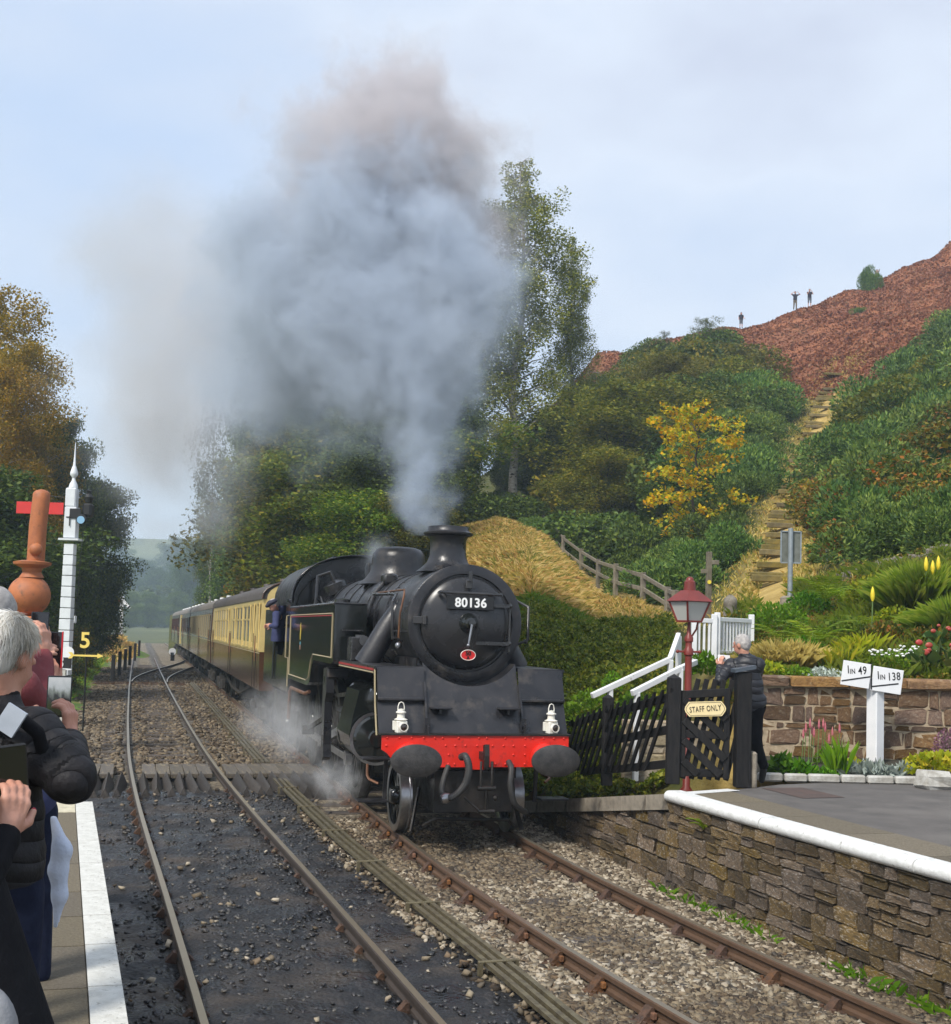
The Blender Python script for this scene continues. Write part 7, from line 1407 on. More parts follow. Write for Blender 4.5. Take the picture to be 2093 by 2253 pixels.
for u, v, Y, rad, h, n, lf, mt, lab in [(1490, 1322, 17.3, .35, .28, 420, .07, m_lime, 'lime green cushion plant spilling over the wall beside the man'), (1545, 1326, 17.2, .34, .25, 420, .06, m_fresh, 'green cushion plant on the wall top, second from the man'), (1600, 1328, 17.2, .36, .24, 460, .06, m_silver, 'grey green trailing plant on the wall top left of the sign'), (1665, 1318, 17.4, .32, .25, 420, .06, m_fresh, 'green cushion plant behind the 1 IN 49 board'), (1730, 1300, 17.6, .36, .28, 420, .06, m_fresh, 'green cushion with white flowers behind the 1 IN 138 board'), (1785, 1290, 17.8, .34, .26, 400, .06, m_fresh, 'cushion with small white flowers left of the red leaves'), (1560, 1285, 18.6, .45, .4, 700, .08, m_fresh, 'mid green bushy plant below the middle fern'), (1640, 1250, 19.4, .5, .45, 800, .08, m_reed, 'green bushy perennial in the middle of the slope'), (1715, 1260, 19.0, .5, .45, 800, .08, lf_bram, 'brownish green perennial behind the gradient boards'), (1510, 1225, 20.6, .6, .5, 900, .08, m_fresh, 'rich green shrub left of the ferns'), (1690, 1180, 22.0, .5, .6, 900, .07, m_lime, 'yellow green goldenrod at the top of the garden'), (1740, 1225, 20.2, .45, .4, 700, .07, m_lime, 'yellowing perennial below the grass fountain'), (1800, 1255, 18.8, .45, .32, 600, .06, lf_bram, 'mixed low plant above the red bergenia'), (1570, 1210, 22.5, .5, .5, 900, .08, m_fresh, 'green shrub between the two upper ferns'), (1440, 1240, 21.5, .55, .5, 800, .08, lf_bram, 'leafy shrub growing through the white balustrade'), (1370, 1310, 18.6, .30, .35, 500, .09, m_fresh, 'green shrub right of the red lamp column'), (1455, 1330, 17.5, .35, .3, 450, .08, m_lime, 'light green plant hidden behind the man\'s shoulder'), (1235, 1400, 18.6, .35, .5, 500, .08, m_fresh, 'bright green shrub seen through the pickets'), (1150, 1400, 18.8, .45, .5, 600, .08, m_fresh, 'green shrub behind the far pickets'), (1090, 1420, 19.0, .4, .5, 500, .08, lf_hedge, 'green weeds behind the far end of the picket fence'), (1190, 1340, 18.6, .18, .3, 260, .05, m_fresh, 'small upright conifer like shrub in front of the hedge')]:
    o = clump('garden_plant', lab, 'plant', gpos(u, v, Y), rad, h, n, lf, mt, .6, 40 + k); k += 1
    if 'white flowers' in lab: flowers(o, 46, rad * .9, h * .95, .022, m_wfl, k)
bgn = clump('bergenia', 'bergenia with large leaves turning red above the wall at the right', 'plant', gpos(1815, 1292, 17.5), .40, .28, 60, .22, m_bergen, .8, 60); r = random.Random(4)
for i in range(7): MB().ball((r.uniform(-.32, .36), r.uniform(-.25, 0), r.uniform(.14, .34)), r.uniform(.035, .06), 8, 5, (1, .4, .8)).build('red_leaf', m_redleaf, bgn, 60)
bgn = clump('bergenia', 'red leaved plant higher up at the right edge of the garden', 'plant', gpos(1838, 1245, 18.4), .3, .2, 40, .2, m_bergen, .8, 61)
for i in range(6): MB().ball((r.uniform(-.25, .2), r.uniform(-.25, 0), r.uniform(.10, .26)), r.uniform(.03, .055), 8, 5, (1, .4, .8)).build('red_leaf', m_redleaf, bgn, 60)
for i, (u, v, Y, h) in enumerate([(1798, 1195, 20.0, .78), (1811, 1195, 20.0, .72), (1822, 1195, 20.1, .80), (1694, 1225, 19.6, .52)]):
    o = thing('poker_flower', ['yellow poker flower, left of the three beside the grass fountain', 'yellow poker flower, middle of the three beside the grass fountain', 'yellow poker flower, right of the three beside the grass fountain', 'single small yellow poker flower in the middle of the garden'][i], 'flower', gpos(u, v, Y)); MB().tube([(0, 0, 0), (.01, 0, h)], .011, 5).build('stem', m_stem, o); MB().lathe([(.015, 0), (.034, .05), (.036, .12), (.022, .2), (0, .25)], (.01, 0, h - .04), n=10).build('flower_head', m_yel, o, 60)
fern('wall_fern', 'small bright fern growing out of the platform wall face', (T(ex(-2.6) - .01, -2.35, .62)), .26, None, 9)

# mixed small leaves and grasses filling the garden between the larger plants
r = np.random.default_rng(71); n = 52000; Yq = 17.1 + 9.5 * r.random(n) ** 1.2; uq = 1405 + 520 * r.random(n); aq = (uq * K - PW / 2) / F; Xq = aq * Yq; Zq = hill_base(Xq, Yq) + .22 * fbm(Xq * 2.2, Yq * 2.2, 15, 3) * r.random(n); kk = ~((np.abs(uq - 1505) < 28) & (Yq > 23.5))
lf_mix = LEAF('garden_mixed_leaves', [(.05, .09, .015), (.10, .16, .02), (.18, .24, .03), (.34, .30, .05), (.30, .16, .05), (.12, .20, .03)], .35, big=.22, bigscale=1.1)
o = link('garden_ground_cover', leaf_mesh('garden_ground_cover', np.stack([Xq, Yq, Zq], -1)[kk], .055, 72, .5, tilt=.7), lf_mix); tag(o, kind='stuff')
n = 16000; Yq = 17.3 + 8.5 * r.random(n); uq = 1420 + 480 * r.random(n); Xq = ((uq * K - PW / 2) / F) * Yq; kk = (fbm(Xq * 1.4, Yq * 1.4, 25, 2) > .5) & ~((np.abs(uq - 1505) < 28) & (Yq > 23.5)); tag(blades('garden_grass', Xq[kk], Yq[kk], hill_base(Xq, Yq)[kk], .32, 73, m_reed, .9, .006, (0, 0)), kind='stuff')

r = np.random.default_rng(75); n = 420; yq = -7.5 + 6.2 * r.random(n); g_ = fbm(yq * 1.7, yq * 0, 4, 2) > .52; yq = yq[g_]; xq = c1v(yq) + 1.5 - .14 * r.random(len(yq)); wp = np.array([T(a, b, -.14) for a, b in zip(xq, yq)])
tag(blades('weeds', wp[:, 0], wp[:, 1], wp[:, 2], .13, 76, m_fresh, 1.0, .006, (0, 0)), kind='stuff')
# ------------------------------------------------------------------ left side: signals, water crane, signs
m_terra = M('orange_crane_paint', (0.46, 0.15, 0.05), (0.34, 0.11, 0.04), 5, 0.6, bump=.25, bscale=30, c3=(0.16, 0.075, 0.035), c3lo=.58, c3hi=.74, c3scale=7)
m_sigred = M('signal_red', (0.62, 0.03, 0.025), (0.55, 0.03, 0.025), 5, 0.4); m_yellow = M('sign_yellow', (0.82, 0.62, 0.14), rough=.5); m_sig_w = M('signal_white', (0.70, 0.73, 0.75), (0.60, 0.63, 0.65), 3, 0.55, c3=(.35, .35, .34), c3lo=.62, c3hi=.75)
GZ = lambda u, Y: zl(u, Y)
SY = 31.0; sb_ = at(119, 1405, SY); zs = lambda v, u=122: at(u, v, SY).z
base = sb_.z - .2; sgp = thing('semaphore_signal', 'tall white wooden signal post with a red arm level at danger and a spike finial', 'signal', (sb_.x, SY, base)); Z = lambda v: zs(v) - base
w0, w1 = .34, .25
segs = [1400, 1336, 1312, 1290, 1268, 1246, 1224, 1202, 1181, 1160, 1139, 1118, 1098, 1078, 1056]
mm_ = MB(); mbk = MB()
for i, (a, b) in enumerate(zip(segs[:-1], segs[1:])):
    za, zb_ = Z(a), Z(b); t = (za + zb_) / 2 / Z(1056); w = w0 + (w1 - w0) * t
    o = MB().box((0, 0, (za + zb_) / 2), (w, w, zb_ - za - .02), 0, .008).build('post_section', m_ink if i == 0 else m_sig_w, sgp)
MB().box((0, .02, Z(1056) / 2), (.16, .16, Z(1056))).build('post_core', m_ink, sgp)
MB().box((0, 0, Z(1048)), (.52, .40, .05)).build('signal_bracket', m_sig_w, sgp)
MB().box((0, 0, (Z(1045) + Z(985)) / 2), (.31, .28, Z(985) - Z(1045)), 0, .01).build('post_head', m_sig_w, sgp)
MB().box((-.02, 0, (Z(985) + Z(948)) / 2), (.28, .26, Z(948) - Z(985)), 0, .03).build('post_head', m_sig_w, sgp)
MB().lathe([(.12, Z(948)), (.10, Z(940)), (.05, Z(933)), (.04, Z(928)), (.10, Z(922)), (.10, Z(918)), (.06, Z(908)), (.035, Z(903)), (.02, Z(880)), (.008, Z(860)), (0, Z(858))], n=16).build('finial', m_sig_w, sgp, 40)
za, zb_ = Z(981), Z(1000); ca = MB().box((-.78, -.17, (Z(978) + Z(1001)) / 2), (1.22, .02, Z(978) - Z(1001)), 0, .004).build('signal_arm', m_sigred, sgp)
MB().box((.14, -.16, Z(998)), (.30, .03, .26), 0, .02).build('arm_casting', m_ink, sgp); MB().lathe([(.0, 0), (.13, 0), (.14, .02), (.10, .05)], (.30, -.18, Z(1008)), (0, 1, 0), 18).build('spectacle', m_ink, sgp, 40); MB().lathe([(0, 0), (.10, 0), (.10, .01)], (.30, -.20, Z(1010)), (0, 1, 0), 18).build('spectacle_glass', GLASS('signal_glass', (.22, .42, .60), .1), sgp)
MB().box((.42, 0, Z(990)), (.26, .30, .36), 0, .06).lathe([(.09, Z(975)), (.12, Z(965)), (.05, Z(958)), (.07, Z(952)), (0, Z(950))], (.42, 0, 0), n=12).build('signal_lamp', m_ink, sgp, 30)
MB().tube([(-.10, -.14, Z(1005)), (.05, -.17, Z(1005))], .015, 5).tube([(.0, -.17, Z(1003)), (.0, -.17, Z(1022))], .014, 5).tube([(.36, -.1, Z(1020)), (.33, -.1, Z(1056)), (.20, -.1, Z(1300))], .008, 5).build('signal_wire', m_ink, sgp); MB().box((.24, -.05, Z(1203)), (.06, .06, .2), 0, .02).build('balance_block', m_sig_w, sgp)
k = thing('number_plate_sign', 'small black plate with a white 3 on a pale post before the signal', 'sign', at(115, 1340, 29.5)); zz = lambda v: at(119, v, 29.5).z - at(115, 1340, 29.5).z
MB().box((.05, 0, (zz(1277) + zz(1298)) / 2), (.40, .03, zz(1277) - zz(1298))).build('plate', m_ink, k); o = link('plate_number', text_mesh('3', .40, .004, .008), m_white, k); o.rotation_euler = (R(90), 0, 0); o.location = (.0, -.022, (zz(1277) + zz(1298)) / 2); MB().box((.05, 0, zz(1300)), (.46, .06, .03)).build('plate_shelf', m_white, k); MB().box((.08, .02, (zz(1300) - 1.0) / 2), (.12, .1, zz(1300) + 1.0)).build('plate_post', M('pale_post', (.45, .44, .40)), k)
MB().lathe([(.0, 0), (.16, 0), (.16, .03)], (.16, .02, zz(1268)), (0, -1, 0), 18).build('round_plate', m_white, k, 40)
# water crane
CYd = 24.0; c0 = at(60, 1300, CYd); cw = thing('water_crane', 'orange iron water crane with a ball joint and tall column', 'water crane', (c0.x, CYd, .2)); Zc = lambda v: at(60, v, CYd).z - .2; X = lambda u: at(u, 1150, CYd).x - c0.x
MB().lathe([(.30, 0), (.30, .1), (.20, .2), (.19, Zc(1200)), (.24, Zc(1198))], (X(61), 0, 0), n=20).build('column', M('maroon_column', (.24, .05, .03), (.17, .04, .025), 5, .6, bump=.3), cw, 40)
MB().ball((X(57), 0, Zc(1157)), .415, 28, 18).build('ball_joint', m_terra, cw, 60)
MB().lathe([(.24, Zc(1122)), (.18, Zc(1112)), (.20, Zc(1104)), (.36, Zc(1097)), (.37, Zc(1092)), (.20, Zc(1089))], (X(60), 0, 0), n=24).build('collar', m_terra, cw, 40)
MB().tube([(X(66), 0, Zc(1092)), (X(67), 0, Zc(1020)), (X(70.5), 0, Zc(970)), (X(71), 0, Zc(958)), (X(71), 0, Zc(953)), (X(71), 0, Zc(950.5))], [.172, .172, .17, .165, .12, .04], 20).build('standpipe', m_terra, cw, 60)
MB().ball((X(71), -.16, Zc(1068)), .13, 14, 10).build('valve_knob', m_terra, cw, 60); MB().lathe([(.30, Zc(1205)), (.36, Zc(1201)), (.30, Zc(1197))], (X(62), 0, 0), n=20).build('flange', m_terra, cw, 40)
MB().tube([(X(75), 0, Zc(1240)), (X(115), 0, Zc(1258))], .05, 8).build('drip_arm', m_terra, cw, 60)
# speed sign of cut out letters
q = at(158, 1412, 27); k = thing('speed_sign', 'yellow cut out figure 5 over a yellow arrow on a thin dark post', 'sign', (q.x, 27, q.z - .1)); zz = lambda v: at(158, v, 27).z - q.z + .1
o = link('figure', text_mesh('5', .50, .012, .008), m_yellow, k); o.rotation_euler = (R(90), 0, 0); o.location = (0, -.03, zz(1245)); hh = zz(1262)
MB().tube([(.03, .02, 0), (.03, .02, zz(1230))], .02, 6).build('sign_post', m_ink, k)
MB().prism([(-.30, .018), (.24, .022), (.24, .055), (.38, 0), (.24, -.055), (.24, -.022), (-.30, -.018), (-.34, -.07), (-.42, -.07), (-.36, 0), (-.42, .07), (-.34, .07)], (.05, -.03, zz(1273.5)), (1, 0, 0), (0, 0, 1), (0, 1, 0), 0, .02).build('arrow', m_yellow, k)
# distant signal, box on a pole, stakes, disc signal
DY = 104; q = at(233, 1258, DY); k = thing('distant_signal', 'small white signal in the distance with its arm lowered', 'signal', (q.x, DY, q.z)); zz = lambda v: at(233, v, DY).z - q.z
MB().box((0, 0, zz(1232) / 2), (.34, .34, zz(1232))).build('post_base', m_ink, k); MB().box((0, 0, (zz(1232) + zz(1162)) / 2), (.28, .28, zz(1162) - zz(1232))).build('post_shaft', m_white, k); MB().lathe([(.2, zz(1162)), (.12, zz(1157)), (.03, zz(1153)), (0, zz(1150))], n=8).build('finial', m_white, k)
MB().bar((.1, -.2, zz(1166)), (.75, -.2, zz(1181)), .04, .26, (0, 0, 1)).build('signal_arm', m_white, k); MB().bar((.62, -.21, zz(1178)), (.72, -.21, zz(1180.3)), .05, .28).build('arm_band', m_ink, k); MB().box((-.16, -.2, zz(1165)), (.2, .1, .3)).build('spectacle', m_sigred, k)
q = at(212, 1252, 92); k = thing('equipment_box', 'grey box on a thin pole left of the distant signal', 'box', (q.x, 92, q.z)); zz = lambda v: at(212, v, 92).z - q.z
MB().tube([(0, 0, 0), (0, 0, zz(1200))], .04, 6).build('pole', m_galv, k); MB().box((0, 0, zz(1192)), (.42, .3, .5)).build('case', m_galv, k)
q = at(227, 1260, 100); o = MB().box((0, 0, .6), (.5, .4, 1.6), 0, .03).build('relay_cabinet', M('cabinet_grey', (.17, .17, .18), rough=.7)); o.location = (q.x, 100, q.z); tag(o, 'dark grey cabinet at the foot of the distant signal', 'cabinet')
sk = MB().box((0, 0, .3), (.14, .12, 1.1), 0, .01)
so2 = sk.build('wooden_stake', m_wood_b); nm = ['nearest', 'second', 'third', 'fourth', 'fifth', 'farthest']
for i, (u, v) in enumerate([(219, 1312), (232, 1301), (243, 1293), (252, 1284), (262, 1276), (270, 1268)]):
    Yk = [50, 56, 62, 68, 75, 83][i]; o = so2 if i == 0 else twin(so2); p = at(u, v, Yk); o.location = p; tag(o, nm[i] + ' of the six short dark stakes along the verge', 'stake', 'dark stakes along the verge')
q = at(335, 1266, 72); k = thing('ground_disc', 'white round ground signal disc between the tracks', 'signal', (q.x, 72, q.z)); MB().lathe([(0, 0), (.22, 0), (.22, .03), (0, .03)], (0, 0, 0), (0, 1, 0), 18).build('disc', m_white, k, 40); MB().box((0, .1, -.3), (.2, .2, .5)).build('disc_stand', m_ink, k)

# ------------------------------------------------------------------ people: bodies and clothes grown as smooth surfaces round a posed skeleton
def nets(f, org, h):
    s = f < 0; nx, ny, nz_ = f.shape; cx, cy_, cz = nx - 1, ny - 1, nz_ - 1
    acc = np.zeros((cx, cy_, cz, 3)); cnt = np.zeros((cx, cy_, cz))
    cr_ = [(0, 0, 0), (1, 0, 0), (0, 1, 0), (1, 1, 0), (0, 0, 1), (1, 0, 1), (0, 1, 1), (1, 1, 1)]
    sub = lambda a, o: a[o[0]:o[0] + cx, o[1]:o[1] + cy_, o[2]:o[2] + cz]
    for a in range(8):
        for b in range(a + 1, 8):
            A, B = cr_[a], cr_[b]
            if sum(abs(A[i] - B[i]) for i in range(3)) != 1: continue
            fa, fb = sub(f, A), sub(f, B); m = (fa < 0) != (fb < 0); t = np.where(m, fa / (fa - fb + 1e-12), 0)
            for i in range(3): acc[..., i] += np.where(m, A[i] + (B[i] - A[i]) * t, 0)
            cnt += m
    ok = cnt > 0; idx = -np.ones(ok.shape, int); idx[ok] = np.arange(ok.sum()); g = np.stack(np.meshgrid(np.arange(cx), np.arange(cy_), np.arange(cz), indexing='ij'), -1)
    V = (g[ok] + acc[ok] / cnt[ok][:, None]) * h + org; Fs = []
    for ax in range(3):
        o = [0, 0, 0]; o[ax] = 1; e0 = s[:nx - o[0], :ny - o[1], :nz_ - o[2]]; e1 = s[o[0]:, o[1]:, o[2]:]; m = e0 != e1; I = np.argwhere(m); u_, v_ = [(1, 2), (2, 0), (0, 1)][ax]
        k = (I[:, u_] > 0) & (I[:, v_] > 0) & (I[:, u_] < [cx, cy_, cz][u_]) & (I[:, v_] < [cx, cy_, cz][v_]); I = I[k]; q = []
        for du, dv in ((-1, -1), (0, -1), (0, 0), (-1, 0)):
            J = I.copy(); J[:, u_] += du; J[:, v_] += dv; q.append(idx[J[:, 0], J[:, 1], J[:, 2]])
        q = np.stack(q, 1); fl = ~s[I[:, 0], I[:, 1], I[:, 2]]; q[fl] = q[fl][:, ::-1]; Fs.append(q)
    Fs = np.concatenate(Fs); return V, Fs[(Fs >= 0).all(1)]
def sdf_mesh(name, prims, h, mat, parent, k=.025, cuts=(), noise=0.0, nscale=30):
    lo = np.full(3, 1e9); hi = -lo
    for p in prims:
        if p[0] == 'c': r = max(p[3], p[4]) + .04; pts = [p[1], p[2]]
        else: r = max(p[2]) + .04; pts = [p[1]]
        for q in pts: lo = np.minimum(lo, np.array(q) - r); hi = np.maximum(hi, np.array(q) + r)
    n = np.ceil((hi - lo) / h).astype(int) + 1; G_ = np.stack(np.meshgrid(*[lo[i] + h * np.arange(n[i]) for i in range(3)], indexing='ij'), -1); f = np.full(n, 1e3)
    for p in prims:
        q = p[5] if len(p) > 5 else None
        if p[0] == 'c':
            a, b = np.array(p[1], float), np.array(p[2], float); d = b - a; L2 = max(d @ d, 1e-9); w = G_ - a; t = (w @ d) / L2; tc_ = np.clip(t, 0, 1); dist = np.linalg.norm(w - tc_[..., None] * d, axis=-1) - (p[3] + (p[4] - p[3]) * tc_)
            if q: dist -= q[0] * np.abs(np.sin(np.pi * (t * math.sqrt(L2)) / q[1])) ** .38
        else:
            w = G_ - np.array(p[1]); 
            if p[3] is not None: w = w @ np.array(p[3])
            sc = w / np.array(p[2]); k0 = np.linalg.norm(sc, axis=-1); k1 = np.linalg.norm(w / np.array(p[2]) ** 2, axis=-1); dist = k0 * (k0 - 1) / (k1 + 1e-9)
            if q: dist -= q[0] * np.abs(np.sin(np.pi * (G_[..., 2] + .10 * G_[..., 0] * 0 + .012 * np.sin(G_[..., 0] * 19)) / q[1])) ** .38
        hh = np.clip(.5 + .5 * (f - dist) / k, 0, 1); f = f + (dist - f) * hh - k * hh * (1 - hh)
    for c, nrm in cuts: f = np.maximum(f, (G_ - np.array(c)) @ np.array(nrm))
    if noise: f = f + noise * (fbm(G_[..., 0] * nscale + G_[..., 2] * 13, G_[..., 1] * nscale + G_[..., 2] * nscale, 3, 3) - .5)
    V, Fc = nets(f, lo, h); at_ = None; qp = [p for p in prims if len(p) > 5 and p[5]]
    if qp:
        best = np.full(len(V), 1e9); ph = np.zeros(len(V))
        for p in qp:
            if p[0] == 'c': a, b = V3(p[1]), V3(p[2]); d = b - a; L2 = d @ d; t = ((V - a) @ d) / L2; tc_ = np.clip(t, 0, 1); ds = np.linalg.norm(V - a - tc_[:, None] * d, axis=1) - (p[3] + (p[4] - p[3]) * tc_); q = t * math.sqrt(L2) / p[5][1]
            else: w = (V - V3(p[1])) @ V3(p[3]) / V3(p[2]); ds = (np.linalg.norm(w, axis=1) - 1) * min(p[2]); q = (V[:, 2] + .012 * np.sin(V[:, 0] * 19)) / p[5][1]
            m_ = ds < best; best = np.where(m_, ds, best); ph = np.where(m_, q, ph)
        at_ = {'quilt': ph}
    V = V - np.array(parent.location); me = npmesh(name, V, Fc, True, at_); return link(name, me, mat, parent)
def quilted(m):
    nt = m.node_tree; b = nt.nodes['Principled BSDF']; N = nt.nodes.new; L = nt.links.new; a = N('ShaderNodeAttribute'); a.attribute_name = 'quilt'
    s = N('ShaderNodeMath'); s.operation = 'MULTIPLY'; s.inputs[1].default_value = math.pi; L(a.outputs['Fac'], s.inputs[0]); q = N('ShaderNodeMath'); q.operation = 'SINE'; L(s.outputs[0], q.inputs[0]); w = N('ShaderNodeMath'); w.operation = 'ABSOLUTE'; L(q.outputs[0], w.inputs[0]); p = N('ShaderNodeMath'); p.operation = 'POWER'; p.inputs[1].default_value = .45; L(w.outputs[0], p.inputs[0])
    bp = N('ShaderNodeBump'); bp.inputs['Strength'].default_value = 1; bp.inputs['Distance'].default_value = .009; L(p.outputs[0], bp.inputs['Height']); old = b.inputs['Normal'].links[0].from_node; L(bp.outputs[0], old.inputs['Normal']); return m
def axes(fwd, up=(0, 0, 1)):
    f = np.array(fwd, float); f /= np.linalg.norm(f); u = np.array(up, float); x = np.cross(f, u); x /= np.linalg.norm(x); return np.stack([x, f, np.cross(x, f)], 1)   # columns: right, forward, up
def hand_prims(wrist, fdir, palm, side, curl=.5, s=1.0, thumb=.5):
    """palm, four unequal fingers with bent joints, and a thumb from the side of the palm; fdir points along the fingers, palm is the way the palm faces"""
    w = np.array(wrist, float); y = np.array(fdir, float); y /= np.linalg.norm(y); z = -np.array(palm, float); z -= y * (z @ y); z /= np.linalg.norm(z); x = np.cross(y, z) * side
    P = lambda a, b, c: w + (x * a + y * b + z * c) * s
    pr = [('c', P(0, -.03, 0), P(0, .03, 0), .024 * s, .027 * s)]
    for i, (xo, ln) in enumerate(((.030, .072), (.010, .080), (-.011, .074), (-.031, .058))):
        pr.append(('c', P(xo * .55, .02, 0), P(xo, .088 - abs(xo) * .15, .003), .017 * s, .0125 * s)); p = P(xo, .088 - abs(xo) * .15, .003); a = curl * (.5 + .06 * i)
        for j, fr in enumerate((.45, .30, .25)):
            d = y * math.cos(a) - z * math.sin(a); q = p + d * ln * fr * s; pr.append(('c', p, q, (.0098 - .0008 * j) * s, (.0092 - .0009 * j) * s)); p = q; a += curl * (.85 - .1 * j)
    p = P(.026, .020, -.006); d = x * .75 + y * .62 - z * .25 * thumb; q = p + d * .042 * s; pr.append(('c', p, q, .0155 * s, .0125 * s)); d2 = x * .35 + y * .85 - z * .45 * thumb; pr.append(('c', q, q + d2 * .034 * s, .0118 * s, .0095 * s)); return pr, q + d2 * .036 * s
def V3(v): return np.array(v, float)
m_skin = M('skin', (.58, .30, .21), (.48, .22, .15), 9, .5, bump=.15, bscale=90); m_hair_g = M('grey_hair', (.78, .75, .70), (.50, .47, .43), 35, .6, stretch=(1, 1, .25)); m_hair_g2 = M('mid_grey_hair', (.45, .42, .39), (.26, .24, .23), 35, .6)
m_puff = M('black_puffer', (.007, .007, .009), (.016, .014, .016), 6, .62, spec=.3, bump=.45, bscale=26, c3=(.022, .02, .022), c3lo=.55, c3hi=.75, c3scale=5); quilted(m_puff); m_jean = M('navy_denim', (.008, .011, .028), (.014, .019, .042), 14, .9, spec=.2, bump=.4, bscale=25); m_blackcloth = M('black_cloth', (.006, .006, .008), (.011, .011, .013), 8, .9, spec=.15, bump=.5, bscale=14); m_shoe = M('dark_shoe', (.02, .02, .02), rough=.5); m_navy = M('navy_cloth', (.022, .028, .085), (.03, .038, .11), 9, .8, bump=.4, bscale=20); m_phone = M('phone_black', (.01, .01, .011), rough=.25); m_nail = M('red_nail', (.45, .01, .04), rough=.2)
def person(label, J, top, bottom, hair, h=.014, group=None, quilt=None, shoes=None, fat=1.0, hands=True, hairk=1.0, shorts=False, curl=.7, skin=None, cap=None, tee=False, sleeve=1.0):
    an = V3(J['an_l']) if 'an_l' in J else V3(J['pel']); root = (float(J['pel'][0]), float(J['pel'][1]), float(min(J['an_l'][2], J['an_r'][2])) - .08 if 'an_l' in J else float(J['pel'][2]) - .9)
    t = thing('person', label, 'person', root, 0, group); sk_ = skin or m_skin
    g = {k: V3(v) for k, v in J.items()}; face = g['face'] / np.linalg.norm(g['face']); A = axes(face, g.get('headup', (0, 0, 1))); H_ = g['head']; hp = lambda x, y, z: H_ + A @ np.array([x, y, z])
    sx_ = g['sh_r'] - g['sh_l']; sx_ = sx_ / np.linalg.norm(sx_); upb = g['chest'] - g['pel']; upb /= np.linalg.norm(upb); fb_ = np.cross(upb, sx_); B = np.stack([sx_, fb_ / np.linalg.norm(fb_), upb], 1)
    body = [('e', hp(0, -.005, .025), (.076, .096, .098), A), ('e', hp(0, .022, -.045), (.056, .066, .072), A), ('c', hp(0, .088, .0), hp(0, .110, -.022), .010, .014), ('e', hp(-.078, -.005, -.01), (.012, .022, .034), A), ('e', hp(.078, -.005, -.01), (.012, .022, .034), A), ('c', hp(-.03, .082, .018), hp(-.03, .085, .018), .012, .012), ('c', hp(.03, .082, .018), hp(.03, .085, .018), .012, .012), ('c', hp(-.02, .082, -.062), hp(.02, .082, -.062), .010, .010),
            ('c', hp(0, -.03, -.06), g['neck'], .056, .06), ('c', g['neck'], g['chest'], .06, .12), ('c', g['chest'], g['pel'], .12, .12)]
    for s in 'lr':
        body += [('c', g['sh_' + s], g['el_' + s], .045, .036), ('c', g['el_' + s], g['wr_' + s], .036, .026), ('c', g['chest'], g['sh_' + s], .08, .05)]
        if 'kn_' + s in g: body += [('c', g['hip_' + s], g['kn_' + s], .075, .052), ('c', g['kn_' + s], g['an_' + s], .05, .036)]
    sdf_mesh('body', body, h, sk_, t, .02)
    Q = quilt or None
    tp = [('e', g['chest'] + upb * .02, (.185 * fat, .125 * fat, .20), B, 0, Q), ('e', (g['chest'] + g['pel']) / 2, (.175 * fat, .13 * fat, .24), B, 0, Q), ('e', g['pel'] + upb * .03, (.18 * fat, .135 * fat, .17), B, 0, Q), ('c', g['sh_l'], g['sh_r'], .066, .066), ('c', g['neck'] - upb * .03, g['neck'] + upb * .015, .072, .068)]
    for s in 'lr':
        e_ = g['wr_' + s]; e_ = g['el_' + s] + (e_ - g['el_' + s]) * .92; sf = min(fat, 1.0) * sleeve
        tp += [('c', g['sh_' + s], g['el_' + s] if not tee else (g['sh_' + s] + g['el_' + s]) / 2, .078 * sf, .058 * sf, Q)]
        if not tee: tp += [('c', g['chest'] + (g['sh_' + s] - g['chest']) * .75, g['sh_' + s] + (g['el_' + s] - g['sh_' + s]) * .55, .085 * sf, .068 * sf, Q)]
        if not tee: tp += [('c', g['el_' + s], e_, .060 * sf, .044 * sf, Q)]
    tp = [p if not (p[0] == 'c' and len(p) == 6 and not p[5]) else p[:5] for p in tp]
    sdf_mesh('jacket' if not tee else 'shirt', tp, h, top, t, .022, (), .016, 11)
    if 'kn_l' in g:
        bt_ = [('e', g['pel'] - upb * .02, (.165 * fat, .125 * fat, .14), B)]
        for s in 'lr':
            e_ = g['an_' + s] if not shorts else g['kn_' + s]; bt_ += [('c', g['hip_' + s], g['kn_' + s], .088, .066)]
            if not shorts: bt_ += [('c', g['kn_' + s], g['an_' + s], .066, .056)]
        sdf_mesh('trousers' if not shorts else 'shorts', bt_, h, bottom, t, .03)
        sh_ = []
        for s in 'lr':
            if 'toe_' + s in g: MBs = [('c', g['an_' + s] + (0, 0, -.03), g['toe_' + s], .045, .036)]; sdf_mesh('shoe', MBs, h, shoes or m_shoe, t, .02)
    if hair is not None:
        hr = [('e', hp(0, -.012, .035), (.084 * hairk, .102 * hairk, .100 * hairk), A), ('e', hp(0, -.055, -.005), (.072, .055, .075), A)]
        n_ = A @ np.array([0, .80, -.60]); sdf_mesh('hair', hr, min(h, .012), hair, t, .02, [(hp(0, .040, .0), n_)], .012, 40)
    if cap is not None:
        sdf_mesh('cap', [('e', hp(0, 0, .07), (.10, .12, .055), A), ('c', hp(0, .09, .05), hp(0, .14, .042), .05, .035)], min(h, .014), cap, t, .02)
    if hands:
        for s, sd in (('l', -1), ('r', 1)):
            fd = g.get('hd_' + s, g['wr_' + s] - g['el_' + s]); pm = g.get('pm_' + s, face); pr, tip = hand_prims(g['wr_' + s], fd, pm, g.get('sd_' + s, sd), curl, 1.0); sdf_mesh('hand', pr, .0052 if h < .02 else .012, sk_, t, .008)
    return t
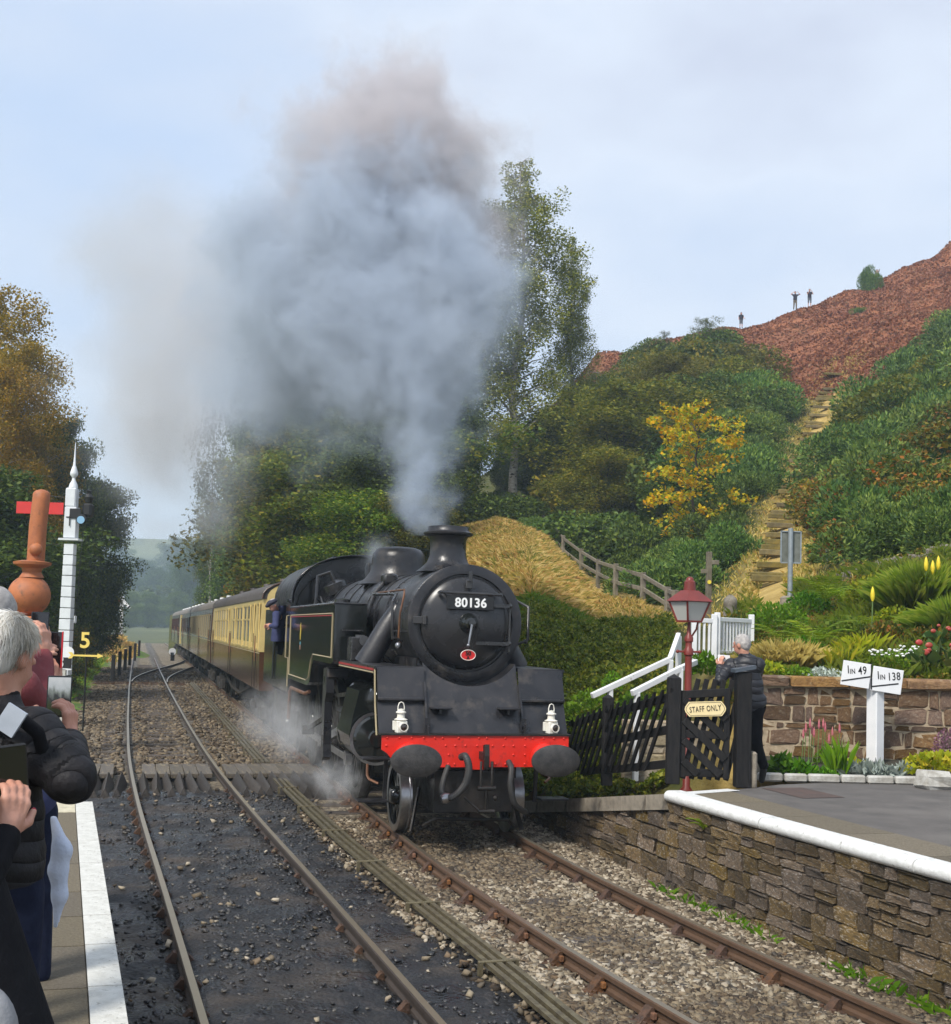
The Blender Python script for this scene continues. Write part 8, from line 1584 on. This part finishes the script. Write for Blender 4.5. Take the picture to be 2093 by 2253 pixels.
def phone(label, c, wv, hv, w=.075, h=.15, mat=None, screen=True):
    """a slab with a screen; wv and hv are its width and height directions, the screen faces wv x hv"""
    wv, hv = Vector(wv).normalized(), Vector(hv).normalized(); n = wv.cross(hv).normalized(); hv = n.cross(wv); t = thing('smartphone', label, 'phone', c); M3 = Matrix(((wv.x, hv.x, n.x), (wv.y, hv.y, n.y), (wv.z, hv.z, n.z)))
    MB().box((0, 0, 0), (w, h, .010), 0, .004, M3).build('phone_case', mat or m_phone, t)
    if screen:
        q = [M3 @ Vector(p) for p in ((-w * .45, -h * .46, .0056), (w * .45, -h * .46, .0056), (w * .45, h * .46, .0056), (-w * .45, h * .46, .0056))]
        MB().add(q, [(0, 1, 2, 3)]).build('phone_screen', screen if screen is not True else GLASS('dark_screen', (.008, .008, .01), .08), t, fix=False)
    return t
def scr_mat():
    m = bpy.data.materials.new('live_screen'); m.use_nodes = True; nt = m.node_tree; b = nt.nodes['Principled BSDF']; N = nt.nodes.new; L = nt.links.new; tc = N('ShaderNodeTexCoord'); sx_ = N('ShaderNodeSeparateXYZ'); L(tc.outputs['Generated'], sx_.inputs[0]); n = N('ShaderNodeTexNoise'); n.inputs['Scale'].default_value = 4; n.inputs['Detail'].default_value = 3; L(tc.outputs['Generated'], n.inputs['Vector']); a = N('ShaderNodeMath'); a.operation = 'MULTIPLY_ADD'; a.inputs[1].default_value = .5; a.inputs[2].default_value = -.25; L(n.outputs['Fac'], a.inputs[0]); s = N('ShaderNodeMath'); s.operation = 'ADD'; L(a.outputs[0], s.inputs[0]); L(sx_.outputs['Z'], s.inputs[1]); rp = N('ShaderNodeValToRGB'); cs = [(0, (.02, .02, .015)), (.25, (.04, .05, .025)), (.45, (.02, .02, .02)), (.58, (.16, .18, .16)), (.75, (.42, .45, .46)), (1, (.52, .54, .55))]
    while len(rp.color_ramp.elements) < 6: rp.color_ramp.elements.new(.5)
    for i, (p, c) in enumerate(cs): rp.color_ramp.elements[i].position = p; rp.color_ramp.elements[i].color = (*c, 1)
    L(s.outputs[0], rp.inputs[0]); L(rp.outputs[0], b.inputs['Emission Color']); b.inputs['Emission Strength'].default_value = .55; b.inputs['Base Color'].default_value = (.01, .01, .01, 1); b.inputs['Roughness'].default_value = .1; return m
# the grey haired man in the puffer jacket
Q_ = (.0015, .060)
J = dict(head=at(12, 1272, 3.72), face=(.42, .9, -.02), neck=at(-2, 1362, 3.72), chest=at(-42, 1485, 3.72), pel=at(-42, 1690, 3.72), sh_l=at(-165, 1435, 3.84), sh_r=at(64, 1432, 3.66), el_r=at(136, 1512, 3.60), wr_r=at(134, 1440, 3.86), el_l=at(-190, 1540, 3.98), wr_l=at(40, 1400, 4.0), hip_l=at(-95, 1740, 3.76), hip_r=at(28, 1740, 3.70), kn_l=at(-90, 2020, 3.78), kn_r=at(25, 2020, 3.70), an_l=at(-80, 2290, 3.85), an_r=at(20, 2290, 3.74), toe_l=at(-70, 2310, 4.0), toe_r=at(30, 2310, 3.9), hd_r=(-.08, .15, 1.0), pm_r=(-.9, .1, 0), hd_l=(1, .1, .25), pm_l=(0, .2, 1), sd_r=1, sd_l=-1)
man = person('grey haired man in a black puffer jacket and navy jeans raising his phone', J, m_puff, m_jean, m_hair_g, .0105, quilt=Q_, fat=1.22, curl=.75, sleeve=1.2)
# strands over his hair
rg2 = np.random.default_rng(3); A = axes(J['face']); n = 5200; d = rg2.normal(size=(n, 3)); d /= np.linalg.norm(d, axis=1)[:, None]; kk = (d[:, 1] * .8 - d[:, 2] * .6 < .30) & (d[:, 2] > -.75); d = d[kk]; P = V3(J['head']) + (d * np.array([.086, .104, .102]) + np.array([0, -.012, .033])) @ A.T
flow = np.stack([d[:, 0] * .4, d[:, 1] * .4 - .25 + 0 * d[:, 0], -1 + .6 * d[:, 2]], -1) @ A.T + rg2.normal(size=d.shape) * .18; nd = d @ A.T; flow -= nd * (flow * nd).sum(1)[:, None] * .92; flow /= np.linalg.norm(flow, axis=1)[:, None]; sd_ = np.cross(flow, nd); sd_ /= np.linalg.norm(sd_, axis=1)[:, None] + 1e-9; ln_ = (.035 + .03 * rg2.random(len(d)))[:, None]
vv = np.stack([P - sd_ * .0016, P + sd_ * .0016, P + flow * ln_ * .6 + sd_ * .001 + nd * .004, P + flow * ln_ + nd * .003], 1) - np.array(man.location); hs_ = link('hair_strands', npmesh('hair_strands', vv.reshape(-1, 3), np.arange(4 * len(d)).reshape(-1, 4)), LEAF('silver_strands', [(.42, .39, .35), (.66, .63, .58), (.86, .84, .80), (.55, .52, .47)], .1, .5, 0), man); hs_['kind'] = 'stuff'
MBq = MB().tube([at(-75, 1392, 3.60), at(-10, 1376, 3.50), at(36, 1392, 3.48), at(74, 1424, 3.50), at(86, 1470, 3.58)], .02, 8)
bp = thing('backpack', 'black backpack with a pale reflective patch on the man\'s back', 'backpack', at(-70, 1500, 3.52)); o = MBq.build('strap', m_blackcloth, None, 60); par(o, bp)
sdf_mesh('pack', [('e', V3(at(-110, 1540, 3.50)), (.16, .09, .24), None)], .014, m_blackcloth, bp)
q = [at(-4, 1386, 3.42), at(36, 1364, 3.42), at(48, 1402, 3.43), at(14, 1440, 3.42)]; o = MB().bar(at(6, 1422, 3.45), at(36, 1376, 3.45), .012, .062, upv=(-.55, 0, .83)).build('reflective_patch', M('reflective_grey', (.40, .44, .50), (.34, .38, .43), 20, .5), None); par(o, bp)
c = at(115, 1353, 3.93); phone('black smartphone raised by the grey haired man, its screen showing the scene', c, (.98, .2, .0), (0, .05, 1), .078, .135, None, scr_mat())
sdf_mesh('cloth_bag', [('c', V3(at(104, 1590, 4.15)), V3(at(122, 1655, 4.15)), .012, .030), ('c', V3(at(120, 1650, 4.15)), V3(at(112, 1690, 4.15)), .030, .028), ('c', V3(at(114, 1690, 4.15)), V3(at(116, 1740, 4.15)), .032, .024), ('c', V3(at(116, 1740, 4.15)), V3(at(108, 1800, 4.15)), .024, .008)], .009, M('pale_blue_cloth', (.62, .67, .80), (.52, .58, .72), 7, .8, bump=.6, bscale=12), thing('cloth_bag', 'pale blue cloth bag hanging beside the puffer jacket', 'bag', at(120, 1790, 4.15)))
# the woman with red nails, nearest at the bottom left
WYd = 2.95
J = dict(head=at(-230, 1330, WYd), face=(.4, .9, -.05), neck=at(-235, 1440, WYd), chest=at(-230, 1580, WYd), pel=at(-190, 1850, WYd), sh_l=at(-400, 1530, WYd + .05), sh_r=at(-100, 1530, WYd), el_r=at(-70, 1760, WYd - .08), wr_r=at(12, 1622, WYd + .10), el_l=at(-380, 1750, WYd), wr_l=at(-55, 1560, WYd + .2), hip_l=at(-240, 1900, WYd), hip_r=at(-110, 1900, WYd), kn_l=at(-230, 2240, WYd), kn_r=at(-100, 2240, WYd), an_l=at(-220, 2560, WYd), an_r=at(-95, 2560, WYd), hd_r=(.10, .35, 1.0), pm_r=(-.75, .65, .1), hd_l=(.8, .3, .5), pm_l=(.2, .5, .9))
wm = person('woman at the lower left corner in a black coat, red nails, holding a phone', J, m_blackcloth, m_blackcloth, M('brown_hair', (.05, .03, .02)), .013, fat=1.0, curl=.62, quilt=(.002, .2))
sdf_mesh('coat_skirt', [('c', V3(at(-130, 1700, WYd - .02)), V3(at(-75, 2060, WYd - .02)), .15, .22)], .014, m_blackcloth, wm)
pr, tip = hand_prims(J['wr_r'], J['hd_r'], J['pm_r'], 1, .62); o = MB().ball(tip, .0085, 8, 5, (1, .6, 1.1)).build('fingernail', m_nail, None, 60); par(o, wm)
phone('dark smartphone held by the woman with red nails', at(24, 1505, WYd + .16), (.86, .45, .12), (.42, .1, .95), .076, .158, None, True)
sdf_mesh('hand_bag', [('e', V3(at(-48, 2020, 2.6)), (.09, .07, .12), None)], .012, M('grey_bag', (.30, .30, .31), (.22, .22, .23), 6, .6, bump=.3), thing('hand_bag', 'grey bag at the very bottom left corner', 'bag', at(-30, 2090, 2.6)))
# two more onlookers beyond
J = dict(head=at(-14, 1203, 4.9), face=(.35, .94, .05), neck=at(-20, 1275, 4.9), chest=at(-45, 1370, 4.9), pel=at(-45, 1560, 4.9), sh_l=at(-140, 1330, 4.95), sh_r=at(42, 1335, 4.85), el_r=at(80, 1385, 5.0), wr_r=at(84, 1268, 5.2), el_l=at(-150, 1400, 5.1), wr_l=at(55, 1300, 5.2), hip_l=at(-90, 1580, 4.9), hip_r=at(0, 1580, 4.9), kn_l=at(-90, 1780, 4.95), kn_r=at(0, 1780, 4.9), an_l=at(-90, 1970, 4.9), an_r=at(0, 1970, 4.9), hd_r=(-.05, .1, 1), pm_r=(-.9, .2, 0), hd_l=(.6, .1, .8), pm_l=(.5, .5, .2))
person('grey curly haired onlooker at the left edge in a maroon top', J, M('maroon_cloth', (.20, .035, .04), (.15, .03, .035), 8, .8, bump=.3), m_jean, m_hair_g2, .014, curl=.6, hairk=1.1)
phone('phone held high by the grey curly haired onlooker', at(77, 1222, 5.22), (.97, .2, 0), (.05, .1, 1), .075, .15)
J = dict(head=at(52, 1262, 5.7), face=(.3, .95, 0), neck=at(48, 1322, 5.7), chest=at(40, 1400, 5.7), pel=at(40, 1560, 5.7), sh_l=at(-35, 1372, 5.75), sh_r=at(78, 1368, 5.6), el_r=at(86, 1412, 5.35), wr_r=at(98, 1332, 5.35), el_l=at(-30, 1440, 5.5), wr_l=at(60, 1345, 5.4), hip_l=at(10, 1580, 5.7), hip_r=at(75, 1580, 5.7), kn_l=at(10, 1730, 5.7), kn_r=at(75, 1730, 5.7), an_l=at(10, 1890, 5.7), an_r=at(75, 1890, 5.7), hd_r=(-.05, .0, 1), pm_r=(-.8, .5, 0), hd_l=(.8, .1, .6), pm_l=(.4, .6, .2))
person('onlooker in navy behind the grey haired man, holding a phone in a red case', J, m_navy, m_jean, m_hair_g2, .014, curl=.9)
ph = phone('phone in an open red wallet case held by the onlooker in navy', at(103, 1262, 5.38), (.97, .2, 0), (.08, .1, 1), .078, .16, None); sc = M('red_case', (.62, .02, .03), rough=.4); MB().box((-.080, .004, .0), (.085, .006, .165), .25, .002).build('case_flap', sc, ph); MB().box((.041, 0, 0), (.006, .014, .165), .2, .002).build('case_edge', sc, ph)
# the man leaning on the gate
MY = 14.35
J = dict(head=at(1441, 1253, MY), face=(-.72, .62, -.05), neck=at(1447, 1274, MY), chest=at(1449, 1306, MY), pel=at(1461, 1372, MY), sh_l=at(1420, 1291, MY + .05), sh_r=at(1474, 1291, MY - .05), el_l=at(1399, 1322, MY - .1), wr_l=at(1399, 1294, MY + .05), el_r=at(1466, 1325, MY + .25), wr_r=at(1412, 1296, MY + .25), hip_l=at(1454, 1382, MY + .05), hip_r=at(1469, 1382, MY - .03), kn_l=at(1459, 1442, MY + .02), kn_r=at(1470, 1446, MY - .02), an_l=at(1460, 1508, MY), an_r=at(1484, 1488, MY + .05), toe_l=at(1452, 1517, MY + .02), toe_r=at(1480, 1516, MY + .10), hd_l=(.1, .1, 1), pm_l=(.6, .6, 0), hd_r=(-.8, 0, .6), pm_r=(-.3, .8, .3))
person('man in a dark puffer jacket leaning on the gate post, taking a photograph', J, quilted(M('charcoal_puffer', (.008, .009, .013), (.015, .015, .02), 6, .5, bump=.3, bscale=16)), m_blackcloth, m_hair_g2, .014, quilt=(.002, .085), fat=1.0, curl=.9)
phone('phone in a white case held sideways by the man at the gate', at(1407, 1279, MY + .08), (0, .2, 1), (1, .2, 0), .08, .155, M('white_case', (.75, .73, .72), rough=.4), True)
# engine driver leaning out of the cab
D = lambda u, v, x: Vector(at(u, v, (lambda: 1)() * 0 + 25.0)) if False else None
def cabp(u, v, lx_):
    r_ = ray(u, v); ox, oy = -OX, -OY; rx_ = r_[0] * cYw + r_[1] * sYw; o0 = ox * cYw + oy * sYw; t = (lx_ - o0) / rx_; return Vector((r_[0] * t, r_[1] * t, EYE + r_[2] * t))
J = dict(head=cabp(531, 1176, -1.52), face=(-.75, -.62, -.45), neck=cabp(537, 1187, -1.44), chest=cabp(543, 1200, -1.36), pel=cabp(548, 1226, -1.15), sh_l=cabp(546, 1190, -1.25), sh_r=cabp(537, 1194, -1.48), el_r=cabp(536, 1216, -1.5), wr_r=cabp(525, 1216, -1.6), el_l=cabp(548, 1214, -1.3), wr_l=cabp(528, 1214, -1.55))
person('engine driver in navy overalls and a dark cap leaning out of the cab', J, m_navy, m_navy, m_hair_g2, .018, cap=M('driver_cap', (.012, .012, .03), rough=.7), curl=1.1)
# hikers on the skyline
def hiker(label, u, vt, vb, Y, top, low, arms, tee=True, shorts=True, back=None):
    a, b = at(u, vb, Y), at(u, vt, Y); Hh = b.z - a.z; s = Hh / 1.75; o = lambda x, y, z: V3((a.x + x * s, Y + y * s, a.z + z * s)); J = dict(head=o(0, 0, 1.62), face=(-.2, -1, 0), neck=o(0, .02, 1.46), chest=o(0, 0, 1.28), pel=o(0, .02, .95), sh_l=o(-.18, 0, 1.4), sh_r=o(.18, 0, 1.4), hip_l=o(-.09, 0, .88), hip_r=o(.09, 0, .88), kn_l=o(-.11, -.02, .48), kn_r=o(.10, -.04, .48), an_l=o(-.13, 0, .09), an_r=o(.11, 0, .09), toe_l=o(-.15, -.18, .04), toe_r=o(.13, -.18, .04))
    if arms == 'up': J.update(el_l=o(-.42, -.1, 1.45), el_r=o(.42, -.1, 1.45), wr_l=o(-.12, -.22, 1.68), wr_r=o(.12, -.22, 1.68))
    elif arms == 'photo': J.update(el_l=o(-.26, -.2, 1.2), el_r=o(.26, -.2, 1.2), wr_l=o(-.06, -.32, 1.55), wr_r=o(.06, -.32, 1.55))
    elif arms == 'wave': J.update(el_l=o(-.25, 0, 1.15), el_r=o(.30, -.05, 1.5), wr_l=o(-.22, -.1, .95), wr_r=o(.34, -.1, 1.85))
    else: J.update(el_l=o(-.27, .02, 1.15), el_r=o(.26, -.05, 1.15), wr_l=o(-.28, -.05, .9), wr_r=o(.42, -.2, 1.0))
    return person(label, J, top, low, M('dark_hair', (.03, .022, .018)), .035, 'hikers on the skyline', hands=False, tee=tee, shorts=shorts)
m_dtee = M('dark_tee', (.018, .018, .035), rough=.9); m_kh = M('khaki', (.13, .105, .07), rough=.9); m_gs = M('grey_shorts', (.09, .10, .12), rough=.9)
hiker('hiker in a dark shirt standing lowest on the skyline, beside the pale birch', 1440, 607, 637, 104, m_dtee, m_gs, 'down'); hiker('hiker with both elbows raised, left of the pair on the skyline', 1545, 566, 602, 104, m_dtee, m_kh, 'up', True, False); hiker('hiker holding a camera to his face, right of the pair on the skyline', 1573, 561, 598, 104, m_dtee, m_gs, 'photo', True, True); hiker('hiker in pale clothes waving an arm, farthest up the skyline beside the gorse', 1704, 524, 545, 113, M('tan_top', (.20, .15, .11), rough=.9), m_kh, 'wave', False, False)
# ------------------------------------------------------------------ smoke and steam: fog grids grown from noise
def fog(name, label_kind, lo, hi, res, expr, dens, col, absorb, aniso=0.2):
    """expr(N, L, pos) adds the field nodes and returns the density socket"""
    g = bpy.data.node_groups.new(name, 'GeometryNodeTree'); g.interface.new_socket('Geometry', in_out='OUTPUT', socket_type='NodeSocketGeometry'); N = g.nodes.new; L = g.links.new
    out = N('NodeGroupOutput'); vc = N('GeometryNodeVolumeCube'); vc.inputs['Min'].default_value = lo; vc.inputs['Max'].default_value = hi
    for i, a in enumerate('XYZ'): vc.inputs['Resolution ' + a].default_value = max(8, int((hi[i] - lo[i]) / res))
    pos = N('GeometryNodeInputPosition'); L(expr(N, L, pos.outputs[0]), vc.inputs['Density']); sm = N('GeometryNodeSetMaterial')
    m = bpy.data.materials.new(name); m.use_nodes = True; nt = m.node_tree; nt.nodes.remove(nt.nodes['Principled BSDF']); pv = nt.nodes.new('ShaderNodeVolumePrincipled'); pv.inputs['Density'].default_value = dens; pv.inputs['Color'].default_value = (*col, 1); pv.inputs['Absorption Color'].default_value = (*absorb, 1); pv.inputs['Anisotropy'].default_value = aniso
    nt.links.new(pv.outputs[0], nt.nodes['Material Output'].inputs['Volume']); sm.inputs['Material'].default_value = m; L(vc.outputs[0], sm.inputs['Geometry']); L(sm.outputs[0], out.inputs[0])
    me = bpy.data.meshes.new(name); me.from_pydata([lo, hi], [], []); me.materials.append(m); o = bpy.data.objects.new(name, me); COL.objects.link(o); md = o.modifiers.new('grow', 'NODES'); md.node_group = g; tag(o, kind='stuff'); return o
def nmath(N, L, op, a, b=None, c=None, clamp=False):
    n = N('ShaderNodeMath'); n.operation = op; n.use_clamp = clamp
    for i, x in enumerate((a, b, c)):
        if x is None: continue
        if isinstance(x, (int, float)): n.inputs[i].default_value = x
        else: L(x, n.inputs[i])
    return n.outputs[0]
def puffs(balls, namp, nscale, detail, soft, warp=0.0, dz=None, lac=2.2, rough=.66, fine=.75):
    """density = soft union of balls, eaten into by turbulent noise; balls: (x, y, z, radius, weight)"""
    def ex_(N, L, pos):
        p = pos
        if warp:
            nw = N('ShaderNodeTexNoise'); nw.inputs['Scale'].default_value = nscale * .55; nw.inputs['Detail'].default_value = 3; L(pos, nw.inputs['Vector']); vs = N('ShaderNodeVectorMath'); vs.operation = 'SUBTRACT'; L(nw.outputs['Color'], vs.inputs[0]); vs.inputs[1].default_value = (.5, .5, .5); vm = N('ShaderNodeVectorMath'); vm.operation = 'SCALE'; vm.inputs['Scale'].default_value = warp; L(vs.outputs[0], vm.inputs[0]); va = N('ShaderNodeVectorMath'); va.operation = 'ADD'; L(pos, va.inputs[0]); L(vm.outputs[0], va.inputs[1]); p = va.outputs[0]
        n = N('ShaderNodeTexNoise'); n.inputs['Scale'].default_value = nscale; n.inputs['Detail'].default_value = detail; n.inputs['Roughness'].default_value = rough; n.inputs['Lacunarity'].default_value = lac; L(p, n.inputs['Vector']); ns = nmath(N, L, 'MULTIPLY_ADD', n.outputs['Fac'], namp * 5, -namp * 2.5); n3 = N('ShaderNodeTexNoise'); n3.inputs['Scale'].default_value = nscale * 3.1; n3.inputs['Detail'].default_value = max(2, detail - 3); n3.inputs['Roughness'].default_value = .6; L(p, n3.inputs['Vector']); rd = nmath(N, L, 'ABSOLUTE', nmath(N, L, 'SUBTRACT', n3.outputs['Fac'], .5)); ns = nmath(N, L, 'ADD', ns, nmath(N, L, 'MULTIPLY_ADD', rd, -fine * 4, fine * .4)); acc = None
        for x, y, z, r_, w in balls:
            d = N('ShaderNodeVectorMath'); d.operation = 'DISTANCE'; L(p, d.inputs[0]); d.inputs[1].default_value = (x, y, z); q = nmath(N, L, 'MULTIPLY_ADD', d.outputs['Value'], -1.0 / r_, 1.0); q = nmath(N, L, 'ADD', q, ns); q = nmath(N, L, 'MULTIPLY', q, w / soft); acc = q if acc is None else nmath(N, L, 'MAXIMUM', acc, q)
        return nmath(N, L, 'POWER', nmath(N, L, 'MINIMUM', nmath(N, L, 'MAXIMUM', acc, 0.0), 1.0), 1.7)
    return ex_
def sb(u, v, Y, rpx, w=1.0): p = at(u, v, Y); return (p.x, p.y, p.z, rpx * K / F * Y, w)
plume = [sb(871, 1010, 16.5, 34, 1.0), sb(868, 970, 16.6, 46, 1.0), sb(858, 920, 16.8, 70, .9), sb(846, 860, 17.0, 96, .85), sb(850, 790, 17.3, 122, .85), sb(800, 730, 17.8, 160, .85), sb(868, 660, 17.8, 112, .9), sb(740, 640, 18.5, 210, .9), sb(850, 560, 18.4, 138, .9), sb(640, 640, 19.4, 200, .85), sb(745, 480, 19.2, 220, 1.0), sb(600, 540, 20.0, 185, .9), sb(872, 470, 19.0, 105, .8), sb(560, 710, 20.0, 150, .75), sb(650, 790, 19.5, 120, .45), sb(500, 640, 21.5, 160, .5), sb(465, 740, 22, 140, .38), sb(530, 470, 21.5, 120, .6), sb(560, 800, 21, 110, .35), sb(760, 830, 18.0, 80, .5)]
crest_ = [sb(768, 350, 19.8, 200, 1.1), sb(680, 300, 20.2, 165, 1.05), sb(862, 280, 20.0, 118, 1.05), sb(770, 225, 20.2, 140, 1.1), sb(640, 400, 20.5, 130, .8), sb(868, 380, 19.6, 95, .8)]
fog('smoke', 'smoke', (-8.2, 15.2, 3.95), (2.6, 24.0, 12.0), .06, puffs(plume, .60, .80, 9, .52, 1.7), 2.7, (.43, .49, .59), (.42, .46, .53), .1)
fog('smoke', 'smoke', (-6.8, 16.8, 8.6), (2.8, 24.2, 14.2), .066, puffs(crest_, .56, .70, 9, .52, 1.6), 3.0, (.50, .48, .50), (.50, .46, .46), .1)
drift = [sb(470, 560, 34, 120, .6), sb(400, 640, 36, 170, .6), sb(300, 560, 40, 190, .5), sb(330, 760, 38, 190, .55), sb(300, 700, 42, 150, .5), sb(225, 470, 44, 150, .35), sb(320, 930, 44, 110, .5), sb(300, 420, 46, 130, .35), sb(420, 800, 34, 120, .5), sb(285, 850, 46, 100, .45), sb(420, 460, 34, 90, .4), sb(330, 1020, 52, 90, .4), sb(390, 1010, 46, 70, .5), sb(420, 930, 40, 80, .4)]
fog('drifting_smoke', 'smoke', (-24, 29, 3.5), (-3, 56, 25), .24, puffs(drift, .40, .20, 6, 1.0, 4.5), 1.7, (.57, .58, .62), (.42, .40, .39), .1)
steam1 = [(*T(-1.35, 6.2, .75), .55, 1.0), (*T(-1.5, 7.4, .9), .75, .9), (*T(-1.6, 8.6, .95), .7, .75), (*T(-1.4, 6.4, .25), .4, .9), (*T(-1.7, 9.6, .6), .5, .5)]
fog('steam', 'steam', tuple(T(-1.6, 7.4, 0.6) + Vector((-1.9, -2.6, -.75))), tuple(T(-1.6, 7.4, .6) + Vector((1.9, 2.6, 1.5))), .05, puffs(steam1, .55, 2.0, 7, .9, .6), .9, (.92, .93, .95), (.6, .6, .6), .1)
steam2 = [(*T(-1.25, 3.3, .42), .33, 1.0), (*T(-1.2, 2.6, .5), .20, .9), (*T(-1.35, 4.0, .35), .25, .8)]
fog('steam', 'steam', tuple(T(-1.25, 3.2, .4) + Vector((-.9, -1.1, -.4))), tuple(T(-1.25, 3.2, .4) + Vector((.8, 1.1, .5))), .03, puffs(steam2, .55, 4.0, 7, .8, .3), 1.6, (.92, .93, .95), (.6, .6, .6), .1)
steam3 = [(*T(0, 7.6, 3.95), .30, .9), (*T(0.1, 8.1, 4.05), .35, .7)]
fog('steam', 'steam', tuple(T(0, 7.8, 3.9) + Vector((-.8, -.9, -.4))), tuple(T(0, 7.8, 3.9) + Vector((.8, .9, .7))), .04, puffs(steam3, .5, 3, 6, .9, .2), 2.0, (.92, .93, .95), (.6, .6, .6), .1)
